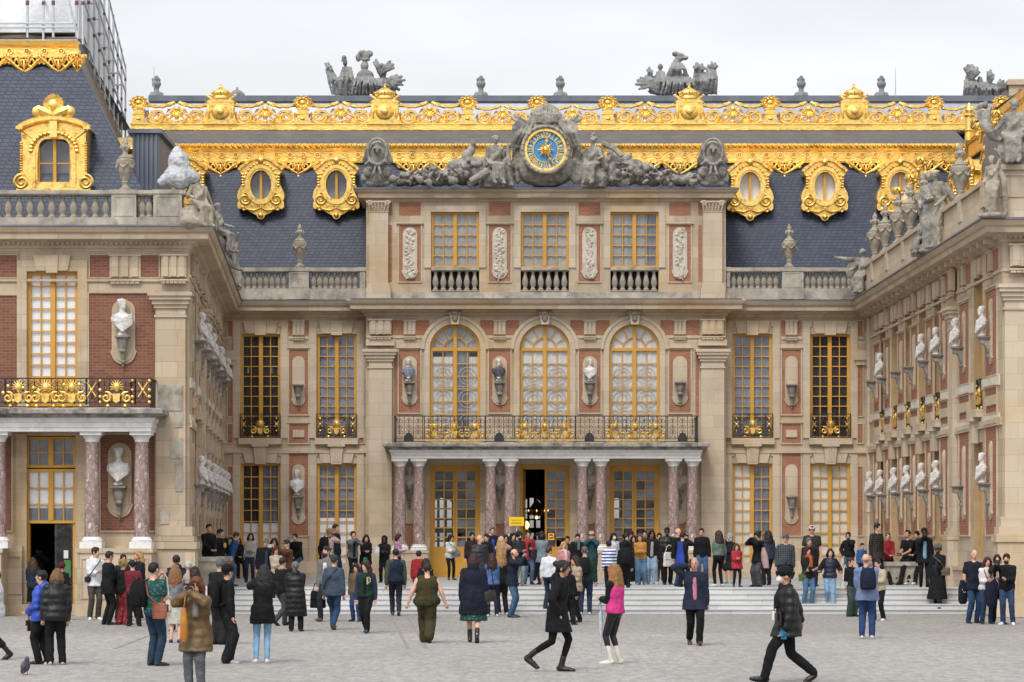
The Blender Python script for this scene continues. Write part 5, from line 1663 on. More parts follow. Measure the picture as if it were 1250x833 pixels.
gl.piece()
for px in (122.5, 162, 182.5):
 for q in (.2, .38, .6, .9): gl.ell((xq(px), YRL - .04, ZR0 + (ZR1 - ZR0) * q), .05, 8, 6)
gl.piece()
for k in range(17): gl.ell((xq(4 + 6.2 * k), YRL - .02, ZR0 + .4 + .22 * math.sin(k * 2.2)), (.05, .03, .06), 6, 4)
gl.piece()
for px in (13, 34, 45, 66, 78, 99, 132, 153): gl.ell((xq(px), YRL - .05, ZR0 + .06), .055, 8, 6)
ro = rl.build('balcony_railing', M['iron'], LW)
for o_ in gl.build_pieces('gilded_emblem', M['gold'], None, 50): o_.parent = ro; o_.location = (0, 0, 0)
pathL = [(LX0, YL), (XLF, YL), (XLB + .02, YF - .1)]
cl = MB(); cl.sweep(pathL, shift(CORNICE, -.004))
nd = int((XLF - LX0) / .13)
for i in range(nd):
 x_ = LX0 + .13 * i
 cl.box(x_, x_ + .075, YL - .2, YL - .05, 9.82, 9.9)
cl.build('cornice', M['stone'], LW)
fl = MB(); fl.sweep(pathL, [(-.3, 10.25), (.7, 10.25), (.7, 10.29), (-.3, 10.34)]); fl.build('lead_flashing', M['lead'], LW)
ZPL = 10.2
balustrade(LW, TL, [(xl(-60), xl(138), 15), (xl(171), xl(188), 2)], LX0, XLF - .04, ZPL, y=-.42, zb=zl(268) - ZPL, h=zl(239.5) - zl(268), rail=zl(235) - zl(239.5), peds=[(xl(139), xl(169)), (xl(190), xl(224.5))])
TLI = wall_frame((XLF, YL), (XLB, YF))
LwL = math.hypot(XLB - XLF, YF - YL)
side_wall(LW, TLI, LwL, [3.3, 7.6, 10.4, 13.2, 16.0, 18.8], [(1.4, (1, 1)), (5.2, (1, 1)), (9.0, (1, 1)), (11.8, (1, 1)), (14.6, (1, 1)), (17.4, (1, 1)), (20.3, (1, 1))], [6.35], M['brick'])
pb = MB(TLI)
def side_parapet(parent, T, Lw, y=-.42):
 mb = MB(T)
 mb.box(.1, Lw - .5, y, y + .34, 10.32, 10.7); mb.box(.1, Lw - .5, y - .04, y + .38, 11.28, 11.4)
 mb.box(.1, Lw - .5, y + .1, y + .3, 10.7, 11.28)
 k = 7
 for i in range(k + 1):
  u = .1 + (Lw - .9) * i / k
  mb.box(u, u + .5, y - .03, y + .36, 10.69, 11.29)
  if i < k:
   u1 = .1 + (Lw - .9) * (i + 1) / k
   for j in range(14):
    uu = u + .55 + (u1 - u - .6) * (j + .5) / 14
    mb.box(uu - .05, uu + .05, y + .02, y + .12, 10.72, 11.26)
 return mb.build('parapet', M['stone_pale'], parent)
side_parapet(LW, TLI, LwL)
f0, f1, e0, e1 = hip_roof(LW, (XLF, YL), (XLB, YF), -1, z1=15.42)
zg = 15.46
gpath = [(f1[0] - 30, f1[1]), (f1[0] + .1, f1[1])]
lc = MB(); lc.sweep([(f1[0], f1[1] + .1), (e1[0], e1[1] - 3)], [(-.3, zg - .1), (.06, zg - .1), (.1, zg + .2), (.16, zg + .36), (-.3, zg + .42)]); lc.build('lead_cornice', M['lead'], LW)
gcl = MB(); gcl.sweep(gpath, [(-.3, zg - .05), (.14, zg - .05), (.16, zg), (.11, zg + .02), (.11, zg + .24), (.17, zg + .26), (.2, zg + .3), (.24, zg + .42), (-.3, zg + .44)])
gcl = gcl.build('gilded_cornice', M['gold_trim'], LW)
rs = MB()
for px in (-40, -9, 13, 34, 55.5, 76):
 c = X(px, f1[1])
 rs.piece(); rs.ring(arc(c, zg + .13, .09, .09, 0, 2 * PI, 15)[:-1], arc(c, zg + .13, .06, .06, 0, 2 * PI, 15)[:-1], f1[1] - .18, f1[1] - .1)
 rs.ell((c, f1[1] - .14, zg + .13), (.04, .04, .04), 8, 5)
for o_ in rs.build_pieces('rosette', M['gold_trim'], None, 50): o_.parent = gcl; o_.location = (0, 0, 0)
for i, px in enumerate((-53, -11, 31, 73, 96)):
 q = dup(pend, gcl, Vector((X(px, f1[1]), f1[1] - .2, zg - .03))); q.scale = (.68 if px < 90 else .3, 1, 1.0)
YD = YL + 1.55
xd = lambda p: X(p, YD)
zd = lambda p: Z(p, YD)
dm = MB()
ox = [(24, 232), (22, 222), (27, 212), (26, 200), (28, 172), (27, 160), (22, 156.5)]
hoodp = [(24 + 87 * i / 12, 159 - 12.5 * abs(math.sin(PI * i / 12)) ** .75) for i in range(13)]
outer = [(xd(px), zd(py)) for px, py in ox[:-1]] + [(xd(px), zd(py)) for px, py in hoodp] + [(xd(134 - px), zd(py)) for px, py in reversed(ox[:-1])]
iw = [(47, 229), (47, 185)] + [(67.5 + 20.5 * math.cos(PI - PI * i / 10), 185 - 14 * math.sin(PI * i / 10)) for i in range(1, 10)] + [(88, 185), (88, 229)]
inner_ = []
for p, q in outer:
 a_ = math.atan2(q - zd(200), p - xd(67.5)); c_, s_ = math.cos(a_), math.sin(a_)
 inner_.append((xd(67.5) + 20.5 * YD / F * math.copysign(abs(c_) ** .4, c_), zd(200) + 29 * YD / F * math.copysign(abs(s_) ** (.4 if s_ < 0 else .75), s_)))
dm.ring(outer, inner_, YD - .2, YD + 1.6)
for (p, q), (r, s) in zip(hoodp[:-1], hoodp[1:]): dm.tube([(xd(p), YD - .28, zd(q)), (xd(r), YD - .28, zd(s))], .09, 6)
for sg in (0, 1):
 a, b = sorted((xd(22) if sg == 0 else xd(112), xd(30) if sg == 0 else xd(104))); dm.box(a, b, YD - .36, YD, zd(160), zd(157))
 mx = 33 if sg == 0 else 101
 dm.spiral((xd(28 if sg == 0 else 106), zd(224)), .2, .04, rad(90), 1.8, YD - .24, .05, 5, 0, 1 if sg == 0 else -1)
 for k in range(12): dm.ell((xd(27.5 if sg == 0 else 106.5), YD - .2, zd(176 + 3 * k)), (.05, .07, .04), 6, 4)
 dm.box(xd(40.5 if sg == 0 else 89.5), xd(45 if sg == 0 else 94), YD - .25, YD - .15, zd(230), zd(184))
for i in range(17):
 a = PI * i / 16
 dm.ell((xd(67.5) + .62 * math.cos(a), YD - .25, zd(186) + .5 * math.sin(a)), (.07, .07, .06), 6, 5)
dm.box(xd(63), xd(72), YD - .34, YD - .2, zd(170), zd(150)); dm.box(xd(22), xd(112), YD - .25, YD + .1, zd(234), zd(230.5))
dm.ell((xd(67), YD - .2, zd(130)), (.2, .12, .2), 10, 7)
for i in range(9):
 a = rad(-10 + 200 * i / 8); dm.tube([(xd(67), YD - .2, zd(132)), (xd(67) + .25 * math.cos(a), YD - .22, zd(130) + .27 * math.sin(a)), (xd(67) + .27 * math.cos(a), YD - .14, zd(130) + .29 * math.sin(a))], [.05, .09, .03], 6)
for sg in (-1, 1):
 dm.tube([(xd(67), YD - .2, zd(143)), (xd(67 + sg * 10), YD - .24, zd(139)), (xd(67 + sg * 20), YD - .2, zd(134))], [.1, .14, .1], 7)
 dm.ell((xd(67 + sg * 20), YD - .22, zd(138)), (.14, .1, .16), 7, 6); dm.tube([(xd(67 + sg * 3), YD - .22, zd(146)), (xd(67 + sg * 22), YD - .2, zd(144))], [.08, .06], 6)
dmo = dm.build('arched_dormer', M['gold'], LW, 45)
fr = MB(); fr.box(xd(65.5), xd(69.5), YD - .1, YD, zd(229), zd(170.5)); fr.box(xd(47), xd(88), YD - .08, YD - .01, zd(201), zd(199.5))
for a, b in ((47, 49.5), (85.5, 88)): fr.box(xd(a), xd(b), YD - .09, YD, zd(229), zd(180))
fr.box(xd(47), xd(88), YD - .09, YD, zd(230.4), zd(228))
pn = MB(); pn.add([(xd(a), YD - .02, zd(b)) for a, b in iw], [tuple(range(len(iw)))])
cu = MB(); cu.add([(xd(a), YD + .15, zd(b)) for a, b in iw], [tuple(range(len(iw)))])
for nm, q, mm in (('window_frame', fr, 'ochre'), ('pane', pn, 'glass'), ('curtain', cu, 'sky_tint_blind')):
 o_ = q.build(nm, M[mm]); o_.parent = dmo; o_.location = (0, 0, 0)
def inner_dormers(parent, T, us, sgn):
 for u in us:
  p = T @ Vector((u, 1.9, 12.75))
  dormer(parent, p, frame_rot(T), 'sky_tint_blind', .98)
inner_dormers(LW, TLI, [8, 11.6, 15.2, 18.8], -1)
zk = MB(); p0, p1 = X(197, YL + 3.2), X(160, YL + 3.2)
zk.box(X(163, 77.5), X(194, 77.5), 77.4, 80.5, 11.6, Z(161, 77.5))
for k in range(6): zk.box(X(164 + 5.5 * k, 77.5) - .03, X(164 + 5.5 * k, 77.5) + .03, 77.34, 77.41, 11.7, Z(163, 77.5))
zk.box(X(157, 77.5), X(199, 77.5), 77.25, 80.6, Z(164, 77.5), Z(159, 77.5))
zk.build('zinc_dormer', M['lead'], LW)
zg = 15.3
RW = thing('palace_wing', 'right palace wing seen edge-on along its bust-lined wall, gilded torches on its roof', 'palace wing', (XRF, YR, 0))
TRI = wall_frame((XRB, YF), (XRF, YR))
LwR = math.hypot(XRB - XRF, YF - YR)
def u_of(px, y_off=0.0):
 """distance along the right wall of the point seen at photo column px."""
 k = (XRF - XRB) / (YF - YR)
 t = (px - 625) / F
 Y = (XRB + k * YF) / (t + k)
 return YF - Y
RPX = [(1071, 1, 2), (1084, 1, 1), (1101, 1, 0), (1117, 1, 0), (1135.5, 1, 1), (1153.5, 1, 1), (1178, 0, 1), (1211, 1, 1)]
RU = [u_of(p) for p, _, _ in RPX]
RWN = [(RU[i] + RU[i + 1]) / 2 for i in range(5)] + [(RU[6] + RU[7]) / 2]
side_wall(RW, TRI, LwR, RWN, [(u, (1, 1)) for u in RU], [(RU[5] + RU[6]) / 2 + .1], M['brick'])
TR = Matrix.Translation((0, YR, 0))
xr = lambda p: X(p, YR)
zr = lambda p: Z(p, YR)
RX1_ = XRF + 36.0
wb = MB(TR); wall_sheet(wb, XRF, RX1_, 0, 10.3, [], depth=.4); wb.build('wall', M['stone'], RW)
st, br = MB(TR), MB(TR)
pilaster(st, XRF + .62, 1.2, 2.6, Z(427, YF), 0, .2, base=False)
for i, (e, a, b) in enumerate(((.0, .55, 1.95), (.05, 1.95, 2.15), (-.03, 2.15, 2.35), (-.1, 2.35, 2.6))): st.box(XRF - .2 - e, XRF + 1.4 + e, -.4 - e, .3, a, b)
st.box(XRF - .3, RX1_, -.5, .3, .01, .55)
triglyph(st, XRF + .62, Z_BAND + .1, Z(390, YF), .9, -.1)
[put_panel(br, st, XRF + a_, XRF + a_ + 1.9, q, r) for a_ in (1.5, 5.2, 8.9, 12.6) for q, r in ((5.8, 8.7), (2.2, 5.0))]
st.box(XRF, RX1_, -.05, .02, Z_BAND - .02, Z_BAND + .05)
st.build('stone_trim', M['stone_pale'], RW); br.build_pieces('brick_panel', M['brick'], RW, every=(8, 6))
pathR = [(XRB - .02, YF - .1), (XRF, YR), (RX1_, YR)]
cl = MB(); cl.sweep(pathR, shift(CORNICE, -.004))
for i in range(int((RX1_ - XRF) / .13)): cl.box(XRF + .13 * i, XRF + .13 * i + .075, YR - .2, YR - .05, 9.82, 9.9)
cl.build('cornice', M['stone'], RW)
mo = MB(TRI)
for i in range(int(LwR / 1.0)):
 u = .6 + 1.0 * i
 mo.box(u - .09, u + .09, -.36, -.04, 9.76, 9.93)
mo.build_pieces('modillion', M['stone_pale'], RW, every=(8, 6))
fl = MB(); fl.sweep(pathR, [(-.3, 10.25), (.7, 10.25), (.7, 10.29), (-.3, 10.34)]); fl.build('lead_flashing', M['lead'], RW)
side_parapet(RW, TRI, LwR)
pb = MB(TR); pb.box(XRF - .42, XRF + 2.2, -.5, .2, 10.32, 10.75); pb.box(XRF - .3, XRF + 2.1, -.42, .2, 10.75, 11.55); pb.box(XRF - .4, XRF + 2.2, -.5, .25, 11.55, 11.68)
frame_rect(pb, XRF - .1, XRF + 1.9, 10.9, 11.4, .05, -.45, -.41); pb.box(XRF + 2.2, RX1_ - .1, -.4, 0, 10.32, 11.5)
pb.build('corner_pedestal', M['stone_pale'], RW)
f0, f1, e0, e1 = hip_roof(RW, (XRF, YR + 2.0), (XRB, YF), 1)
gcr = MB()
gcr.sweep([(e1[0], e1[1] - 3), (f1[0], f1[1]), (f1[0] + 30, f1[1])], [(-.3, zg - .07), (.14, zg - .07), (.16, zg), (.11, zg + .03), (.11, zg + .42), (.17, zg + .46), (.17, zg + .5), (.22, zg + .54), (.25, zg + .76), (-.3, zg + .8)])
gcr = gcr.build('gilded_cornice', M['gold_trim'], RW)
for i in range(0):
 t = (i + .5) / 8
 q = dup(pend, gcr, Vector((e1[0] + (f1[0] - e1[0]) * t - .2, e1[1] - 3 + (f1[1] - e1[1] + 3) * t, zg - .03)), (0, 0, frame_rot(TRI)))
inner_dormers(RW, TRI, [4.5, 7.4, 10.3, 13.2, 16.1], 1)
def gilt_cluster():
 p = MB(); rng = random.Random(4)
 p.tube([(0, 0, -.5), (0, 0, .1)], [.12, .2], 8)
 p.ell((0, 0, .3), (.3, .26, .24), 10, 7)
 for i in range(9):
  a = 2 * PI * i / 9
  p.tube([(.1 * math.cos(a), .1 * math.sin(a), .2), (.3 * math.cos(a), .3 * math.sin(a), .45), (.38 * math.cos(a), .38 * math.sin(a), .3)], [.08, .1, .03], 5)
 for i in range(8): p.ell((rng.uniform(-.25, .25), rng.uniform(-.25, .25), rng.uniform(-.3, .5)), rng.uniform(.07, .13), 6, 5)
 return p
for px, py, d in ((1096, 241, 90.5), (1112, 226, 88), (1124, 205, 86), (1132, 222, 84.5), (1171, 188, 88.5), (1196, 163, 86), (1217, 148, 84)):
 put_unit('gilt', gilt_cluster, 'gold', RW, (X(px, d), d, Z(py, d)), 'gilded_torch', pw=wloc(RW), k=.62)
tw = MB(); tw.lathe([(.16, 0), (.14, .3), (.2, .34), (.13, .4), (.13, .8), (.2, .86), (.1, .95), (.14, 1.05), (.03, 1.3)], (X(1183, 94), 94, Z(172, 94)), 10)
tw.build('gilded_finial', M['gold'], RW, 40)
ch = MB(); cx = X(1250, 103); ch.box(X(1232, 103), X(1300, 103), 103, 106, 12, Z(101, 103)); ch.box(X(1229, 103), X(1303, 103), 102.9, 106.1, Z(104, 103), Z(99, 103)); ch.box(X(1231, 103), X(1301, 103), 102.95, 106.1, Z(98.9, 103), Z(97, 103))
ch.build('chimney', M['stone_pale'], RW)
cb = MB()
for py in (112, 121, 130): cb.box(X(1243, 102.99), X(1275, 102.99), 102.97, 103.02, Z(py + 3, 103), Z(py - 3, 103))
cb.build_pieces('brick_panel', M['brick'], RW, every=(8, 6))
lz = MB(); lz.box(X(1222, 79), X(1330, 79), 78.9, 82, 12.2, Z(150, 79)); lz.build('zinc_dormer', M['lead'], RW)
# ------------------------------------------------------------------ vases, busts, statues, trophies, clock
def ball_chain(mb, pts, rs, n=8):
 mb.tube(pts, rs, n)
 for p, r in zip(pts, rs): mb.ell(p, r * .98, n, 6)
def vase_mesh():
 v = MB()
 v.lathe([(.2, 0), (.2, .06), (.12, .1), (.09, .2), (.13, .26), (.11, .3), (.17, .42), (.25, .7), (.29, .86), (.31, .92), (.31, .98), (.24, 1.02), (.25, 1.07), (.15, 1.14), (.09, 1.2), (.08, 1.32), (.12, 1.38), (.13, 1.44), (.07, 1.5), (.1, 1.58), (.05, 1.68), (.01, 1.76)], (0, 0, 0), 18)
 for i in range(6):
  a = 2 * PI * i / 6
  v.tube([(.27 * math.cos(a - .5), .27 * math.sin(a - .5), .84), (.3 * math.cos(a), .3 * math.sin(a), .74), (.27 * math.cos(a + .5), .27 * math.sin(a + .5), .84)], [.03, .05, .03], 6)
  v.ell((.28 * math.cos(a + .5), .28 * math.sin(a + .5), .87), .055, 6, 5)
  v.tube([(.05 * math.cos(a), .05 * math.sin(a), 1.3), (.16 * math.cos(a), .16 * math.sin(a), 1.42), (.13 * math.cos(a), .13 * math.sin(a), 1.5)], [.03, .035, .015], 5)
 return v
vase0 = None
def vase(loc, label, group, k=1.0):
 global vase0
 if vase0 is None:
  vase0 = vase_mesh().build('stone_vase', M['stone_vase'], None, 50); o = vase0
 else: o = dup(vase0)
 o.location = loc; o.scale = (k, k, k); o.rotation_euler = (0, 0, loc[0] * 1.7)
 return tag(o, label, 'vase', group)
ZV = 11.4
gv = 'carved stone vases along the roof parapets'
vase((X(366, YF - .25), YF - .25, 11.47), 'tall stone vase on the back parapet between the two left oval dormers', gv, .86)
vase((X(963.5, YF - .25), YF - .25, 11.47), 'tall stone vase on the back parapet below the right oval dormers', gv, .86)
vase((X(153, YL - .25), YL - .25, zl(234)), 'lidded stone vase on the left wing parapet beside the gilded arched dormer', gv, .8)
for i, (px, lab) in enumerate(((1071, 'stone vase on the right parapet, the one deepest in the court'), (1084, 'stone vase on the right parapet, second from the court corner'), (1100, 'stone vase on the right parapet, third from the court corner'),
                     (1115, 'stone vase on the right parapet, fourth from the court corner'), (1131, 'stone vase on the right parapet just behind the pair of statues'), (1177, 'stone vase on the right parapet between the paired statues and the seated statue'))):
 u = u_of(px + 6)
 p = TRI @ Vector((u, -.25, 11.41)); vase(p, lab, gv, .92)
fin0 = None
YFN = YT + 2.2
for px, lab in ((191, 'dark stone pine-cone finial at the far left of the ridge'), (587, 'dark flaming urn finial just left of the clock on the ridge'), (684, 'dark flaming urn finial just right of the clock on the ridge'),
    (978, 'dark flaming urn finial right of the winged trophy on the ridge'), (1076, 'dark flaming urn finial beside the lightning rod on the ridge')):
 if fin0 is None:
  f = MB()
  f.lathe([(.3, 0), (.3, .08), (.26, .16), (.12, .24), (.09, .36), (.11, .42), (.16, .5), (.18, .6), (.14, .68), (.05, .72)], (0, 0, 0), 14)
  for i in range(9):
   a = 2 * PI * i / 9; r = .09 if i % 2 else .05
   f.tube([(r * math.cos(a), r * math.sin(a), .62), (1.5 * r * math.cos(a), 1.5 * r * math.sin(a), .76), (r * .6 * math.cos(a), r * .6 * math.sin(a), .92 - .03 * (i % 3))], [.06, .055, .012], 5)
  for i in range(10):
   a = 2 * PI * i / 10; f.ell((.2 * math.cos(a), .2 * math.sin(a), .14), (.07, .07, .1), 5, 4)
  fin0 = f.build('roof_finial', M['stone_roof'], None, 50); o = fin0
 else: o = dup(fin0)
 o.location = (X(px, YFN), YFN, Z(120, YFN)); o.scale = (1, 1, .93)
 tag(o, lab, 'finial', 'dark urn finials along the ridge')
fo = MB(); fo.lathe([(.3, 0), (.28, .1), (.18, .2), (.06, .26), (.03, .36)], (0, 0, 0), 12)
o = fo.build('chimney_cap', M['stone_roof'], None, 50); o.location = (X(289.5, YFN), YFN, Z(118, YFN)); tag(o, 'small domed chimney cap behind the crowned shield on the left ridge', 'chimney cap')
rod = MB(); rod.tube([(0, 0, 0), (0, 0, 1.15)], [.025, .012], 5); rod.ell((0, 0, .12), .05, 6, 5)
o = rod.build('lightning_rod', M['steel'], None); o.location = (X(1093, YFN), YFN, Z(121, YFN)); tag(o, 'thin metal lightning rod standing on the right part of the ridge', 'lightning rod')
rod2 = dup(o); rod2.location = (X(188.5, YFN), YFN - .1, Z(108, YFN)); rod2.scale = (1, 1, .72); tag(rod2, 'thin metal rod beside the far left ridge finial', 'lightning rod')
# ---- busts: three carved variants
def bust_mb(var):
 b = MB(); rng = random.Random(var)
 hy = (-.25, .2, .5)[var]
 R = Matrix.Rotation(hy, 3, 'Z')
 b.lathe([(.13, 0), (.13, .04), (.085, .08), (.07, .15), (.1, .2)], (0, 0, 0), 14)
 b.loft([((0, 0, .17), .07, .06), ((0, -.01, .24), .2, .13), ((0, -.01, .36), .29, .16), ((0, 0, .47), .29, .145), ((0, .01, .54), .2, .11), ((0, .01, .59), .085, .085), ((0, .0, .68), .07, .075), ((0, 0, .74), .06, .06)], 16)
 c = Vector((0, -.02, .8))
 b.ell(c, (.092, .115, .135), 12, 9, 0, R); b.ell(c + R @ Vector((0, -.05, -.07)), (.068, .075, .07), 10, 7, 0, R)
 b.ell(c + R @ Vector((0, -.12, -.01)), (.02, .03, .035), 6, 5, 0, R)
 b.ell(c + R @ Vector((0, .03, .03)), (.105, .115, .12), 12, 8, 0, R)
 for i in range(12):
  a = 2 * PI * i / 12; b.ell(c + R @ Vector((.09 * math.cos(a), .03 + .09 * math.sin(a), .07 + .02 * (i % 2))), .035, 6, 5)
 if var == 1: b.ell(c + R @ Vector((0, -.07, -.12)), (.06, .05, .07), 8, 6, 0, R)
 for k in range(5):
  z = .52 - .06 * k; b.tube([(-.26 + .02 * k, -.06, z), (-.02, -.16 - .01 * k, z - .1 - .02 * k), (.24, -.08, z + .02)], [.03, .04, .03], 6)
 return b
BP = []
for v_ in range(3): BP.append(queue('marble_bust', bust_mb(v_), M['bust_stone'], .02, smooth_it=1, post=roughen(.006, 14, v_)))
flush()
bused = [False] * 3
gb = 'marble busts on the palace walls'
def bust(loc, rz, label, var, k=.86, mat_=None):
 if mat_:
  o = dup(BP[var]); o.data = o.data.copy(); o.data.materials[0] = M['bust_stone']; o.data.materials.append(M[mat_])
  for p in o.data.polygons:
   if .17 < p.center.z < .6: p.material_index = 1
 elif not bused[var]: o = BP[var]; bused[var] = True
 else: o = dup(BP[var])
 o.location = loc; o.rotation_euler = (0, 0, rz); o.scale = (k,) * 3
 return tag(o, label, 'bust', gb)
ORD = ['first', 'second', 'third', 'fourth', 'fifth', 'sixth', 'seventh', 'eighth']
yb_ = YA - .24
bust((xa(498.5), yb_, za(466)), .1, 'white marble bust in blue-grey drapery left of the left arched window', 0, .84, 'bust_blue')
bust((xa(609), yb_, za(466)), 0, 'bust with dark bronze-coloured chest between left and middle arched windows', 1, .84, 'bust_dark')
bust((xa(720), yb_, za(466)), -.1, 'all-white marble bust between the middle and right arched windows', 2, .84)
bust((xf(363), YF - .24, zf(605)), 0, 'white marble bust on the brick pier between the two left ground-floor windows', 0, .95)
for i, px in enumerate((500, 610, 720, 830)):
 bust((xa(px), YA - .22, za(597)), 0, 'shaded marble bust in the niche behind the %s column pair of the porch' % ORD[i], (1, 2, 0, 1)[i], .84)
bust((xl(151), YL - .26, zl(411)), .25, 'large white bust on the red brick beside the left wing upper window', 2, 1.05)
bust((xl(146.5), YL - .28, zl(593)), .1, 'large pale bust in the niche between the left wing columns', 0, 1.08)
TOPS = (Z(470, YF), Z(606, YF))
rz = frame_rot(TRI)
for row, (nm, col) in enumerate((('upper', 2), ('lower', 1))):
 for i, r in enumerate(RPX):
  if (r[col] == 1 and (row == 1 or i in (1, 4, 5, 6, 7))):
   p = TRI @ Vector((RU[i], -.27, TOPS[row] + .003))
   bust(p, rz + .15, 'bust in the %s row along the right wing, %s from the court corner' % (nm, ORD[i]), (i + row) % 3, .86)
rz = frame_rot(TLI)
for row, nm in enumerate(('upper', 'lower')):
 for i, u in enumerate([1.4, 5.2, 9.0, 11.8, 14.6, 17.4, 20.3]):
  if row == 0 and i in (3, 5): continue
  p = TLI @ Vector((u, -.27, TOPS[row] + .003))
  bust(p, rz - .1, 'bust in the %s row along the left wing side, %s from its pilaster' % (nm, ORD[i]), (i + 2 * row) % 3, .82)
# ---- carved groups made of clumps read in photo pixels at their own distance
def clump_mb(items, d, seed=0, org=None, thick=1.0):
 mb = MB(); rng = random.Random(seed)
 s = d / F
 ox, oz = org
 for it in items:
  if it[0] == 'e':
   _, px, py, rx, ry, *rest = it
   ang = rest[0] if rest else 0
   R = Matrix.Rotation(rad(-ang), 3, 'Y')
   dy = (rest[1] if len(rest) > 1 else 0)
   mb.ell(((px - ox) * s, dy, (oz - py) * s), (rx * s, max(.14, min(rx, ry) * s * .9) * thick, ry * s), 12, 8, 0, R)
  elif it[0] == 't':
   _, pts, rs = it
   mb.tube([((p[0] - ox) * s, p[2] if len(p) > 2 else 0, (oz - p[1]) * s) for p in pts], [r * s for r in rs], 8)
 return mb
def clump(name, label, cat, items, d, org, mat_, vox=.028, amp=.02, sc_=4.0, group=None, thick=1.0, rz=0.0):
 mb = clump_mb(items, d, 0, org, thick)
 o = queue(name, mb, M[mat_], vox, loc=(X(org[0], d), d, Z(org[1], d)), rot=(0, 0, rz), smooth_it=0, post=roughen(amp, sc_, org[0] * .37))
 return tag(o, label, cat, group)
def fold(pts, r=1.6): return ('t', pts, [r * .8] + [r] * (len(pts) - 2) + [r * .5])
E = lambda *a: ('e',) + a
def fan(cx_, cy_, tips, r=1.5, bend=4, dy=-.15):
 """plumes or feathers: curved tapered strands from one root to several tips."""
 return [('t', [(cx_, cy_, dy), ((cx_ + x) / 2 + bend * .5, (cy_ + y) / 2 - abs(bend), dy - .12), (x, y, dy)], [r, r * 1.3, r * .8]) for x, y in tips]
def drape(x0_, x1_, y0_, x2_, x3_, y1_, n_, r=1.6, dy=-.1):
 return [('t', [(x0_ + (x1_ - x0_) * i / (n_ - 1), y0_, dy), ((x0_ + x2_) / 2 + ((x1_ - x0_) + (x3_ - x2_)) / 2 * i / (n_ - 1) + (i % 2), (y0_ + y1_) / 2, dy - .2 - .12 * (i % 2)), (x2_ + (x3_ - x2_) * i / (n_ - 1), y1_, dy - .1)], [r * .7, r, r * .8]) for i in range(n_)]
trophyL = [E(446, 106, 34, 11), E(421, 104, 12, 14), E(470, 106, 15, 11), E(446, 104, 14, 14), E(446, 94, 11, 9), E(445, 81, 5, 6), E(446, 112, 34, 6), E(421, 77, 3, 4), E(420, 71, 3, 3.4), E(420, 74, 4.5, 1.2), E(466, 81, 3.4, 4), E(467, 90, 5, 6), E(424, 88, 5, 7)]
trophyL += drape(419, 428, 82, 411, 436, 118, 7) + drape(436, 456, 96, 430, 462, 118, 8, 1.7, -.3) + drape(398, 405, 84, 406, 420, 117, 5) + drape(459, 474, 96, 456, 484, 118, 6)
trophyL += [E(447, 68, 7, 5), E(442, 65, 5.5, 3.6, 25), E(451, 66, 4.5, 4.2, -20), E(437, 71, 3, 4.5, 15), E(446, 73, 6, 2)] + fan(464, 92, [(456, 76), (459, 73), (477, 75), (481, 79), (482, 84)], 2.0, 1) + fan(468, 112, [(479, 94), (485, 92), (491, 94), (495, 99), (493, 105), (488, 111)], 2.0, 5) + fan(404, 92, [(397, 78), (401, 77), (405, 82)], 1.7, 1)
clump('roof_trophy', 'dark stone trophy of helmets, armour and drapery on the left of the ridge', 'sculpture', trophyL, YFN, (446, 118), 'stone_roof', .03, .02, 5)
trophyR = [E(826, 106, 36, 11), E(803, 104, 9, 13), E(858, 103, 14, 15), E(826, 104, 14, 14), E(826, 112, 36, 6), E(829, 72, 5.5, 4), E(834, 71, 4, 2, 15), E(826, 78, 5, 7), E(806, 82, 3.2, 4), E(806, 93, 4.5, 8), E(852, 82, 4.5, 4), E(793, 96, 4, 9)]
trophyR += drape(821, 832, 78, 813, 840, 96, 7, 1.9) + drape(812, 842, 96, 806, 848, 118, 10, 1.8, -.25) + drape(848, 857, 86, 845, 862, 117, 6, 1.8) + drape(864, 872, 80, 858, 874, 117, 6, 1.7) + drape(802, 810, 88, 800, 813, 116, 5)
trophyR += [E(830, 68, 7, 3.6, -12), E(824, 66, 4, 3), E(837, 71, 3.5, 2.4, 25)] + fan(800, 114, [(775, 104), (777, 99), (781, 96), (787, 94), (779, 110)], 2.1, 5) + fan(793, 96, [(789, 86), (792, 83), (796, 87)], 1.6, 1) + fan(868, 86, [(864, 80), (868, 76), (873, 78), (876, 82)], 1.6, 1) + fan(852, 90, [(846, 82), (850, 78), (857, 79), (860, 84)], 2.2, 1)
clump('roof_trophy', 'dark stone trophy of plumed helmet and banners on the ridge, right of the clock', 'sculpture', trophyR, YFN, (827, 119), 'stone_roof', .03, .02, 5)
trophyE = [E(1200, 110, 24, 10), E(1184, 106, 8, 14), E(1184, 96, 6, 7), E(1200, 114, 24, 6), E(1196, 102, 4, 9), E(1207, 96, 3, 8, 10)]
trophyE += fan(1184, 98, [(1176, 84), (1180, 80), (1186, 80), (1192, 83), (1195, 89)], 2.6, 1) + drape(1177, 1190, 98, 1175, 1192, 120, 6) + drape(1192, 1212, 104, 1192, 1218, 120, 7) + fan(1207, 104, [(1204, 88), (1208, 86), (1212, 92)], 1.8, 1) + fan(1214, 112, [(1220, 98), (1225, 99), (1228, 104), (1230, 110)], 2.0, 3)
clump('roof_trophy', 'dark stone trophy at the right end of the ridge beside the brick chimney', 'sculpture', trophyE, YFN, (1200, 121), 'stone_roof', .03, .02, 5)
YK = YA - .12
ORG = (666, 228)
frameC = [E(666, 205, 38, 25), E(666, 150, 22, 14), E(667, 138, 16, 11), E(667, 148, 8, 10, 0, -.3), E(646, 152, 12, 6, 25), E(688, 152, 12, 6, -25), E(651, 141, 4, 5), E(682, 141, 4, 5), E(632, 195, 7, 30), E(704, 195, 6, 28)]
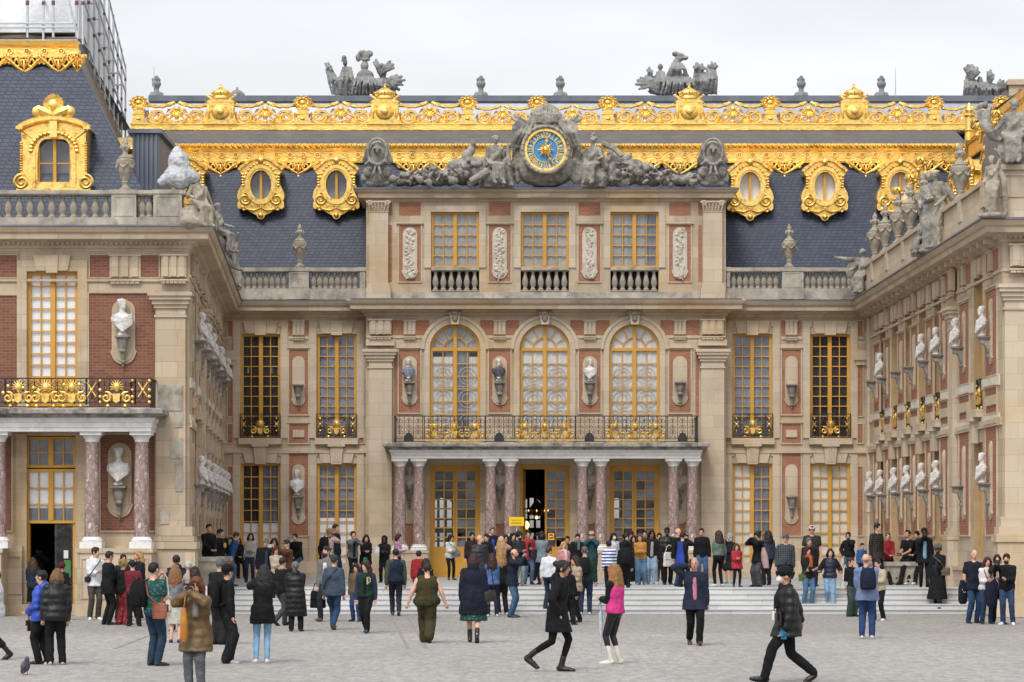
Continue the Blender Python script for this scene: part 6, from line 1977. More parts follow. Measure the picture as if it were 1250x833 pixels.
for k in range(6):
 frameC.append(fold([(640 - 3 * k, 148 + k, -.3), (634 - k, 162 + 2 * k, -.4), (630 - .5 * k, 178 + 2 * k, -.3)], 1.5)); frameC.append(fold([(690 + 3 * k, 148 + k, -.3), (698 + k, 162 + 2 * k, -.4), (704 + .5 * k, 178 + 2 * k, -.3)], 1.5))
frameC += drape(640, 652, 148, 622, 636, 182, 6, 2.0, -.2) + drape(692, 680, 148, 710, 698, 182, 6, 2.0, -.2) + fan(640, 156, [(624, 146), (628, 141), (634, 143)], 2.0, 1) + fan(694, 156, [(710, 146), (706, 141), (700, 143)], 2.0, 1)
for k in range(7): frameC.append(fold([(655 + 4 * k, 152, -.35), (655 + 4 * k, 142, -.4), (652 + 5 * k, 131 + abs(k - 3) * 2, -.25)], 1.9))
frameC.append(('t', [(666 + 29 * math.cos(a), 183 - 29 * math.sin(a), -.25) for a in [2 * PI * i / 30 for i in range(31)]], [3.2] * 31))
clump('clock_surround', 'carved grey stone surround with banners and a shell above the blue clock', 'sculpture', frameC, YK, ORG, 'stone_grey', .024, .02, 6)
for sg, nm in ((-1, 'left'), (1, 'right')):
 it = []
 rng = random.Random(5 + sg)
 X0 = 666
 for k in range(16): it.append(E(X0 + sg * rng.uniform(40, 92), rng.uniform(196, 226), rng.uniform(3, 8), rng.uniform(3, 8), rng.uniform(0, 180), -rng.uniform(.0, .35)))
 it += [E(X0 + sg * 58, 214, 16, 13), E(X0 + sg * 80, 208, 14, 16), E(X0 + sg * 50, 196, 8, 14)]
 pts = [(100, 214, 16, 13), (88, 214, 15, 14), (118, 216, 15, 11), (132, 218, 14, 10), (148, 219, 14, 8), (165, 221, 14, 7), (178, 222, 9, 6), (108, 204, 13, 10), (92, 200, 9, 10)]
 for dx, y, a, b in pts: it.append(E(X0 + sg * dx, y, a, b))
 for k in range(46):
  dx = rng.uniform(84, 186); top = 196 + (dx - 80) * .2
  y = rng.uniform(top, 226); it.append(E(X0 + sg * dx, y, rng.uniform(2, 5.5), rng.uniform(2, 5.5), rng.uniform(0, 180), -rng.uniform(.2, .55)))
 for k in range(22):
  dx = rng.uniform(84, 180); y = rng.uniform(200 + (dx - 80) * .18, 222)
  a = rng.uniform(0, 6.28)
  it.append(fold([(X0 + sg * dx, y, -.4), (X0 + sg * (dx + 6 * math.cos(a)), y + 5 * math.sin(a), -.55), (X0 + sg * (dx + 12 * math.cos(a + .6)), y + 9 * math.sin(a + .6), -.35)], 1.7))
 if sg < 0:
  it += [E(575, 184, 5, 8, -10), E(578, 176, 3, 6, 15), E(570, 192, 7, 9), E(562, 203, 9, 9)]
  lab = 'tangled grey stone trophies of a lion and weapons sloping away left of the clock'
 else:
  it += [E(752, 196, 9, 8), E(764, 193, 8, 5, 25), E(745, 190, 4, 9, -8)]
  lab = 'tangled grey stone trophies of shields and armour sloping away right of the clock'
 clump('stone_trophy', lab, 'sculpture', it, YK, (X0 + sg * 130, 228), 'stone_grey', .024, .02, 6)
for px, lab in ((461, 'carved grey stone shield with scrolls on the cornice, left of the clock sculptures'), (869.5, 'carved grey stone shield with scrolls on the cornice, right of the clock sculptures')):
 it = [E(px, 190, 12.5, 18), E(px, 182, 11, 10), E(px, 186, 8, 10, 0, -.12), E(px - 3, 184, 2, 2, 0, -.4), E(px + 3, 184, 2, 2, 0, -.4), E(px, 188, 2, 3, 0, -.42), E(px - 11, 211, 7, 7, 0, -.1), E(px + 11, 211, 7, 7, 0, -.1), E(px, 218, 12, 9), E(px, 224, 16, 5), E(px, 206, 9, 8), E(px - 14, 196, 5, 6), E(px + 14, 196, 5, 6), E(px - 16, 218, 5, 6), E(px + 16, 218, 5, 6)]
 for sg in (-1, 1):
  it.append(fold([(px + sg * 3, 203, -.4), (px + sg * 9, 199, -.5), (px + sg * 15, 203, -.3)], 2.5)); it.append(fold([(px + sg * 2, 205, -.4), (px + sg * 4, 214, -.5), (px + sg * 9, 222, -.3)], 2.0))
  it.append(fold([(px + sg * 12, 176, -.1), (px + sg * 14.5, 190, -.1), (px + sg * 11, 202, -.1)], 2.2))
 it.append(('t', [(px + 11.5 * math.cos(a), 187 - 16 * math.sin(a), -.3) for a in [2 * PI * i / 24 for i in range(25)]], [1.8] * 25))
 clump('stone_cartouche', lab, 'sculpture', it, YK, (px, 228), 'stone_grey', .024, .015, 6)
YCK = YK - .8
kc = YCK / F
ck = thing('wall_clock', 'round blue and gold clock with a golden sun face, set in the stone gable', 'clock', (X(666, YCK), YCK, Z(183, YCK)))
cx, cz = X(666, YCK), Z(183, YCK)
R0 = 29.5 * kc
def circ(r, n=48): return [(cx + r * math.cos(2 * PI * i / n), cz + r * math.sin(2 * PI * i / n)) for i in range(n)]
q = MB(); q.ring(circ(R0), circ(R0 - .1), YCK - .02, YCK + .3); q.tube([(cx + (R0 - .04) * math.cos(a), YCK - .03, cz + (R0 - .04) * math.sin(a)) for a in [2 * PI * i / 48 for i in range(49)]], .07, 8)
for i in range(26):
 a = 2 * PI * i / 26; q.ell((cx + (R0 - .04) * math.cos(a), YCK - .09, cz + (R0 - .04) * math.sin(a)), (.05, .04, .05), 6, 5)
q.build('clock_frame', M['stone_vase'], ck, 50)
q = MB(); q.ring(circ(R0 - .1), circ(R0 - .19), YCK - .03, YCK + .2); q.ring(circ(15.6 * kc), circ(14.9 * kc), YCK + .02, YCK + .08); q.build('gilded_ring', M['gold'], ck, 50)
q = MB(); q.add([(p, YCK + .06, z_) for p, z_ in circ(R0 - .12)], [tuple(range(48))]); q.build('dial', M['clock_blue'], ck)
nm_ = ['XII', 'I', 'II', 'III', 'IIII', 'V', 'VI', 'VII', 'VIII', 'IX', 'X', 'XI']
q = MB()
r1, r2 = 16.2 * kc, 21.6 * kc
for i in range(12):
 for dlt in (15,):
  a0, a1 = rad(90 - 30 * i - dlt - 3.2), rad(90 - 30 * i - dlt + 3.2)
  q.add([(cx + r * math.cos(a), YCK + .045, cz + r * math.sin(a)) for r, a in ((r1, a0), (r2, a0), (r2, a1), (r1, a1))], [(0, 1, 2, 3)])
q.build('hour_divider', M['clock_pale'], ck)
q = MB()
def stroke(mb, p, q_, r=.014): mb.tube([(p[0], YCK + .035, p[1]), (q_[0], YCK + .035, q_[1])], r, 4)
for i, s_n in enumerate(nm_):
 a = rad(90 - 30 * i); up_ = Vector((math.cos(a), math.sin(a))); rt = Vector((math.sin(a), -math.cos(a)))
 c0 = Vector((cx, cz)) + up_ * 18.9 * kc
 wds = {'I': .05, 'V': .1, 'X': .1}
 tot = sum(wds[c] for c in s_n); o_ = -tot / 2
 h2 = .1
 for c in s_n:
  w_ = wds[c]; m_ = c0 + rt * (o_ + w_ / 2)
  if c == 'I': stroke(q, m_ - up_ * h2, m_ + up_ * h2)
  elif c == 'V': stroke(q, m_ + up_ * h2 - rt * .04, m_ - up_ * h2); stroke(q, m_ + up_ * h2 + rt * .04, m_ - up_ * h2)
  else: stroke(q, m_ + up_ * h2 - rt * .04, m_ - up_ * h2 + rt * .04); stroke(q, m_ + up_ * h2 + rt * .04, m_ - up_ * h2 - rt * .04)
  o_ += w_
no_ = q.build('numerals', M['gold'], ck)
q = MB(); q.ell((cx, YCK - .04, cz), (.115, .08, .125), 12, 8)
for i in range(16):
 a = 2 * PI * i / 16; r_ = .3 if i % 2 == 0 else .21
 q.tube([(cx + .09 * math.cos(a), YCK - .02, cz + .09 * math.sin(a)), (cx + r_ * math.cos(a), YCK - .02, cz + r_ * math.sin(a))], [.045, .006], 5)
for sx in (-.04, .04): q.ell((cx + sx, YCK - .11, cz + .04), (.02, .02, .014), 6, 4)
q.ell((cx, YCK - .14, cz - .02), (.025, .03, .05), 6, 5); q.ell((cx, YCK - .12, cz - .1), (.05, .02, .015), 6, 4)
q.build('sun_face', M['gold'], ck, 50)
for ang, ln in ((82, 13.5), (-66, 16.0)):
 q = MB(); a = rad(ang)
 P_ = lambda r: (cx + r * kc * math.cos(a), YCK - .03, cz + r * kc * math.sin(a))
 q.tube([P_(0), P_(ln * .6), P_(ln)], [.03, .025, .02], 5); q.ell(P_(ln * .8), (.06, .02, .06), 8, 5); q.tube([P_(ln * .9), P_(ln + 2)], [.05, .004], 5)
 q.build('clock_hand', M['gold'], ck)
SG = thing('scaffolding', 'grey steel tube scaffolding round white sheeting on the left wing roof', 'scaffolding', (f1[0] * 0 + X(98, 76), 76, 16.1))
LI = (X(101, 75.9), 75.9); LE = (X(153, 98.0), 98.0)
zb_, zt2 = 16.0, 20.2
q = MB()
def pole(mb, x, y, z0, z1, r=.035): mb.tube([(x, y, z0), (x, y, z1)], r, 6)
jt = MB()
for j in range(10):
 t = j / 9
 x_, y_ = LI[0] + (LE[0] - LI[0]) * t, LI[1] + (LE[1] - LI[1]) * t
 for off_, up2 in ((0, zt2), (-1.1, zt2)):
  if j == 9 and off_: continue
  pole(q, x_ + off_, y_ + .001 * j, zb_ - (.2 if not off_ else .1), up2 - 1.1 * max(0, (t - .0)))
  for zz_ in (16.9, 17.4, 18.5): jt.piece(); jt.tube([(x_ + off_, y_, zz_), (x_ + off_, y_, zz_ + .1)], .042, 6)
for off_ in (0, -1.1):
 for zz_ in (zb_ + .1, zb_ + 1.1, zb_ + 2.1, zb_ + 2.6):
  q.tube([(LI[0] + off_, LI[1], zz_), (LE[0] + off_, LE[1], zz_)], .03, 6)
for j in range(9):
 t = (j + .5) / 9
 x_, y_ = LI[0] + (LE[0] - LI[0]) * t, LI[1] + (LE[1] - LI[1]) * t
 for zz_ in (zb_ + .15, zb_ + 2.15): q.tube([(x_, y_, zz_), (x_ - 1.1, y_, zz_)], .03, 6)
q.tube([(LI[0], LI[1], zt2 - .1), (LE[0], LE[1], zt2 - 1.2)], .03, 6); q.tube([(LI[0] - 1.1, LI[1], zt2 - .1), (LE[0] - 1.1, LE[1], zt2 - 1.2)], .03, 6)
q.build('side_tubes', M['steel'], SG)
q = MB()
for px in (-30, 33.5, 65, 93.5): pole(q, X(px, 75.9), 75.9, zb_, zt2 + 2); [jt.piece().tube([(X(px, 75.9), 75.9, z_), (X(px, 75.9), 75.9, z_ + .12)], .05, 6) for z_ in (16.9, 17.1, 18.2)]
for py in (29, 34): q.tube([(X(-60, 75.9), 75.85, Z(py, 75.9)), (X(95, 75.9), 75.85, Z(py, 75.9))], .03, 6)
q.tube([(X(-60, 75.9), 75.85, Z(50.5, 75.9)), (X(95, 75.9), 75.85, Z(50.5, 75.9))], .04, 6); q.tube([(X(83, 75.9), 75.82, Z(-5, 75.9)), (X(96, 75.9), 75.82, Z(48, 75.9))], .03, 6)
q.build('front_tubes', M['steel'], SG)
jt.build_pieces('tube_clamp', M['red_coupler'], SG)
q = MB()
pa, pb2 = Vector((LI[0] + .35, LI[1] + .3, 0)), Vector((LE[0] + .1, LE[1], 0))
for k in range(9):
 t0, t1 = k / 9, (k + 1) / 9 - .012
 a_, b_ = pa.lerp(pb2, t0), pa.lerp(pb2, t1)
 q.box(min(a_.x, b_.x) - 1.2, max(a_.x, b_.x) - .5, a_.y, b_.y, zb_ + .02 + .003 * k, zb_ + .07 + .003 * k)
q.build('walkway_planks', M['steel'], SG)
q = MB(); nx, nz_ = 40, 14
vs = []
for i in range(nx + 1):
 for j in range(nz_ + 1):
  x_ = X(-80, 76.6) + (X(97, 76.6) - X(-80, 76.6)) * i / nx
  z_ = 16.05 + 4.4 * j / nz_
  vs.append((x_, 76.5 + .16 * mnoise.noise(Vector((x_ * .9, z_ * .8, 0))) + .1 * math.sin(x_ * 3 + z_ * 1.3), z_))
q.add(vs, [(i * (nz_ + 1) + j, (i + 1) * (nz_ + 1) + j, (i + 1) * (nz_ + 1) + j + 1, i * (nz_ + 1) + j + 1) for i in range(nx) for j in range(nz_)])
vs = []
for i in range(31):
 for j in range(nz_ + 1):
  t = i / 30
  x_ = X(97, 76.6) + (X(150, 98) - X(97, 76.6)) * t - .25; y_ = 76.5 + 21 * t; z_ = 16.05 + 4.4 * j / nz_ - 1.0 * t * j / nz_
  vs.append((x_ + .12 * mnoise.noise(Vector((y_ * .9, z_ * .8, 3))), y_, z_))
q.add(vs, [(i * (nz_ + 1) + j, (i + 1) * (nz_ + 1) + j, (i + 1) * (nz_ + 1) + j + 1, i * (nz_ + 1) + j + 1) for i in range(30) for j in range(nz_)])
q.build('white_sheeting', M['tarp'], SG, 60)
s1 = thing('yellow_sign', 'yellow notice board on a post beside the open middle door', 'sign', (X(630.5, 86), 86, PLAT))
q = MB(); q.box(X(621.5, 86), X(639.5, 86), 86, 86.03, Z(642, 86), Z(631.5, 86)); q.build('sign_board', M['sign_yellow'], s1)
q = MB(); q.tube([(X(630.5, 86), 86.06, PLAT), (X(630.5, 86), 86.06, Z(633, 86))], .025, 6); q.box(X(626, 86), X(635, 86), 85.9, 86.2, PLAT, PLAT + .03); q.build('post', M['steel'], s1)
q = MB()
rng = random.Random(3)
for ln_, (py, n_) in enumerate(((635, 9), (638.6, 11))):
 for k in range(n_):
  x_ = X(624, 86) + (X(637, 86) - X(624, 86)) * (k + .5) / n_
  q.box(x_ - .012, x_ + .012, 85.992, 85.999, Z(py + .9, 86), Z(py - .9, 86))
q.build('small_lettering', noise_mat('ochre_lettering', (.5, .3, .01), (.55, .33, .01), 2, .6, bstr=0), s1)
yd_ = YA + .12
s2 = thing('prohibition_sign', 'small yellow sign with red no-entry disc on the middle door', 'sign', (X(673, yd_), yd_, Z(661, yd_)))
q = MB(); q.box(X(667.5, yd_), X(678, yd_), yd_, yd_ + .03, Z(661, yd_), Z(649.5, yd_)); q.build('sign_frame', M['iron'], s2)
q = MB(); q.box(X(669, yd_), X(676.5, yd_), yd_ - .006, yd_, Z(659.5, yd_), Z(651, yd_)); q.build('sign_plate', M['sign_yellow'], s2)
q = MB(); cc_ = (X(672.75, yd_), Z(655.2, yd_)); q.prism(arc(cc_[0], cc_[1], .085, .085, 0, 2 * PI, 21)[:-1], yd_ - .012, yd_ - .006); q.build('red_disc', M['sign_red'], s2)
q = MB(); q.box(cc_[0] - .06, cc_[0] + .06, yd_ - .016, yd_ - .012, cc_[1] - .018, cc_[1] + .018); q.build('white_bar', M['blind'], s2)
yh_ = 100.0
cd = thing('chandelier', 'small lit crystal chandelier hanging in the dark hall behind the open door', 'chandelier', (X(655, yh_), yh_, Z(632, yh_)))
q = MB(); cxx = X(655, yh_)
q.tube([(cxx, yh_, Z(612, yh_)), (cxx, yh_, PLAT + 4.1)], .015, 5); q.lathe([(.05, 0), (.3, .12), (.34, .25), (.2, .4), (.05, .62)], (cxx, yh_, Z(631, yh_)), 10)
for i in range(8):
 a = 2 * PI * i / 8; q.tube([(cxx, yh_, Z(626, yh_)), (cxx + .3 * math.cos(a), yh_ + .3 * math.sin(a), Z(629, yh_)), (cxx + .42 * math.cos(a), yh_ + .42 * math.sin(a), Z(625, yh_))], .02, 5)
q.build('gilded_arms', M['gold'], cd, 50)
q = MB()
for i in range(8):
 a = 2 * PI * i / 8; q.ell((cxx + .42 * math.cos(a), yh_ + .42 * math.sin(a), Z(623.5, yh_)), (.02, .02, .035), 6, 5)
q.ell((cxx, yh_, Z(632, yh_)), .06, 8, 6)
q.build('bulbs', M['bulb'], cd)
lp = dup(cd); lp.name = 'wall_lamp'
for k_ in ('label', 'category'): del lp[k_]
tag(lp, 'glowing lamp standing in the hall, lower left of the chandelier', 'lamp'); lp.location = (X(643, 101), 101, Z(645, 101))
q = MB(); q.tube([(0, 0, -.9), (0, 0, .0)], .02, 5); q.lathe([(.1, -.05), (.02, .0)], (0, 0, 0), 8); a_ = q.build('lamp_stem', M['gold']); a_.parent = lp
q = MB(); q.ell((0, 0, .12), (.1, .1, .14), 8, 6); a_ = q.build('lamp_globe', M['bulb']); a_.parent = lp
# ------------------------------------------------------------------ people
def ik(a, t, l1, l2, pole):
 a, t = Vector(a), Vector(t)
 d = t - a
 L_ = d.length
 mx = (l1 + l2) * .995
 if L_ > mx: t = a + d * (mx / L_); d = t - a; L_ = mx
 u = d / L_
 x = (l1 * l1 - l2 * l2 + L_ * L_) / (2 * L_)
 h = math.sqrt(max(0, l1 * l1 - x * x))
 p = Vector(pole); p = p - u * p.dot(u)
 if p.length < 1e-5: p = u.orthogonal()
 return a + u * x + p.normalized() * h, t
ARM = {'down': (.06, .03, -.545), 'front': (-.13, .28, -.26), 'cam': (-.12, .27, .15), 'ear': (-.035, .04, .2), 'fold': (-.2, .2, -.3), 'pocket': (.04, .07, -.46), 'selfie': (-.02, .5, .12),
       'swf': (.04, .26, -.46), 'swb': (.06, -.25, -.46), 'mouth': (-.15, .2, .1), 'hip': (.0, .06, -.42), 'out': (.16, .3, -.3), 'carry': (.0, .22, -.4), 'lap': (-.1, .34, -.36), 'up': (.05, .12, .45), 'wide': (.2, .03, -.5)}
_rs = {}
def pose_of(h, pose='stand', la='down', ra='down', lean=0.0, hy=0.0, hp=0.0, seat=.5, female=False, J_w=1.0):
 """joint positions in the person's own frame: facing -Y, x to the viewer's right when seen from the front."""
 s = h / 1.75
 J = {'s': s}
 fwd = Vector((0, -1, 0))
 if pose == 'sit': hz = seat + .1
 elif pose in ('walk', 'walkr'): hz = .9 * s
 elif pose in ('stride', 'strider'): hz = .875 * s
 elif pose == 'push': hz = .915 * s
 else: hz = .93 * s
 jr = random.Random(int(h * 9973) + len(PEOPLE))
 hip = Vector((jr.uniform(-.025, .025) if pose == 'stand' else 0, 0, hz))
 flip = -1 if pose.endswith('r') and pose != 'r' else 1
 legs = {}
 for sd in (-1, 1):
  hj = hip + Vector((sd * .095 * s, 0, -.02 * s))
  if pose == 'sit':
   an = Vector((sd * .12 * s, -.44 * s, max(.09, 0.09))); toe = Vector((0, -1, -.05)); pole = (0, -1, 1)
  elif pose[:4] in ('walk', 'stri', 'push'):
   A, B_ = {'walk': (.2, .26), 'stri': (.36, .38), 'push': (.05, .44)}[pose[:4]]
   if sd * flip > 0: an = Vector((sd * .07 * s, -A * s, .09 * s)); toe = Vector((0, -1, .1 if A > .15 else -.12))
   else: an = Vector((sd * .07 * s, B_ * s, (.15 if B_ < .4 else .25) * s)); toe = Vector((0, -.75, -.75))
   pole = (0, -1, .1)
  elif pose == 'step':
   if sd * flip > 0: an = Vector((sd * .08 * s, -.12 * s, .02 * s)); toe = Vector((0, -1, -.1))
   else: an = Vector((sd * .08 * s, .1 * s, .16 * s)); toe = Vector((0, -1, -.3))
   pole = (0, -1, .1)
  else:
   an = Vector((sd * jr.uniform(.085, .14) * s, jr.uniform(-.07, .06) * s, .085 * s)); toe = Vector((sd * jr.uniform(.1, .4), -1, -.12)); pole = (0, -1, 0)
  kn, an = ik(hj, an, .43 * s, .43 * s, pole)
  legs[sd] = (hj, kn, an, toe.normalized())
 J['legs'] = legs
 Rl = Matrix.Rotation(rad(lean + jr.uniform(-1, 4)), 3, 'X') @ Matrix.Rotation(rad(jr.uniform(-3, 3)), 3, 'Y') @ Matrix.Rotation(rad(jr.uniform(-9, 9)), 3, 'Z')
 up = Rl @ Vector((0, 0, 1))
 J['R'] = Rl; J['hip'] = hip; J['up'] = up
 J['sh_c'] = hip + up * .485 * s
 sw = (.148 if female else .165) * s
 J['arms'] = {}
 for sd, nm in ((1, la), (-1, ra)):
  sj = hip + Rl @ Vector((sd * sw * (1 + .6 * (J_w - 1)), .005, .462 * s))
  o = ARM[nm] if isinstance(nm, str) else nm
  tgt = sj + Rl @ (Vector((sd * o[0], -o[1], o[2])) * s)
  pole = (sd * 1.0, .1, -.8) if nm in ('cam', 'ear', 'mouth') else (sd * .5, .9, -.7) if nm not in ('hip', 'pocket') else (sd * 1.0, .9, 0)
  if nm == 'wide': pole = (sd * .2, 1, 0)
  el, wr = ik(sj, tgt, .29 * s, .255 * s, pole)
  J['arms'][sd] = (sj, el, wr, nm)
 J['neck'] = hip + up * .55 * s
 J['head'] = J['neck'] + Rl @ Vector((0, -.02 * s, .145 * s))
 J['Rh'] = Rl @ Matrix.Rotation(hy, 3, 'Z') @ Matrix.Rotation(rad(hp), 3, 'X')
 return J
TORSO = [(-.1, .13, .1), (-.04, .165, .115), (.04, .168, .118), (.12, .15, .108), (.2, .142, .104), (.3, .158, .115), (.38, .16, .115), (.44, .14, .1), (.5, .1, .078), (.55, .058, .058)]
def torso(mb, J, w, off, t0=-.1, t1=.6, female=False, belly=0.0):
 s = J['s']
 rings = []
 for t, rx, ry in TORSO:
  if t < t0 - 1e-6 or t > t1: continue
  k = (w if t < .45 else 1 + (w - 1) * .4)
  yb = -.03 * belly if .05 < t < .3 else 0
  bx = 1.05 if (female and t < .08) else (.95 if female else 1)
  rings.append((J['hip'] + J['R'] @ Vector((0, yb, t * s)), (rx * k * bx) * s + off, (ry * k + .03 * belly * (1 if .05 < t < .3 else 0)) * s + off))
 mb.loft(rings, 16)
def head_mb(mb, J):
 s = J['s'] ** .5
 c, R = J['head'], J['Rh']
 mb.ell(c + R @ Vector((0, .012, .015)) * s, tuple(q * s for q in (.076, .094, .105)), 14, 10, 0, R)
 mb.ell(c + R @ Vector((0, -.025, -.055)) * s, tuple(q * s for q in (.056, .062, .066)), 12, 8, 0, R)
 mb.ell(c + R @ Vector((0, -.094, -.008)) * s, tuple(q * s for q in (.015, .022, .026)), 8, 6, 0, R)
 for sd in (-1, 1): mb.ell(c + R @ Vector((sd * .078, .012, -.005)) * s, tuple(q * s for q in (.014, .025, .034)), 8, 6, 0, R)
 mb.tube([J['neck'] - J['up'] * .06, c - R @ Vector((0, -.012, .03))], [.058 * s, .05 * s], 10)
def limb(mb, pts, rs, n=10): ball_chain(mb, pts, rs, n)
def hand_dir(J, sd):
 sj, el, wr, nm = J['arms'][sd]
 return (wr - el).normalized()
def fingers(J):
 """five fingers for each hand, rooted in the palm."""
 mb = MB(); s = J['s']
 for sd in (-1, 1):
  sj, el, wr, nm = J['arms'][sd]
  if nm in ('pocket',): continue
  d = hand_dir(J, sd)
  ref = Vector((0, -1, 0)) if abs(d.y) < .8 else Vector((0, 0, 1))
  wdt = d.cross(ref).normalized(); pn = wdt.cross(d).normalized()   # across the palm, palm normal
  pc = wr + d * .06 * s
  curl = .035 if nm in ('down', 'swf', 'swb') else .06
  for k, ln in enumerate((.066, .076, .072, .056)):
   b = pc + wdt * (.027 - .018 * k) * s + d * .02 * s
   mb.tube([b, b + d * ln * .5 * s + pn * curl * .25 * s, b + d * ln * .85 * s + pn * curl * s], [.0095 * s, .0088 * s, .0065 * s], 5)
  b = wr + d * .03 * s + wdt * .028 * s
  mb.tube([b, b + d * .03 * s + wdt * .03 * s + pn * .012 * s, b + d * .062 * s + wdt * .032 * s + pn * .03 * s], [.012 * s, .0105 * s, .0075 * s], 5)
 return mb
PEOPLE = []
def person(label, px, top=None, feet=None, d=None, fl=0.0, face=0, pose='stand', la='down', ra='down', t='jacket', tc='#1b1c20', tk='plain', b='trousers', bc='#1c1d22', bk='plain', sh='#1a1a1c', hr='short', hc='#241a14',
           sk=0, w=1.0, hy=0, hp=0, lean=0, fem=False, h=None, sleeve=None, sleeve_c=None, shirt=None, scarf=None, hat=None, hem=None, loose=1.0, seat=.5, belly=0.0, mask=None, extra=None, slk=None, boots=0.0, group=None, lanyard=None, bare_leg=False):
 if d is None: d = F * (EYE - fl) / (feet - HZ)
 if h is None:
  zt_ = EYE + (HZ - top) * d / F
  if pose == 'sit': h = (zt_ - fl - seat - .1) / .82 * 1.0 if False else 1.7
  else:
   h = (zt_ - fl) * {'stand': 1.0, 'step': 1.0, 'walk': 1.03, 'walkr': 1.03, 'stride': 1.04, 'strider': 1.04, 'push': 1.04}[pose]
  h = min(1.95, max(1.42, h)) if pose != 'sit' else h
 J = pose_of(h, pose, la, ra, lean, rad(hy), hp, seat, fem, w)
 s = J['s']
 root = thing('person', label, 'person', (X(px, d), d, fl), group or 'visitors in the palace forecourt', None, rad(face))
 vox = .016 if d < 58 else .02
 mb = MB()
 torso(mb, J, w * .93, 0, female=fem)
 head_mb(mb, J)
 for sd in (-1, 1):
  sj, el, wr, nm = J['arms'][sd]
  k = .5 + .5 * w
  limb(mb, [J['sh_c'] + (sj - J['sh_c']) * .5 - J['up'] * .03, sj - J['up'] * .008, el, wr], [.045 * s * k, .05 * s * k, .04 * s * k, .029 * s])
  dh = hand_dir(J, sd)
  mb.tube([wr, wr + dh * .05 * s, wr + dh * .095 * s], [.028 * s, .036 * s, .03 * s], 8, 0, .7)
  hj, kn, an, toe = J['legs'][sd]
  limb(mb, [hj, kn, an], [.082 * s * k, .056 * s * k, .038 * s])
  mb.tube([an + Vector((0, .04, -.035)) * s, an + toe * .12 * s - Vector((0, 0, .045 * s)), an + toe * .19 * s - Vector((0, 0, .05 * s))], [.035 * s, .038 * s, .025 * s], 8)
 fg = fingers(J)
 hc_, Rh = J['head'].copy(), J['Rh'].copy()
 def post(o, me, fg=fg, hc_=hc_, Rh=Rh, s=s):
  me.materials.clear()
  for m_ in (SKIN[sk], M['eye'], M['lip']): me.materials.append(m_)
  import bmesh
  bm = bmesh.new(); bm.from_mesh(me)
  inv = Rh.inverted(); s2 = s ** .5
  for f_ in bm.faces:
   q = inv @ (f_.calc_center_median() - hc_) / s2
   f_.material_index = 0
   if q.y < -.055:
    if abs(abs(q.x) - .032) < .0095 and abs(q.z - .014) < .0075: f_.material_index = 1
    elif abs(q.x) < .024 and abs(q.z + .062) < .0085: f_.material_index = 2
  vs_ = [bm.verts.new(p) for p in fg.v]
  for f_ in fg.f:
   try: bm.faces.new([vs_[i] for i in f_])
   except ValueError: pass
  bm.to_mesh(me); bm.free()
 queue('body', mb, SKIN[sk], vox * .8, root, post=post, smooth_it=1)
 hm = hem if hem is not None else {'jacket': -.1, 'tee': -.09, 'sweater': -.07, 'puffer': -.12, 'coat': -.42, 'long': -.62, 'vest': -.06, 'blazer': -.13, 'none': None, 'tank': -.1, 'crop': .02}[t]
 if b in ('trousers', 'wide', 'leggings', 'shorts', 'jeans'):
  mb = MB()
  torso(mb, J, w, .012, -.1, .13, fem)
  lo = {'trousers': (.02, .022, .03), 'jeans': (.014, .018, .024), 'wide': (.03, .045, .06), 'leggings': (.006, .007, .009), 'shorts': (.03, .04, .04)}[b]
  k = .5 + .5 * w
  for sd in (-1, 1):
   hj, kn, an, toe = J['legs'][sd]
   if b == 'shorts': limb(mb, [hj, hj.lerp(kn, .9)], [.085 * s * k + lo[0], .07 * s * k + lo[1]])
   else:
    e_ = an - (an - kn).normalized() * (boots if boots else -.015)
    mid = hj.lerp(kn, .55)
    limb(mb, [hj, mid, kn, kn.lerp(e_, .4), e_], [.083 * s * k + lo[0], .07 * s * k + lo[0], .056 * s * k + lo[1], .052 * s * k + lo[1], .038 * s + lo[2]])
  queue('trousers' if b != 'shorts' else 'shorts', mb, cloth(bc, bk), vox, root, post=roughen(.009 if b != 'leggings' else .003, 9, px))
 elif b == 'skirt':
  mb = MB(); zt2_ = J['hip'].z + .12 * s; zb2_ = (hem_skirt := .3 * s)
  ks = [J['legs'][sd][1] for sd in (-1, 1)]; cy = (ks[0].y + ks[1].y) / 2
  spread = abs(ks[0].y - ks[1].y) * .5
  zb2_ = {'mid': .42, 'maxi': .26, 'pencil': .36}.get(bk if bk in ('mid', 'maxi', 'pencil') else 'mid', .4) * s
  if loose > 1.2: zb2_ = .26 * s
  rr = .15 * loose * w
  rings = [((0, 0, zt2_), .14 * s * w, .11 * s * w), ((0, 0, J['hip'].z), .175 * s * w, .135 * s * w), ((0, cy * .5, (J['hip'].z + zb2_) / 2), .19 * s * w * (.5 + .5 * loose), .15 * s * w * (.5 + .5 * loose) + spread * .4), ((0, cy, zb2_), .2 * s * w * loose, .16 * s * w * loose + spread * .6)]
  for i in range(14):
   a = 2 * PI * i / 14
   mb.tube([(.15 * s * w * math.cos(a), .11 * s * w * math.sin(a), J['hip'].z - .05), (.2 * s * w * loose * math.cos(a), cy + .16 * s * w * loose * math.sin(a), zb2_ + .005)], [.008, .016 * s], 6)
  mb.loft(rings, 18)
  queue('skirt', mb, cloth(bc, bk if bk in ('floral', 'leather') else 'plain'), vox, root)
  if not bare_leg and boots == 0.0:
   pass
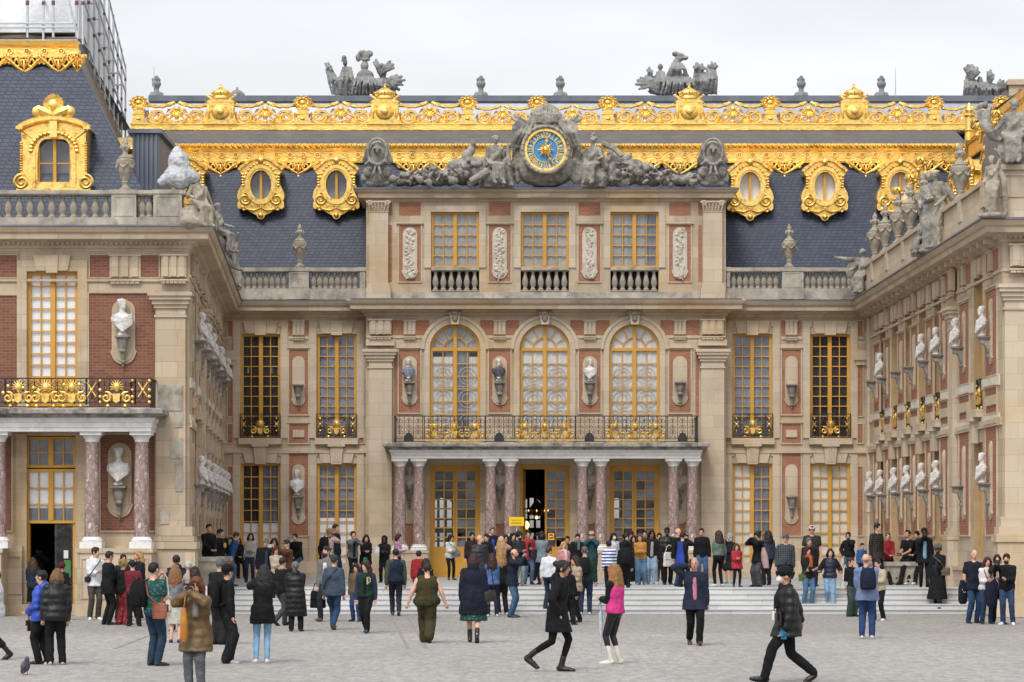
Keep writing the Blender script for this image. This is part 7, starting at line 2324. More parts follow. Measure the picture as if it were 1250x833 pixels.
 for sd in (-1, 1):
  mb = MB(); hj, kn, an, toe = J['legs'][sd]
  fz = Vector((0, 0, 1))
  mb.tube([an + Vector((0, .045, -.045)) * s, an + toe * .1 * s - Vector((0, 0, .05 * s)), an + toe * .2 * s - Vector((0, 0, .052 * s))], [.045 * s, .05 * s, .035 * s], 10)
  mb.ell(an + toe * .19 * s - Vector((0, 0, .05 * s)), (.046 * s, .05 * s, .032 * s), 10, 6)
  mb.ell(an + Vector((0, .03, -.04)) * s, (.042 * s, .05 * s, .045 * s), 10, 6)
  if boots: limb(mb, [an - Vector((0, 0, .02)), an + (kn - an).normalized() * (boots + .02)], [.05 * s, .052 * s])
  queue('boot' if boots else 'shoe', mb, cloth(sh, 'leather'), .016, root)
 if t != 'none':
  off = {'jacket': .03, 'tee': .014, 'sweater': .022, 'puffer': .05, 'coat': .035, 'long': .045, 'vest': .04, 'blazer': .026, 'tank': .012, 'crop': .016}[t]
  mb = MB()
  torso(mb, J, w, off, max(hm, -.1), .52, fem, belly)
  if hm < -.1:
   ks = [J['legs'][sd][1] for sd in (-1, 1)]; cy = (ks[0].y + ks[1].y) / 2; spread = abs(ks[0].y - ks[1].y) * .5
   fl_ = 1.0 if t != 'puffer' else .97
   q0 = J['hip']
   t_ = -hm
   f_ = min(1, t_ / .45)
   mb.loft([(q0 + Vector((0, 0, .1 * s)), .155 * s * w + off, .115 * s * w + off), (q0, .172 * s * w + off, .125 * s * w + off), (q0 + Vector((0, cy * .35 * f_, -t_ * .5 * s)), (.18 + .012 * f_) * s * w * fl_ + off, .135 * s * w + off + spread * .25 * f_), (q0 + Vector((0, cy * .8 * f_, -t_ * s)), (.18 + .03 * f_) * s * w * fl_ + off, .14 * s * w + off + spread * .5 * f_)], 18)
  slv = sleeve if sleeve is not None else {'tee': 'short', 'vest': 'none', 'tank': 'none'}.get(t, 'long')
  so = off * .62 + .006
  k = .5 + .5 * w
  sl_mb = mb if sleeve_c is None else MB()
  for sd in (-1, 1):
   sj, el, wr, nm = J['arms'][sd]
   inn = J['sh_c'] + (sj - J['sh_c']) * .4
   if slv == 'long': limb(sl_mb, [inn, sj, sj.lerp(el, .5), el, el.lerp(wr, .5), wr - (wr - el).normalized() * .005], [.062 * s * k + so * .6, .056 * s * k + so * .9, .05 * s * k + so, .045 * s * k + so, .04 * s * k + so, .034 * s + so * .8])
   elif slv == 'short': limb(mb, [inn, sj, sj.lerp(el, .62)], [.062 * s * k + so * .8, .056 * s * k + so, .055 * s * k + so])
   else: limb(mb, [inn, J['sh_c'] + (sj - J['sh_c']) * .8], [.07 * s * k, .062 * s * k + so * .3])
  if slv != 'none': mb.loft([(J['hip'] + J['up'] * .42 * s, .15 * s + off, .1 * s + off * .6), (J['hip'] + J['up'] * .5 * s, .115 * s + off, .08 * s + off * .6), (J['hip'] + J['up'] * (.53 if t in ('tee', 'crop') else .555) * s, .068 * s + off * .5, .066 * s + off * .4)], 14, 0, None)
  nm_ = {'tee': 't_shirt', 'sweater': 'sweater', 'puffer': 'padded_jacket', 'coat': 'coat', 'long': 'long_coat', 'vest': 'sleeveless_jacket', 'tank': 'sleeveless_top', 'crop': 'top'}.get(t, 'jacket')
  if hr == 'hoodie' or (extra and 'hood' in extra):
   mb.ell(J['neck'] + J['R'] @ Vector((0, .07 * s, .0)), (.12 * s, .08 * s, .08 * s), 10, 7)
  elif t in ('puffer', 'jacket', 'coat', 'long', 'vest', 'blazer'):
   mb.tube([J['neck'] - J['up'] * .06 * s, J['neck'] + J['up'] * .0 * s], [.085 * s, .075 * s], 12)
  queue(nm_, mb, cloth(tc, tk), vox, root, post=roughen(.011, 8, px))
  if sleeve_c is not None and slv == 'long': queue('sleeve', sl_mb, cloth(sleeve_c, slk or 'plain'), vox, root)
  if shirt:
   mb = MB()
   R = J['R']
   pts = [J['hip'] + R @ Vector((0, -(ry + off / s) * s * 1.0 - .002 - (.03 * belly if .05 < tt < .3 else 0), tt * s)) for tt, rx, ry in TORSO if tt < .5 and tt > max(hm, -.06)]
   mb.tube([p + R @ Vector((0, .03, 0)) for p in pts], [.058 * s] * (len(pts) - 1) + [.045 * s], 8)
   queue('shirt', mb, cloth(shirt), .016, root)
 if scarf:
  mb = MB()
  for k_ in range(12):
   a = 2 * PI * k_ / 12
   mb.ell(J['neck'] + J['R'] @ Vector((.085 * s * math.cos(a), -.01 + .075 * s * math.sin(a), -.01 + .015 * math.sin(a * 3))), .045 * s, 8, 6)
  mb.tube([J['neck'] + J['R'] @ Vector((.04, -.09, -.02)), J['neck'] + J['R'] @ Vector((.05, -.16, -.15)) * s, J['neck'] + J['R'] @ Vector((.05, -.17, -.32)) * s], [.04, .05, .05], 8)
  queue('scarf', mb, cloth(scarf), .018, root)
 c, R = J['head'], J['Rh']; s2 = s ** .5
 V = lambda x, y, z: c + R @ (Vector((x, y, z)) * s2)
 mb = MB()
 if hr in ('short', 'hoodie'):
  mb.ell(V(0, .022, .032), tuple(q * s2 for q in (.087, .1, .105)), 14, 9, 0, R); mb.ell(V(0, -.04, .09), tuple(q * s2 for q in (.06, .048, .034)), 10, 6, 0, R)
  for sd in (-1, 1): mb.ell(V(sd * .074, -.005, .03), tuple(q * s2 for q in (.016, .03, .05)), 8, 6, 0, R)
 elif hr == 'bald':
  for sd in (-1, 1): mb.ell(V(sd * .07, .03, -.005), tuple(q * s2 for q in (.014, .045, .032)), 8, 6, 0, R)
  mb.ell(V(0, .085, -.015), tuple(q * s2 for q in (.06, .022, .035)), 10, 6, 0, R)
 elif hr == 'curly':
  mb.ell(V(0, .02, .04), tuple(q * s2 for q in (.105, .11, .115)), 14, 9, 0, R)
  rng = random.Random(len(PEOPLE))
  for k_ in range(26):
   a, e_ = rng.uniform(0, 6.28), rng.uniform(-.2, 1.4)
   p = Vector((math.cos(a) * math.cos(e_) * .1, .02 + math.sin(a) * math.cos(e_) * .105, .04 + math.sin(e_) * .11))
   if p.y < -.05 and p.z < .08: continue
   mb.ell(V(*p), .03 * s2, 6, 5)
 elif hr in ('long', 'bob', 'bun', 'tail'):
  mb.ell(V(0, .024, .03), tuple(q * s2 for q in (.092, .104, .108)), 14, 9, 0, R); mb.ell(V(0, -.04, .088), tuple(q * s2 for q in (.066, .052, .036)), 10, 6, 0, R)
  for sd in (-1, 1): mb.tube([V(sd * .05, -.07, .075), V(sd * .083, -.035, .01), V(sd * .085, -.01, -.06)], [.022 * s2, .026 * s2, .024 * s2], 7)
  if hr == 'bob':
   for a in range(9):
    t_ = PI * a / 8
    mb.tube([V(.08 * math.cos(t_), .02 + .085 * math.sin(t_), .02), V(.1 * math.cos(t_), .02 + .095 * math.sin(t_), -.07), V(.088 * math.cos(t_), .015 + .085 * math.sin(t_), -.13)], [.032 * s2, .036 * s2, .022 * s2], 7)
  elif hr == 'long':
   for a in range(9):
    t_ = PI * a / 8
    x_, y_ = math.cos(t_), math.sin(t_)
    mb.tube([V(.08 * x_, .02 + .085 * y_, .02), V(.102 * x_, .03 + .09 * y_, -.1), c + R @ Vector((.125 * x_, .05 + .085 * y_, -.24)) * s, c + R @ Vector((.1 * x_, .07 + .06 * y_, -.36 - .05 * y_)) * s], [.034, .04, .042, .018], 7)
  elif hr == 'bun': mb.ell(V(0, .13, .06), .05 * s2, 10, 7); mb.ell(V(0, .1, -.03), tuple(q * s2 for q in (.06, .03, .05)), 10, 6, 0, R)
  else: mb.tube([V(0, .11, .04), V(0, .15, -.02), V(0, .14, -.16), V(0, .12, -.28)], [.035, .04, .035, .012], 8)
 elif hr == 'hood':
  mb.ell(V(0, .035, .03), tuple(q * s2 for q in (.112, .112, .125)), 14, 9, 0, R); mb.ell(V(0, .03, -.09), tuple(q * s2 for q in (.115, .09, .08)), 12, 8, 0, R)
 if mb.v: queue('hood' if hr == 'hood' else 'hair', mb, cloth(hc) if hr == 'hood' else hair_mat(hc), .014, root, smooth_it=1, post=roughen(.009, 20, px))
 if hat:
  kind, hcol = hat[0], hat[1]
  mb = MB()
  if kind == 'beanie': mb.ell(V(0, .018, .055), tuple(q * s2 for q in (.1, .112, .1)), 14, 9, 0, R); mb.tube([V(0, -.015, .03), V(0, .0, .06)], [.1 * s2, .1 * s2], 14)
  elif kind == 'cap':
   mb.ell(V(0, .015, .062), tuple(q * s2 for q in (.096, .11, .078)), 14, 9, 0, R); mb.ell(V(0, -.125, .052), tuple(q * s2 for q in (.07, .07, .014)), 12, 6, 0, R)
  elif kind == 'brim':
   mb.ell(V(0, .015, .09), tuple(q * s2 for q in (.095, .105, .07)), 14, 9, 0, R); mb.ell(V(0, .01, .06), tuple(q * s2 for q in (.16, .18, .016)), 16, 6, 0, R)
  elif kind == 'scarf':
   mb.ell(V(0, .03, .03), tuple(q * s2 for q in (.102, .108, .12)), 14, 9, 0, R); mb.ell(V(0, .02, -.12), tuple(q * s2 for q in (.14, .12, .09)), 12, 8, 0, R)
  elif kind == 'top': mb.tube([V(0, 0, .1), V(0, 0, .2)], [.05, .045], 10); mb.ell(V(0, 0, .105), tuple(q * s2 for q in (.075, .075, .012)), 12, 6, 0, R)
  queue({'scarf': 'headscarf', 'brim': 'hat', 'top': 'small_hat'}.get(kind, kind), mb, cloth(hcol), .014, root, smooth_it=1)
  if len(hat) > 2:
   q = MB(); q.ell(V(0, -.112, .1) if kind != 'beanie' else V(.075, -.085, .08), (.03, .018, .022) if kind != 'beanie' else (.035, .03, .04), 8, 6)
   q.build('hat_badge', cloth(hat[2])).parent = root
 if mask:
  q = MB(); q.ell(V(0, -.078, -.045), tuple(x * s2 for x in (.058, .05, .052)), 12, 8, 0, R); q.build('face_mask', cloth(mask), None, 60).parent = root
 if extra and 'glasses' in extra:
  q = MB()
  for sd in (-1, 1): q.ell(V(sd * .034, -.092, .016), tuple(x * s2 for x in (.029, .012, .021)), 8, 6, 0, R); q.tube([V(sd * .06, -.08, .02), V(sd * .085, .01, .015)], .005, 4)
  q.tube([V(-.03, -.1, .02), V(.03, -.1, .02)], .006, 4); q.build('sunglasses', M['iron'], None, 60).parent = root
 if extra and 'beard' in extra:
  q = MB(); q.ell(V(0, -.04, -.075), tuple(x * s2 for x in (.064, .06, .056)), 12, 8, 0, R); queue('beard', q, hair_mat(hc), .012, root, smooth_it=1)
 if lanyard:
  q = MB(); N_ = J['neck']; y_ = -.2 * s
  for sd in (-1, 1): q.tube([N_ + Vector((sd * .07, .0, .0)), N_ + Vector((sd * .1, -.12, -.12)) * s, N_ + Vector((0, -.19, -.38)) * s], .013, 5, 0)
  q.build('lanyard', cloth(lanyard)).parent = root
  q = MB(); q.box(-.05, .05, y_ - .03, y_ - .015, N_.z - .5 * s, N_.z - .37 * s); q.build('badge', M['blind']).parent = root
 Rz = Matrix.Rotation(rad(face), 4, 'Z')
 base = Vector((X(px, d), d, fl))
 J['world'] = lambda v: base + (Rz.to_3x3() @ Vector(v))
 J['root'] = root; J['face'] = rad(face); J['w'] = w
 PEOPLE.append(J)
 return J
def carried(J, name, label, cat, mb, mats, at, grp=None, smooth=50, rz=0):
 o = mb.build(name, mats, None, smooth)
 o.location = J['world'](at); o.rotation_euler = (0, 0, J['face'] + rz)
 return tag(o, label, cat, grp)
def phone(J, label, sd=None, col='#101114', both=True, size=1.0, land=True):
 mb = MB()
 w_, h_ = (.085, .042) if land else (.042, .085)
 mb.box(-w_ * size, w_ * size, -.008, .008, -h_ * size, h_ * size)
 mb.box(w_ * size * .55, w_ * size * .9, -.016, -.006, h_ * size * .3, h_ * size * .8)
 pts = [J['arms'][q][2] + hand_dir(J, q) * .09 for q in ((-1, 1) if both else (sd,))]
 p = sum(pts, Vector()) / len(pts) + Vector((0, -.03, .03))
 return carried(J, 'phone', label, 'phone', mb, cloth(col, 'leather'), p, 'phones held up by visitors')
def backpack(J, label, col, tcol=None):
 s = J['s']; mb = MB()
 mb.loft([((0, 0, -.22), .13, .07), ((0, 0, -.18), .16, .1), ((0, .01, 0), .165, .115), ((0, 0, .14), .15, .1), ((0, -.01, .22), .1, .06)], 16)
 mb.loft([((0, .09, -.18), .1, .04), ((0, .1, -.1), .115, .055), ((0, .1, .0), .1, .045)], 12)
 for sd in (-1, 1): mb.tube([(sd * .08, -.05, .19), (sd * .1, -.16, .23), (sd * .12, -.3, .1), (sd * .13, -.27, -.1), (sd * .14, -.06, -.18)], .02, 6)
 mb.tube([(-.03, -.02, .21), (0, -.01, .26), (.03, -.02, .21)], .012, 5)
 at = J['hip'] + J['R'] @ Vector((0, (.2 + .05 * J['w']) * s, .3 * s))
 return carried(J, 'backpack', label, 'backpack', mb, cloth(col), at, 'bags carried by visitors')
def handbag(J, label, col, sd=1, at=None, size=1.0, drop=.12, strap=True, fab='leather', tall=1.0, lenstrap=.5):
 mb = MB(); k = size
 mb.loft([((0, 0, -.13 * k * tall), .15 * k, .045 * k), ((0, 0, -.1 * k * tall), .16 * k, .055 * k), ((0, 0, .06 * k * tall), .145 * k, .045 * k), ((0, 0, .1 * k * tall), .12 * k, .02 * k)], 14)
 mb.box(-.13 * k, .13 * k, -.062 * k, -.045 * k, -.02 * k, .09 * k * tall)
 if strap: mb.tube([(-.11 * k, 0, .08 * k * tall), (-.06 * k, 0, .08 * k * tall + lenstrap * .8), (0, 0, .08 * k * tall + lenstrap), (.06 * k, 0, .08 * k * tall + lenstrap * .8), (.11 * k, 0, .08 * k * tall)], .012, 5)
 if at is None:
  wr = J['arms'][sd][2]; at = wr + hand_dir(J, sd) * .1 + Vector((0, 0, -drop - .1 * k))
 return carried(J, 'bag', label, 'bag', mb, cloth(col, fab), at, 'bags carried by visitors', rz=rad(20))
def hipbag(J, label, col, side=1, fwd=0.0, z=.0, size=1.0, fab='leather', cross=True):
 """bag hanging at the hip with a strap over the opposite shoulder."""
 s = J['s']; k = size; mb = MB()
 at = J['hip'] + Vector((side * (.2 * J['w']) * s, -fwd, z * s))
 mb.loft([((0, 0, -.13 * k), .13 * k, .05 * k), ((0, 0, .06 * k), .14 * k, .055 * k), ((0, 0, .11 * k), .12 * k, .03 * k)], 14)
 mb.box(-.12 * k, .12 * k, -.068 * k, -.05 * k, -.03 * k, .09 * k)
 if cross:
  sh = J['sh_c'] + Vector((-side * .12 * s, 0, .05 * s)) - at
  for yy in (-.15, .15): mb.tube([Vector((0, yy * .4, .1 * k)), Vector((-side * .1 * s, yy * s * 1.25, .25 * s)), sh + Vector((side * .04, yy * s * .8, -.05)), sh], .014, 5)
 return carried(J, 'bag', label, 'bag', mb, cloth(col, fab), at, 'bags carried by visitors')
PF = PLAT + .002
J = person('person at the left edge in a white padded jacket and dark boots with red trim', -6, 692, 806, face=-75, pose='walk', t='puffer', tc='#dcdde2', tk='puffer', bc='#23232a', sh='#241517', boots=.16, fem=True, hr='bob', hc='#3a2a20')
J = person('man in a grey jacket with a phone at his eye in the left doorway', 44, 668, 747, face=15, la='cam', ra='cam', tc='#5f6468', bc='#2a2a2c', hr='short', hc='#2b211b', extra=('beard',)); phone(J, 'dark phone held up by the man in the left wing doorway')
J = person('woman with long brown hair in a dark teal jacket, back turned, before the left doorway', 41, 681, 752, face=190, tc='#22384a', b='skirt', bc='#17181b', fem=True, hr='long', hc='#4a3023', la='front', ra='front')
person('person in dark clothes half hidden inside the left wing doorway', 64, 676, 744, face=60, tc='#15161a', hr='short', hc='#14110f', la='front')
person('person with a dark red beanie behind the pair in blue and black jackets', 75, 690, 757, face=180, tc='#1a1b20', hr='short', hc='#20150f', hat=('beanie', '#6b1d26'))
J = person('woman in a bright blue padded jacket with short black hair, holding a red-strapped bag', 51, 697, 811, face=-115, t='puffer', tc='#1454d8', tk='puffer', bc='#121318', fem=True, hr='short', hc='#15120f', la='carry', ra='carry', sh='#141416', extra=('hood',))
handbag(J, 'dark red bag hanging from the hand of the woman in bright blue', '#4a1d24', -1, size=.8, drop=.1, lenstrap=.3)
person('woman in black quilted jacket with light brown bob, back turned beside bright blue', 68, 695, 812, face=195, t='puffer', tc='#17181c', tk='puffer', bc='#131418', fem=True, hr='bob', hc='#8a6038', sh='#cfcfcf', w=1.1, extra=('hood',))
J = person('man in a white hoodie with a dark crossbody strap and taupe trousers, white sneakers', 115, 668, 757, face=25, hy=50, t='sweater', tc='#e4e6ea', bc='#5a5149', sh='#e8e8e8', hr='short', hc='#1d1713', ra='front', la='pocket', extra=('hood',), hem=-.12)
hipbag(J, 'small navy crossbody bag of the man in the white hoodie', '#1a2036', side=-1, fwd=.1, z=.05, size=.6)
person('man all in black with short dark hair, side-on next to the white hoodie', 131, 673, 763, face=120, t='coat', tc='#131419', hem=-.2, bc='#111216', hr='short', hc='#211915', la='front', ra='front', sh='#17120f')
person('person with dark hair mostly hidden between the black coat and the blonde bun', 149, 677, 758, face=20, tc='#20242c', hr='short', hc='#2a201a')
person('woman with a blonde bun in a black top and red flower-patterned trousers', 150, 683, 763, face=150, tc='#181619', b='wide', bc='#8c1a22', bk='floral', fem=True, hr='bun', hc='#b08c55')
J = person('person in a crimson jacket with short black hair and black trousers, back turned', 163, 684, 765, face=190, tc='#8e0f2c', bc='#131317', hr='short', hc='#15110f', fem=True, la='front')
hipbag(J, 'brown leather bag at the side of the crimson jacket', '#4a2a22', side=-1, z=.08, size=.8)
person('woman with loose blonde hair in a navy top, looking left by the left wing column', 171, 672, 757, face=-60, tc='#1c2236', fem=True, hr='long', hc='#c9a468', la='front', ra='mouth', bc='#1b1c22', sh='#ddd')
J = person('man in a patterned teal shirt and jeans seen from behind, bag on his hip', 190, 687, 813, face=150, t='tee', tc='#1d5a55', tk='floral', b='jeans', bc='#24405c', bk='denim', sh='#3b2a20', hr='short', hc='#1a1613', la='cam', ra='front', w=1.18, belly=.6)
hipbag(J, 'orange-brown leather shoulder bag of the man in the teal shirt', '#a5552a', side=-1, fwd=-.16, z=.02, size=1.05)
J2 = dict(J); b_ = backpack(J, 'large black backpack hanging off the left shoulder of the man in teal', '#101115'); b_.location = J['world']((.22, .16, J['hip'].z + .28))
J = person('woman with long light brown hair, grey sweater and long cream skirt, back turned', 214, 690, 785, face=175, t='sweater', tc='#8a8d95', b='skirt', bc='#ddd8cc', fem=True, hr='long', hc='#9a6c42', sh='#2a2d3f', loose=.95, la='front', ra='front', hem=-.02)
handbag(J, 'cream shoulder bag of the woman in the cream skirt', '#ddd6c6', at=(.2, .12, J['hip'].z - .05), lenstrap=.55)
J = person('person in a navy hooded jacket with black hair behind the cream skirt', 216, 678, 771, face=185, tc='#1f2a44', bc='#1b1d22', hr='short', hc='#0f0e0d', extra=('hood',))
person('older person with white hair peeking out beside the navy hooded jacket', 227, 686, 771, face=160, tc='#b9a48d', hr='short', hc='#d8d4cc', bc='#9a8a74', sh='#222')
person('woman with dark brown hair standing behind the olive-brown coat', 236, 692, 771, face=180, tc='#2b2422', fem=True, hr='long', hc='#33201a')
J = person('woman in an olive-brown quilted coat photographing toward the viewer, grey jeans', 240, 705, 846, face=-12, t='coat', tc='#7a5a26', tk='puffer', hem=-.3, b='jeans', bc='#6d7076', bk='denim', fem=True, hr='bob', hc='#7a4426', la='cam', ra='cam', w=1.15, scarf='#8d867c', sh='#ddd')
phone(J, 'black phone in front of the face of the woman in olive-brown', size=.9)
mb = MB(); mb.loft([((0, 0, .14), .022, .022), ((0, 0, .0), .05, .04), ((0, 0, -.22), .055, .045), ((0, 0, -.3), .03, .03)], 10); mb.tube([(0, 0, .14), (.02, 0, .3)], .008, 5)
carried(J, 'pouch', 'long yellow-orange pouch hanging from the wrist of the olive-brown coat', 'pouch', mb, cloth('#d98a10'), J['arms'][-1][2] + Vector((-.03, -.05, -.34)))
person('grey-haired man in a dark jacket and wide black trousers behind the backpack wearer', 266, 682, 787, face=155, tc='#191b20', b='wide', bc='#232426', hr='short', hc='#6a6a6a', la='front', ra='pocket')
J = person('person in a black beanie with a white mark, black jacket and wide dark jeans', 276, 690, 810, face=110, hy=20, tc='#121317', b='wide', bc='#15191f', bk='denim', hr='short', hc='#14110f', hat=('beanie', '#101114', '#d8d8d8'), sh='#c9c9c9', la='pocket', ra='down')
b_ = backpack(J, 'black backpack with a white patch on the person in the black beanie', '#131418')
mb = MB(); mb.loft([((0, 0, -.07), .05, .012), ((0, 0, .04), .06, .014), ((0, 0, .09), .03, .01)], 10); q = mb.build('white_patch', cloth('#d9d9dc')); q.parent = b_; q.location = (-.05, .13, .05)
J = person('woman with long black hair, black coat and light blue jeans taking a picture, back turned', 319, 690, 810, face=185, t='coat', tc='#111216', hem=-.22, b='leggings', bc='#7fb0d8', bk='denim', fem=True, hr='long', hc='#1b1613', la='cam', ra='cam', sh='#e6e6e6'); phone(J, 'phone of the woman in light blue jeans')
person('person with grey hair in a long black quilted coat, back turned, near the steps', 361, 686, 771, face=182, t='long', tc='#0f1013', tk='puffer', hem=-.55, bc='#121216', hr='short', hc='#7b7b7d', la='front', ra='front', w=1.15, sh='#222', extra=('hood',))
J = person('woman with cropped dark hair and a beige hood over a black jacket', 343, 682, 764, face=140, tc='#17181c', bc='#4b4d50', fem=True, hr='short', hc='#2a1c16', scarf='#b59c86', pose='walk', la='front')
J = person('man in a grey-blue fleece, grey cap and jeans walking away', 407, 679, 769, face=168, pose='walk', tc='#4b5a72', t='sweater', hem=-.12, b='jeans', bc='#22466e', bk='denim', sh='#5c4a3c', hr='short', hc='#4a4038', hat=('cap', '#4a4d55'), w=1.1)
hipbag(J, 'thin dark crossbody bag of the man in the grey-blue fleece', '#1c1d22', side=1, fwd=0, z=-.02, size=.55)
J = person('bearded man in a grey cardigan over a pale shirt, carrying a black bag', 400, 668, 759, face=-25, hy=-20, pose='walkr', tc='#83817d', shirt='#d9d3c8', b='jeans', bc='#222a36', hr='short', hc='#33241b', extra=('beard',), sh='#8a6a4a')
handbag(J, 'big black bag hanging beside the bearded man in the grey cardigan', '#101116', -1, size=1.25, tall=1.5, drop=.08, fab='plain', lenstrap=.25)
J = person('woman in a dark green varsity jacket with navy sleeves and a tiny green hat', 447, 686, 773, face=-12, hy=-35, pose='walk', tc='#0f3b33', sleeve_c='#303a58', shirt='#101114', bc='#101115', sh='#1f6c70', fem=True, hr='long', hc='#3a2019', hat=('top', '#1d7a45'), w=1.15, hem=-.04)
mb = MB(); mb.box(-.016, .016, -.012, .012, -.08, .08); mb.tube([(0.02, 0, .07), (.06, 0, .04), (.06, 0, -.02), (.02, 0, -.05)], .014, 5)
q = mb.build('jacket_letter', cloth('#c9b98a')); q.parent = J['root']; q.location = (.085, -.205, J['hip'].z + .32)
person('person in a tan jacket and blue jeans hidden behind the varsity jacket', 435, 693, 759, face=-20, tc='#7a6548', b='jeans', bc='#2c4a80', bk='denim', fem=True, hr='long', hc='#3b2a1f')
person('man in a navy gilet with olive sleeves and dark jeans climbing the steps', 483, 671, 752, face=185, pose='walk', t='vest', tc='#1c2a44', sleeve='long', sleeve_c='#4e5848', b='jeans', bc='#202733', bk='denim', sh='#6a5c50', hr='short', hc='#17130f', w=1.1)
person('person in a bright red jacket with black hair, back turned on the steps', 510, 673, d=74.5, fl=.28, face=180, tc='#b0101c', bc='#7a1018', hr='short', hc='#14110f')
person('person in black with black hair beside the red jacket on the steps', 518, 682, 755, face=170, tc='#141519', fem=True, hr='bob', hc='#110f0e', sleeve='short')
person('large woman in a sleeveless olive jumpsuit walking away, dark short hair', 521, 689, 785, face=178, pose='walk', t='tank', tc='#4a431d', b='wide', bc='#4a431d', fem=True, hr='short', hc='#2a1d18', w=1.62, la='wide', ra='wide', sh='#6b2338')
J = person('woman in a long navy coat over a green patterned skirt, auburn hair, back turned', 578, 677, 785, face=180, pose='walk', t='coat', tc='#1a2138', hem=-.36, b='skirt', bc='#1f5a50', bk='floral', loose=1.05, fem=True, hr='bob', hc='#43161a', sh='#2c2019', boots=.14, w=1.25, extra=('hood',))
handbag(J, 'dark brown bag on the shoulder of the long navy coat', '#2a1d1a', at=(-.3, .02, J['hip'].z + .02), lenstrap=.5)
person('woman in a sky-blue shirt and dark jeans with long brown hair, back turned', 601, 676, 753, face=185, t='sweater', tc='#4d7bc0', b='jeans', bc='#1d2740', bk='denim', fem=True, hr='long', hc='#3d2017', sh='#e4e4e4', la='front', ra='front')
person('blonde woman in black trousers between the sky-blue shirt and the navy hoodie', 613, 671, 751, face=195, tc='#17181c', bc='#131418', fem=True, hr='long', hc='#b98a52', sh='#ddd')
J = person('bald man in a navy hoodie and jeans holding a phone up, side-on', 625, 670, 754, face=75, hy=10, t='sweater', tc='#1c2740', hem=-.12, b='jeans', bc='#43698f', bk='denim', hr='bald', hc='#5a4a40', la='cam', ra='cam', sh='#17171a', extra=('hood', 'beard'), w=1.08); phone(J, 'blue phone of the bald man in the navy hoodie', col='#2a6fb5', land=False)
J = person('woman with black hair in a white jacket and black leggings before the left door', 550, 653, d=89, fl=PF, face=20, t='jacket', tc='#d9dcd6', b='leggings', bc='#141519', fem=True, hr='bob', hc='#161311', la='front', ra='front', hy=20, sh='#20232a')
hipbag(J, 'grey shoulder bag in front of the white jacket', '#8b8f94', side=1, fwd=.17, z=.1, size=1.0)
person('bald man in a dark grey quilted jacket on the steps left of the porch column', 585, 653, d=74.6, fl=.42, face=20, hy=30, t='puffer', tc='#2c3038', tk='puffer', bc='#20232a', hr='bald', hc='#4a3c34', w=1.05)
person('person with dark hair behind the bald man in the grey quilted jacket', 576, 650, d=84, fl=PF, face=10, tc='#3a2c26', hr='short', hc='#17120f')
person('man with dark hair in a black coat behind the bald man in grey', 594, 652, d=80, fl=PF, face=-20, tc='#15161a', hr='short', hc='#2a1d17')
person('tall fair-haired man in a bright blue shirt under a dark jacket', 601, 643, d=83, fl=PF, face=15, tc='#1b1e28', shirt='#2159c4', hr='short', hc='#8a6a48', bc='#20242c')
J = person('person in a pink headscarf and pink top raising a purple phone', 612, 656, d=77, fl=PF - .1, face=160, t='sweater', tc='#d79a8c', fem=True, hr='long', hc='#c8a070', hat=('scarf', '#e0b0a2'), la='cam', ra='cam', bc='#23242a'); phone(J, 'purple phone raised by the person in pink', col='#3b1d8a', land=False)
person('woman with dark hair looking over the pink headscarf', 617, 653, d=85, fl=PF, face=0, tc='#2b2a2e', fem=True, hr='bob', hc='#1b1512')
person('woman with long black hair in a black top looking at a phone', 625, 651, d=81, fl=PF, face=35, tc='#17171b', fem=True, hr='long', hc='#12100f', la='front', ra='front', hp=-12)
J = person('bearded man in a long dark grey coat and pale jeans near the yellow notice', 634, 650, d=78, fl=PF, face=25, t='coat', tc='#33363a', hem=-.2, b='jeans', bc='#8ba3ad', bk='denim', hr='curly', hc='#1b1512', extra=('beard',), la='front', ra='front', sh='#9a8a7a')
person('man in a red jacket with a black vest panel and jeans by the open door', 645, 648, d=80, fl=PF, face=10, hy=-15, tc='#c0152a', shirt='#1b1b1e', b='jeans', bc='#5a6f8f', bk='denim', hr='short', hc='#14110f', sk=1, la='front')
J = person('woman with black hair in a pale grey-blue coat, back turned, by the open door', 662, 649, d=80, fl=PF, face=200, t='coat', tc='#8798a0', hem=-.2, bc='#15161a', fem=True, hr='bob', hc='#141110', la='front', ra='front')
handbag(J, 'navy shoulder bag on the pale grey-blue coat', '#1d2540', at=(.24, .02, J['hip'].z + .08), lenstrap=.5)
person('person with dark hair inside the doorway behind the grey-blue coat', 656, 650, d=88, fl=PF, face=0, tc='#131316', hr='short', hc='#110f0e')
person('man in a white long-sleeved top and dark jeans, short brown hair, back turned', 671, 668, d=73.6, fl=.14, face=150, t='sweater', tc='#e3e5ec', b='jeans', bc='#25344e', bk='denim', hr='short', hc='#4a372a', hy=-30)
person('blonde woman in a pink jacket with a pale pink scarf facing the viewer', 689, 662, d=76, fl=.5, face=10, tc='#d58a92', scarf='#e6b9b8', fem=True, hr='bob', hc='#d8b678', bc='#2a2a30', la='front')
J = person('woman in a beige quilted jacket and black trousers with dark hair, head tilted', 703, 679, 760, face=-50, t='puffer', tc='#b39a80', tk='puffer', bc='#15151a', fem=True, hr='long', hc='#2a1a14', sk=1, la='front', ra='front', hy=-20)
handbag(J, 'white canvas tote hanging beside the beige quilted jacket', '#e2ddd0', 1, at=(.05, -.26, J['hip'].z - .14), size=1.0, tall=1.4, fab='plain', lenstrap=.3)
person('woman in a black jacket with white hem, close to the beige jacket', 694, 690, 763, face=165, tc='#131418', bc='#131317', fem=True, hr='bob', hc='#1a1512', sk=1)
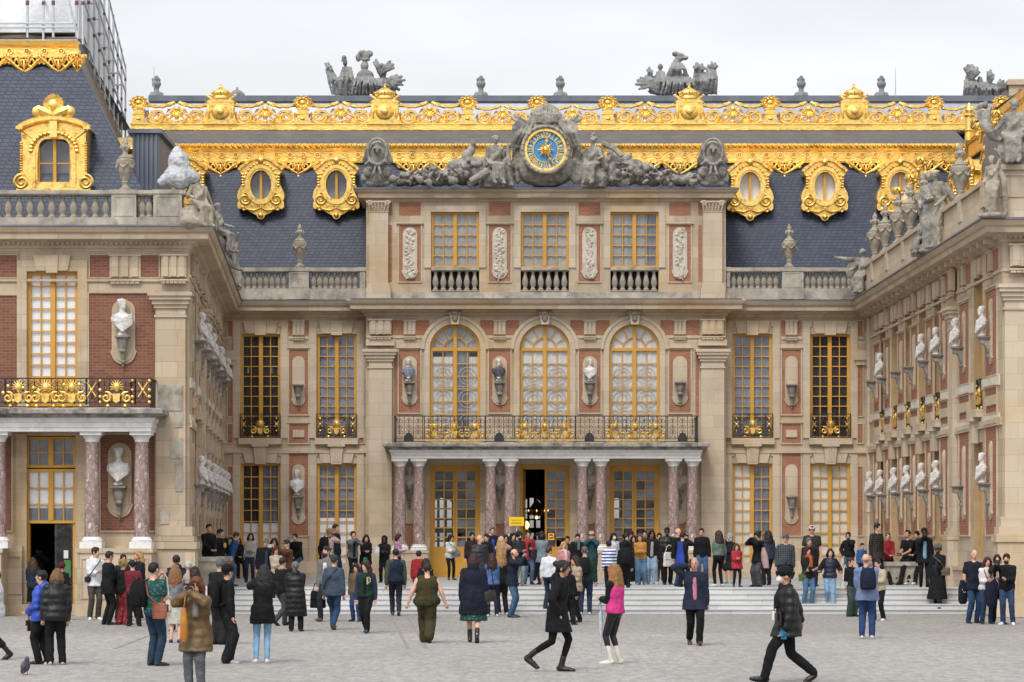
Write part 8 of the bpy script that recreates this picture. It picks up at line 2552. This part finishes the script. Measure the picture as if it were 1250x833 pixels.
J = person('man in a dark green sweater and jeans, back turned below the steps', 714, 667, 751, face=178, t='sweater', tc='#1f4a38', b='jeans', bc='#1f3252', bk='denim', hr='short', hc='#6a625a', sh='#dadada', w=1.12)
b_ = backpack(J, 'black backpack worn by the man in the dark green sweater', '#14161c')
person('man in a black coat with a grey scarf left of the teal jacket', 705, 652, d=84, fl=PF, face=5, tc='#17181d', scarf='#70767c', hr='short', hc='#1a1512', w=1.1)
J = person('man in a teal jacket and beige cap holding his hands to his face', 722, 649, d=81, fl=PF, face=-5, tc='#1d5560', hr='short', hc='#4a3a2d', hat=('cap', '#cdbfa4'), la='mouth', ra='mouth', bc='#2c2f36', w=1.08)
person('person with dark hair just showing behind the pink scarf', 691, 660, d=84, fl=PF, face=0, tc='#26221f', hr='short', hc='#15110f')
J = person('woman with a dark bun striding right in a long black coat and black tights', 680, 688, 820, face=80, pose='push', t='coat', tc='#121318', hem=-.3, b='leggings', bc='#121216', fem=True, hr='bun', hc='#1d1613', sk=1, sh='#1b1c1f', boots=.12, la='pocket', ra='pocket', extra=('hood',), lean=4)
J = person('woman in a hot pink vest with black sleeves, leather leggings and white boots', 750, 689, 811, face=-120, hy=-10, t='vest', tc='#ee1290', sleeve='long', sleeve_c='#121317', b='leggings', bc='#0f1013', bk='leather', fem=True, hr='long', hc='#a8753f', sh='#ded7cb', boots=.2, la='front', ra='front')
mb = MB(); mb.tube([(0, 0, .3), (0, 0, .26), (0, 0, -.34), (0, 0, -.4)], [.016, .035, .012, .006], 8); mb.tube([(0, 0, .3), (0, 0, .42), (.03, 0, .46), (.06, 0, .42)], .012, 6)
carried(J, 'umbrella', 'folded pale umbrella hanging from the hand of the hot pink vest', 'umbrella', mb, cloth('#c8cfdd'), J['arms'][-1][2] + Vector((-.02, -.05, -.5)))
J = person('man on the phone walking forward in a navy jacket with pink lining and pink shirt', 848, 682, 788, face=3, pose='walk', t='jacket', tc='#232c44', shirt='#d9809a', bc='#101115', hr='bald', hc='#4a3528', sk=1, ra='ear', la='down', sh='#5a3c28', hem=-.2, w=1.15); phone(J, 'phone at the ear of the man in the navy jacket', -1, both=False, land=False)
J = person('guard in a black beanie, white mask and black quilted jacket striding left', 962, 694, 833, face=-86, pose='stride', t='puffer', tc='#15171d', tk='puffer', hem=-.2, bc='#14151b', hr='short', hc='#1a1512', sk=1, hat=('beanie', '#101115'), mask='#e4e6ea', lanyard='#c8a21a', sh='#121214', la=(.06, .12, -.52), ra='swb', w=1.12, scarf='#1d1d22')
mb = MB(); mb.ell((0, 0, 0), (.04, .06, .05), 10, 7); mb.tube([(0, 0, .02), (0, 0, .08)], [.038, .035], 8)
for k_ in range(4): mb.tube([(0.01, -.02 + .02 * k_, -.02), (.015, -.02 + .02 * k_, -.075)], .011, 5)
q = carried(J, 'glove', 'bright blue glove on the front hand of the striding guard', 'glove', mb, cloth('#1583a8'), J['arms'][1][2] + hand_dir(J, 1) * .08)
hipbag(J, 'small black shoulder bag in front of the striding guard', '#101115', side=1, fwd=.16, z=.08, size=.8, cross=False)
J = person('child in a blue and white striped sweater, back turned at the top of the steps', 745, 667, d=75, fl=.55, face=185, t='sweater', tc='#2a5cb8', tk='stripe', bc='#15161a', hr='short', hc='#14110f')
person('woman with long black hair in a pale top with a white mask', 749, 651, d=84, fl=PF, face=20, t='sweater', tc='#cfcfe0', fem=True, hr='long', hc='#14110f', mask='#e6e2da', bc='#23242a')
person('man with thick black hair in a black jacket bending over the hooded jacket', 763, 652, d=79, fl=PF, face=30, tc='#111216', hr='curly', hc='#100e0d', sk=1, la='front', ra='front', hp=-15)
J = person('person in a black hooded jacket, back turned, between the stripes and the pink vest', 763, 668, d=74.8, fl=.55, face=178, t='jacket', tc='#14161b', bc='#121318', hr='hood', hc='#171a20', hem=-.12)
backpack(J, 'black backpack with a pale stripe on the black hooded jacket', '#17191e')
person('man in an olive jacket with a brown brimmed hat by the right door', 769, 649, d=86, fl=PF, face=10, tc='#4a4a3a', hr='short', hc='#2a1f18', hat=('brim', '#2d2723'))
person('woman with dark hair behind the yellow sweater', 775, 654, d=85, fl=PF, face=-10, tc='#26211f', fem=True, hr='bob', hc='#1d1512')
J = person('woman in a mustard yellow sweater and wide blue jeans facing the viewer', 783, 652, d=79.5, fl=PF, face=-5, t='sweater', tc='#d8921a', b='wide', bc='#5b83ab', bk='denim', fem=True, hr='bob', hc='#6b5548', la='front', ra='front', hp=-8, w=1.1, sh='#b9a58a')
J = person('woman in sunglasses, brown jacket and pale blue jeans right of the yellow sweater', 795, 647, d=81, fl=PF, face=5, tc='#332620', shirt='#b9b4ae', b='wide', bc='#8fb2cf', bk='denim', fem=True, hr='long', hc='#15110f', sk=2, extra=('glasses',), sh='#dcd8d0')
person('man with dark hair behind the sunglasses wearer', 787, 648, d=87, fl=PF, face=0, tc='#2c2a2c', hr='short', hc='#1b1512')
person('person with dark hair and a face mask left of the tall black quilted jacket', 806, 651, d=86, fl=PF, face=0, tc='#1a1a1d', hr='short', hc='#14100e', mask='#d5d2cc')
J = person('tall dark-skinned man in a black quilted jacket holding a white tote', 815, 644, d=80, fl=PF, face=10, hy=-10, t='puffer', tc='#14161b', tk='puffer', bc='#17181d', hr='short', hc='#0c0b0a', sk=3, la='down', ra='front', w=1.08)
handbag(J, 'large white canvas tote held before the tall black quilted jacket', '#ded9d0', at=(-.02, -.3, J['hip'].z - .12), size=1.35, tall=1.35, fab='plain', lenstrap=.25)
person('balding man in a dark jacket and blue jeans, side-on near the top step', 826, 645, d=77, fl=PF, face=60, tc='#17181c', b='jeans', bc='#33507a', bk='denim', hr='bald', hc='#5a4030', la='front', sh='#1b1b1e', w=1.08)
J = person('woman in black with a royal blue shawl raising a phone', 834, 650, d=76, fl=PF, face=150, t='coat', tc='#141519', hem=-.1, fem=True, hr='short', hc='#241812', la='cam', ra='cam', bc='#15161a'); phone(J, 'phone raised by the woman with the royal blue shawl')
mb = MB(); vs = []
mb.loft([((0, 0, .3), .07, .03), ((.0, 0, .05), .1, .035), ((0, .01, -.2), .14, .04), ((0, .01, -.36), .15, .035)], 14)
q = mb.build('shawl', cloth('#1744b8'), None, 60); q.parent = J['root']; q.location = (0.02, .15, J['hip'].z + .16)
person('man in a black sweater and blue jeans with short brown hair, looking down', 858, 645, d=83, fl=PF, face=-10, t='sweater', tc='#15161a', hem=-.1, b='jeans', bc='#44699a', bk='denim', hr='short', hc='#33251b', w=1.15, hp=-12)
J = person('woman with long brown hair in a sage green sweater and black leggings', 878, 648, d=77, fl=PF, face=200, t='sweater', tc='#71897a', hem=.0, b='leggings', bc='#141519', fem=True, hr='long', hc='#3d2a1e', la='front', ra='down', sh='#e4e4e4', w=1.08)
J = person('person in a pale hood, dark jacket and shorts, light blue shoes', 890, 652, d=82, fl=PF, face=-30, tc='#222630', b='shorts', bc='#202226', hr='hood', hc='#a9b4bd', la='front', ra='mouth', sh='#58aeb8')
J = person('little girl in a red coat and dark leggings at the top of the steps', 899, 662, d=76.2, fl=PF, h=1.2, face=10, t='coat', tc='#c81a34', hem=-.2, b='leggings', bc='#1a1c26', fem=True, hr='long', hc='#6a4a32', la='front', ra='front', sh='#33303a')
J = person('woman in a black velvet coat and grey trousers photographing upward', 925, 649, d=76.4, fl=PF, face=-50, hp=14, t='coat', tc='#121216', hem=-.16, bc='#55575c', b='wide', fem=True, hr='bun', hc='#1d1613', la='cam', ra='cam', sh='#141416', w=1.05); phone(J, 'pale phone of the woman in black velvet', col='#cfd3d8')
mb = MB(); mb.loft([((0, 0, .16), .04, .05), ((.02, 0, .0), .09, .08), ((.05, 0, -.2), .11, .08), ((.09, 0, -.42), .09, .05)], 12)
carried(J, 'folded_coat', 'pale pink coat draped over the arm of the woman in black velvet', 'coat', mb, cloth('#c9a3a3'), (.24, -.02, J['hip'].z + .12), rz=.3)
person('woman with long dark hair in a denim jacket behind the black velvet coat', 937, 648, d=79, fl=PF, face=200, tc='#33465e', tk='denim', fem=True, hr='long', hc='#221915', bc='#1b1d24')
J = person('man in a plaid shirt and red-and-grey cap coming down the steps', 958, 652, d=74.6, fl=.42, face=0, pose='step', t='tee', sleeve='long', tc='#3a4048', tk='plaid', b='jeans', bc='#1c2a4a', bk='denim', hr='short', hc='#3a2c22', hat=('cap', '#6b7078', '#c23a20'), w=1.2, belly=.5, sh='#1c1c1e')
mb = MB(); mb.loft([((0, 0, .08), .2, .16), ((0, 0, -.05), .25, .18), ((.02, .02, -.28), .27, .16), ((.02, .02, -.42), .2, .1)], 16)
q = mb.build('tied_jacket', cloth('#1a2132'), None, 60); q.parent = J['root']; q.location = (0, .03, J['hip'].z + .0)
person('man in a white and red cap and a dark olive T-shirt on the top step', 990, 642, d=77.5, fl=PF, face=0, t='tee', tc='#3a4033', bc='#2a2c30', hr='short', hc='#3a2c22', hat=('cap', '#d9d6d2', '#b03030'), w=1.25, belly=.6)
person('grey-haired man in a dark jacket just below the white and red cap', 989, 657, d=75.2, fl=.54, face=8, tc='#23252c', hr='short', hc='#77736e', w=1.1, bc='#2a3a55')
J = person('woman in a dark brown jacket with an orange scarf and blue jeans on the steps', 986, 667, d=73.9, fl=.14, face=15, hy=15, tc='#30211c', scarf='#cc5a1c', b='jeans', bc='#4d7aa8', bk='denim', fem=True, hr='long', hc='#4a2318', la='fold', ra='fold', sh='#e0e0e0')
hipbag(J, 'green bag at the side of the brown jacket with orange scarf', '#5a7d3a', side=-1, fwd=.05, z=-.05, size=.85)
person('woman with short dark hair in a navy gilet and light jeans stepping down', 1013, 670, d=74.0, fl=.14, face=-5, pose='step', t='vest', tc='#27304a', tk='puffer', sleeve='long', sleeve_c='#15171c', b='jeans', bc='#86aed2', bk='denim', fem=True, hr='bob', hc='#1a1411', la='out', ra='out', hp=-20, sh='#55585e')
person('person in a dark navy jacket standing against the right ground-floor window', 1036, 650, d=88, fl=PF, face=-15, tc='#171c28', b='jeans', bc='#4f6580', bk='denim', hr='short', hc='#1b1411', sk=1, la='mouth', ra='pocket', w=1.1)
J = person('woman with cropped brown hair in a black top and grey-green trousers', 1040, 681, 753, face=25, hy=35, t='sweater', tc='#141519', b='wide', bc='#3f5650', fem=True, hr='short', hc='#3a2219', sh='#17171a')
handbag(J, 'white shoulder bag of the woman in grey-green trousers', '#d9d7d0', at=(-.22, -.02, J['hip'].z + .02), lenstrap=.45, size=.8)
J = person('bald man in a light blue blazer and jeans with a backpack, back turned', 1059, 676, 780, face=172, t='blazer', tc='#7d93c4', hem=-.14, b='jeans', bc='#22477e', bk='denim', hr='bald', hc='#9a7a60', ra='front', la='front', sh='#dcdcdc', w=1.2)
backpack(J, 'navy backpack on the bald man in the light blue blazer', '#1b2440')
J = person('person in a beige jacket and black trousers half hidden behind the light blue blazer', 1073, 683, 758, face=-40, t='jacket', tc='#c9b89c', bc='#17181c', hr='short', hc='#2a1d16', la='front', ra='down', sh='#e2e2e2')
person('tall man in a brown plaid overshirt and glasses, standing by the right drainpipe', 1069, 641, d=79, fl=PF, face=30, hy=20, t='tee', sleeve='long', tc='#2d2420', tk='plaid', hr='short', hc='#15110f', bc='#23242a', w=1.12, hem=-.2, h=1.8)
person('child in a blue jacket left of the plaid overshirt', 1052, 665, d=84, fl=PF, h=1.2, face=20, tc='#2a63b4', hr='short', hc='#3a271c')
def seat_block(name, label, x0, x1, y0, y1, z0, z1):
 mb = MB(); mb.box(x0, x1, y0, y1, z0, z1 - .12); mb.box(x0 - .06, x1 + .06, y0 - .06, y1 + .04, z1 - .12, z1); mb.box(x0 - .05, x1 + .05, y0 - .05, y1, z0 - .002, z0 + .18)
 o = mb.build(name, M['stone_wet']); rebase(o, ((x0 + x1) / 2, (y0 + y1) / 2, z0)); tag(o, label, 'stone bench')
seat_block('stone_bench', 'low stained stone bench along the foot of the right wing wall', X(1079, 79), X(1138, 79), 79.45, 80.8, PLAT, Z(686, 79.4))
seat_block('stone_bench', 'stone end block left of the steps where visitors sit', X(243, 74.4), X(272, 74.4), 74.2, 76.5, .02, Z(680, 74.2))
zs_ = Z(686, 79.4) - PLAT
person('seated grey-haired person in a red jacket on the right wing ledge', 1083, 655, d=79.8, fl=PF, face=20, pose='sit', seat=zs_ + .02, tc='#b01828', hr='short', hc='#77706a', la='lap', ra='lap', h=1.6)
J = person('seated man in a black polo shirt looking at a phone on the ledge', 1108, 652, d=79.7, fl=PF, face=-50, pose='sit', seat=zs_ + .02, t='tee', tc='#14161b', bc='#1b1c22', hr='short', hc='#15110f', sk=1, la='lap', ra='lap', hp=-15, h=1.72); phone(J, 'phone of the seated man in the black polo')
person('seated person in black with white sneakers beside the black polo shirt', 1119, 656, d=79.75, fl=PF, face=-30, pose='sit', seat=zs_ + .02, tc='#131418', bc='#15161a', hr='short', hc='#17120f', la='lap', ra='lap', sh='#e6e6e6', h=1.65)
J = person('tall dark-skinned man in a black jacket over a light blue shirt coming down the steps', 1128, 644, d=75.6, fl=.56, face=-5, pose='step', t='jacket', tc='#121319', shirt='#7fb2d0', b='leggings', bc='#131418', hr='short', hc='#0c0b0a', sk=3, ra='mouth', la='down', hem=-.15)
J = person('older woman with grey curly hair in dark clothes and a long black skirt', 1145, 665, d=73.9, fl=.14, face=-20, pose='step', t='jacket', tc='#191c26', shirt='#2a3c58', b='skirt', bc='#121319', loose=1.3, fem=True, hr='curly', hc='#6a6a6a', sk=3, la='front', ra='down', hp=-15, sh='#17171a', boots=.1, w=1.1, extra=('glasses',))
hipbag(J, 'brown and cream handbag of the older woman in the long black skirt', '#7a6246', side=1, fwd=.1, z=.1, size=.95)
J = person('balding smiling man in a navy T-shirt and jeans, leftmost of the group at right', 1187, 671, 761, face=25, hy=-10, t='tee', tc='#1a2136', b='jeans', bc='#2b4d7c', bk='denim', hr='bald', hc='#4a3a2e', la='front', ra='down', w=1.18, belly=.5, hem=-.14, sh='#1c2028')
mb = MB(); mb.loft([((0, 0, .2), .06, .06), ((0, 0, .0), .12, .08), ((0, 0, -.3), .13, .07), ((0, 0, -.38), .08, .04)], 12)
carried(J, 'folded_coat', 'dark jacket hanging from the arm of the man in the navy T-shirt', 'coat', mb, cloth('#1b2030'), (-.24, .05, J['hip'].z - .1))
J = person('woman with shoulder-length brown hair in a white sweater and jeans', 1204, 680, 762, face=5, t='sweater', tc='#dcd7d6', b='jeans', bc='#243e66', bk='denim', fem=True, hr='long', hc='#5a3524', la='front', ra='front', lanyard='#a02838', sh='#33343a', w=1.08)
mb = MB(); mb.loft([((0, 0, .2), .1, .06), ((0, 0, .1), .16, .09), ((0, 0, -.15), .15, .08), ((0, 0, -.4), .14, .06), ((0, 0, -.46), .08, .03)], 14)
carried(J, 'folded_coat', 'navy jacket draped over the arms of the woman in the white sweater', 'coat', mb, cloth('#1c2542'), (.06, -.26, J['hip'].z + .02))
person('woman with tied-back hair in a dark brown jacket and black trousers in the selfie group', 1218, 677, 762, face=-5, tc='#38291f', shirt='#cfc8c0', bc='#141418', fem=True, hr='bun', hc='#3a281e', la='front', ra='mouth')
J = person('bearded man in a black jacket and jeans taking a selfie at the far right', 1230, 676, 763, face=-18, tc='#131418', b='jeans', bc='#2d4c74', bk='denim', hr='short', hc='#2b1d16', extra=('beard',), ra='selfie', la='front', sh='#e6e6e6', w=1.05)
phone(J, 'phone on a grip held out by the bearded man taking a selfie', -1, both=False)
zs2 = Z(680, 74.2) - PLAT
J = person('man in black seated on the left stone block, looking down at his hands', 254, 648, d=75.2, fl=PF - .02, face=35, pose='sit', seat=zs2 + .03, tc='#14151a', hr='short', hc='#2a1f18', la='lap', ra='lap', hp=-15, h=1.7)
J = person('person in a black jacket with a bright yellow badge near the left block', 267, 650, d=76.8, fl=PF, face=60, tc='#17181c', hr='short', hc='#221915', h=1.62)
mb = MB(); mb.ell((0, 0, 0), (.07, .03, .08), 10, 7); carried(J, 'yellow_badge', 'round yellow badge on the black jacket by the left stone block', 'badge', mb, cloth('#e0c418'), (.02, -.2, J['hip'].z + .3))
J = person('person in a blue jacket and jeans with a black backpack beside the left block', 281, 649, d=77.5, fl=PF, face=100, tc='#1c57a4', b='jeans', bc='#4f6f94', bk='denim', hr='short', hc='#4a3829', lean=12); backpack(J, 'black backpack on the blue jacket at the far left of the upper court', '#121318')
person('seated woman with brown hair in a dark jacket below the left window', 291, 658, d=92.5, fl=PF, face=20, pose='sit', seat=.55, tc='#1a1a1e', fem=True, hr='long', hc='#6a4228', la='lap', ra='lap', h=1.65)
person('woman with black hair in a pale grey top and jeans reading her phone', 305, 651, d=84, fl=PF, face=5, t='sweater', tc='#c4bdb5', b='jeans', bc='#24395c', bk='denim', fem=True, hr='bob', hc='#14110f', la='front', ra='front', hp=-18)
person('grey-haired man in sunglasses and a dark navy coat on the steps', 322, 657, d=75.0, fl=.42, face=25, t='coat', tc='#141a26', shirt='#3c536e', hr='short', hc='#8a8580', extra=('glasses',), bc='#1b1d22', w=1.08)
person('woman in sunglasses with dark brown hair between the navy coat and the brown jacket', 334, 657, d=76.2, fl=.5, face=15, tc='#2b1f1b', fem=True, hr='long', hc='#2a1712', extra=('glasses',))
J = person('woman with reddish brown hair in a cream top holding a camera', 337, 667, d=74.4, fl=.3, face=15, t='sweater', tc='#cdb8a2', fem=True, hr='long', hc='#5a3020', la='front', ra='front', bc='#1d1e24', extra=('glasses',))
J = person('man in a brown corduroy jacket and sunglasses holding a camera out', 351, 659, d=74.8, fl=.4, face=-45, tc='#6b4526', b='trousers', bc='#2a2421', hr='short', hc='#221813', extra=('glasses',), la='selfie', ra='selfie', w=1.08); phone(J, 'small white camera held out by the man in brown corduroy', col='#d8dade')
person('man in a black jacket leaning forward by the pier between the left windows', 364, 658, d=91, fl=PF, face=-25, pose='sit', seat=.62, tc='#131418', b='jeans', bc='#3a5680', bk='denim', hr='short', hc='#15110f', la='lap', ra='hip', hp=-30, lean=14, h=1.75)
J = person('blonde woman in a pale pink sweater, hand raised to her brow, black backpack', 400, 645, d=82, fl=PF, face=150, t='sweater', tc='#d8b9ab', fem=True, hr='bun', hc='#b08a58', ra='mouth', la='down', b='jeans', bc='#33506f', bk='denim'); backpack(J, 'black backpack on the blonde woman in pale pink', '#15161c')
person('man in glasses with dark hair and a navy jacket behind the pale pink sweater', 409, 640, d=84, fl=PF, face=60, tc='#1f2838', hr='short', hc='#15110f', b='jeans', bc='#2a3a55')
person('person in a grey jacket and slim black trousers, hands at the mouth', 430, 649, d=82, fl=PF, face=30, tc='#6f7277', b='leggings', bc='#111216', hr='short', hc='#1a1512', la='mouth', ra='mouth', shirt='#17181c', sh='#222')
person('woman with dark red hair in a black coat eating from white paper', 446, 653, d=82.5, fl=PF, face=10, t='coat', tc='#131317', hem=-.25, fem=True, hr='long', hc='#36161a', la='front', ra='front', bc='#121318')
J = person('person in a black hood and dark jacket holding a white paper bag', 469, 656, d=84, fl=PF, face=-10, tc='#1b1c20', hr='hood', hc='#1b1c20', sk=3, la='front', ra='front', bc='#15161a')
mb = MB(); mb.loft([((0, 0, -.13), .07, .04), ((0, 0, .0), .09, .055), ((0, 0, .12), .08, .03)], 10); carried(J, 'paper_bag', 'crumpled white paper bag held by the person in the black hood', 'paper bag', mb, cloth('#e2e2e2'), (-.17, -.3, J['hip'].z + .22))
person('woman with brown hair in a lilac pink top leaning by the left porch columns', 485, 652, d=88, fl=PF, face=70, t='sweater', tc='#c99bb4', fem=True, hr='bob', hc='#2c1a14', la='front', ra='front', bc='#1a1b20')
person('dark seated figure behind the blonde woman with the backpack', 396, 661, d=92.5, fl=PF, face=0, pose='sit', seat=.55, tc='#15161a', hr='short', hc='#1a1411', la='lap', ra='lap', h=1.6)
d_ = F * EYE / (824 - HZ)
pg = thing('pigeon', 'small grey pigeon on the setts at the lower left', 'pigeon', (X(31, d_), d_, 0), rz=rad(20))
mb = MB(); mb.ell((0, 0, .13), (.075, .14, .08), 12, 8, 0, Matrix.Rotation(rad(-25), 3, 'X')); mb.ell((0, -.12, .2), (.045, .05, .07), 10, 7); mb.ell((0, -.15, .255), (.036, .042, .036), 10, 7); mb.tube([(0, -.18, .25), (0, -.215, .243)], [.012, .003], 6)
mb.tube([(0, .1, .1), (0, .2, .05), (0, .26, .03)], [.05, .045, .03], 8)
queue('body', mb, noise_mat('pigeon_grey', (.06, .065, .08), (.12, .125, .145), 12, .6), .012, pg)
for sd in (-1, 1):
 q = MB(); q.tube([(sd * .03, -.01, .07), (sd * .03, -.01, .0)], .006, 5); q.tube([(sd * .03, -.01, .004), (sd * .03, -.05, .004)], .006, 4); q.build('leg', M['lip']).parent = pg
# ------------------------------------------------------------------ stone figures on the parapets
def statue(label, at, rz, h, pose, la, ra, mat_='stone_vase', robe=True, hy=0, lean=0, seat=.5, helm=False, extra=None, skirt=True):
 J = pose_of(h, pose, la, ra, lean, rad(hy), 0, seat, False)
 s = J['s']; mb = MB()
 torso(mb, J, 1.1, .0); head_mb(mb, J)
 c, R = J['head'], J['Rh']
 mb.ell(c + R @ Vector((0, .02, .04)), (.1 * s, .11 * s, .1 * s), 10, 8)
 for i in range(10):
  a = 2 * PI * i / 10; mb.ell(c + R @ Vector((.085 * math.cos(a), .03 + .085 * math.sin(a), .06)) * s, .035 * s, 6, 5)
 if helm: mb.tube([c + R @ Vector((0, -.06, .12)) * s, c + R @ Vector((0, .02, .2)) * s, c + R @ Vector((0, .14, .1)) * s], [.03 * s, .05 * s, .03 * s], 7)
 for sd in (-1, 1):
  sj, el, wr, nm = J['arms'][sd]
  limb(mb, [J['sh_c'], sj, el, wr], [.08 * s, .075 * s, .055 * s, .04 * s]); dh = hand_dir(J, sd); mb.tube([wr, wr + dh * .1 * s], [.04 * s, .035 * s], 7)
  hj, kn, an, toe = J['legs'][sd]
  limb(mb, [hj, kn, an], [.11 * s, .08 * s, .055 * s]); mb.tube([an, an + toe * .2 * s - Vector((0, 0, .05))], [.055 * s, .035 * s], 7)
 rng = random.Random(int(abs(at[0] * 100)))
 if robe:
  k1 = J['legs'][1][1]; k2 = J['legs'][-1][1]
  for i in range(10):
   t_ = i / 9; a = J['hip'] + Vector((-.2 + .4 * t_, -.08, .05)) * s; b = k2.lerp(k1, t_) + Vector((0, -.03, .03)) * s; e_ = Vector((b.x * 1.25 + rng.uniform(-.05, .05), b.y + rng.uniform(-.05, .1), rng.uniform(.02, .2)))
   mb.tube([a, b, e_], [.06 * s, .075 * s, .05 * s], 7)
  mb.tube([J['sh_c'] + Vector((.18, .02, 0)) * s, J['hip'] + Vector((0, -.15, .25)) * s, J['hip'] + Vector((-.22, .02, 0)) * s], [.06 * s, .07 * s, .06 * s], 8)
  mb.tube([J['sh_c'] + Vector((.16, .1, 0)) * s, J['hip'] + Vector((.26, .18, .1)) * s, Vector((.3, .3, .1)) * s], [.07 * s, .1 * s, .08 * s], 8)
 if pose == 'sit': mb.box(-.4, .4, -.12, .5, -.02, seat); mb.ell((0, .1, seat * .5), (.5, .45, seat * .55), 12, 8)
 else: mb.box(-.3, .3, -.25, .3, -.04, .06)
 if extra: extra(mb, J)
 o = queue('stone_statue', mb, M[mat_], .021, loc=at, rot=(0, 0, rz), smooth_it=0, post=roughen(.012, 9, at[0]))
 return tag(o, label, 'statue', 'stone statues on the palace roofline')
yk = YK - .35
zk_ = Z(228, yk)
def club(mb, J): mb.tube([(.42, -.12, 1.45), (.47, -.15, .8), (.5, -.18, 0)], [.07, .09, .16], 8); mb.tube([(-.3, -.2, .5), (-.6, -.15, .3), (-.9, -.05, .15)], [.16, .14, .1], 8)
statue('seated bearded stone strongman leaning on a club, left of the clock', (X(604, yk), yk, zk_), rad(15), 2.25, 'sit', (.2, .1, -.4), 'carry', 'stone_grey', seat=.62, hy=10, extra=club, robe=True)
def shield(mb, J): mb.ell((-.55, -.1, .5), (.3, .12, .42), 12, 8); mb.tube([(.3, .15, 1.5), (.75, .1, 1.3), (1.0, .1, 1.0)], [.1, .12, .08], 8)
statue('seated stone warrior with helmet and flowing cloak, right of the clock', (X(724, yk), yk, zk_), rad(-20), 2.15, 'sit', 'out', 'carry', 'stone_grey', seat=.62, hy=-25, helm=True, extra=shield)
yw = YL - .35
mb = clump_mb([E(218, 216, 18, 16), E(218, 198, 14, 13), E(217, 188, 8, 9), E(207, 218, 12, 8), E(234, 216, 9, 9), E(199, 222, 6, 6, 30)], yw, 0, (218, 234))
o = queue('wrapped_statue', mb, M['wrap'], .03, loc=(X(218, yw), yw, Z(234, yw)), smooth_it=1, post=roughen(.05, 4.5, 2))
tag(o, 'statue wrapped in white plastic sheet on the left wing corner', 'statue', 'stone statues on the palace roofline')
def rocks(mb, J): mb.ell((0, .1, .3), (.5, .4, .35), 12, 8); mb.ell((-.3, -.1, .15), (.3, .3, .2), 10, 7)
statue('stone figure sitting below the plastic wrapping on the left wing corner', (X(241, YL - .3), YL - .3, Z(280, YL - .3)), rad(40), 1.75, 'sit', 'carry', 'out', 'stone_vase', seat=.55, extra=rocks)
p = TLI @ Vector((7.2, -.45, 10.35)); statue('draped stone figure on the left wing side parapet, nearest the corner', p, rad(70), 1.75, 'sit', 'out', 'carry', 'stone_grey', seat=.55)
p = TLI @ Vector((18.5, -.4, 10.35)); statue('stone figure with one arm raised at the court end of the left wing parapet', p, rad(30), 1.9, 'sit', 'up', 'carry', 'stone_vase', seat=.7, hy=-20, extra=rocks)
p = TLI @ Vector((12.5, -.4, 10.35)); statue('stone figure halfway along the left wing side parapet', p, rad(80), 1.7, 'sit', 'carry', 'lap', 'stone_grey', seat=.55)
p = TRI @ Vector((2.0, -.45, 10.35))
def wing(mb, J): mb.tube([(-.1, .1, 1.2), (-.6, .1, 1.25), (-1.1, .0, 1.35)], [.1, .09, .03], 7); mb.ell((-.4, .15, .95), (.28, .12, .4), 10, 8, 0, Matrix.Rotation(rad(30), 3, 'Y'))
statue('winged stone figure with an outstretched arm at the court end of the right parapet', p, rad(-30), 1.85, 'sit', 'carry', 'out', 'stone_grey', seat=.6, hy=-30, extra=wing)
u1 = u_of(1160)
p = TRI @ Vector((u1 - .3, -.5, 10.35)); statue('standing draped stone figure, front one of the pair on the right parapet', p, rad(-25), 2.3, 'stand', 'front', 'carry', 'stone_grey', hy=20)
p = TRI @ Vector((u1 + 1.0, -.45, 10.35)); statue('stone figure bending beside the draped one on the right parapet', p, rad(-60), 2.2, 'stand', 'carry', 'front', 'stone_vase', hy=-40, lean=12)
p = TRI @ Vector((u1 - .9, -.62, 10.3)); statue('crouching stone child at the feet of the paired figures on the right', p, rad(-50), 1.3, 'sit', 'out', 'carry', 'stone_grey', seat=.35)
def horn(mb, J):
 mb.tube([(-.75, -.1, 1.45), (-.72, -.12, 1.1), (-.5, -.15, .75), (-.3, -.15, .65)], [.2, .16, .12, .06], 8)
 for i in range(8): mb.ell((-.75 + .14 * math.cos(i), -.1 + .12 * math.sin(i), 1.5 + .05 * (i % 3)), .08, 6, 5)
yq = YR - .15
statue('large seated stone woman holding a horn of plenty on the right wing corner', (X(1237, yq), yq, 11.4 + .28), rad(-12), 2.1, 'sit', 'carry', 'out', 'stone_grey', seat=.65, hy=-10, extra=horn)
statue('pale stone child standing under the horn of plenty on the right wing corner', (X(1211, YR - .75), YR - .75, 10.32), rad(-30), 1.55, 'stand', 'up', 'carry', 'stone_vase')
flush()
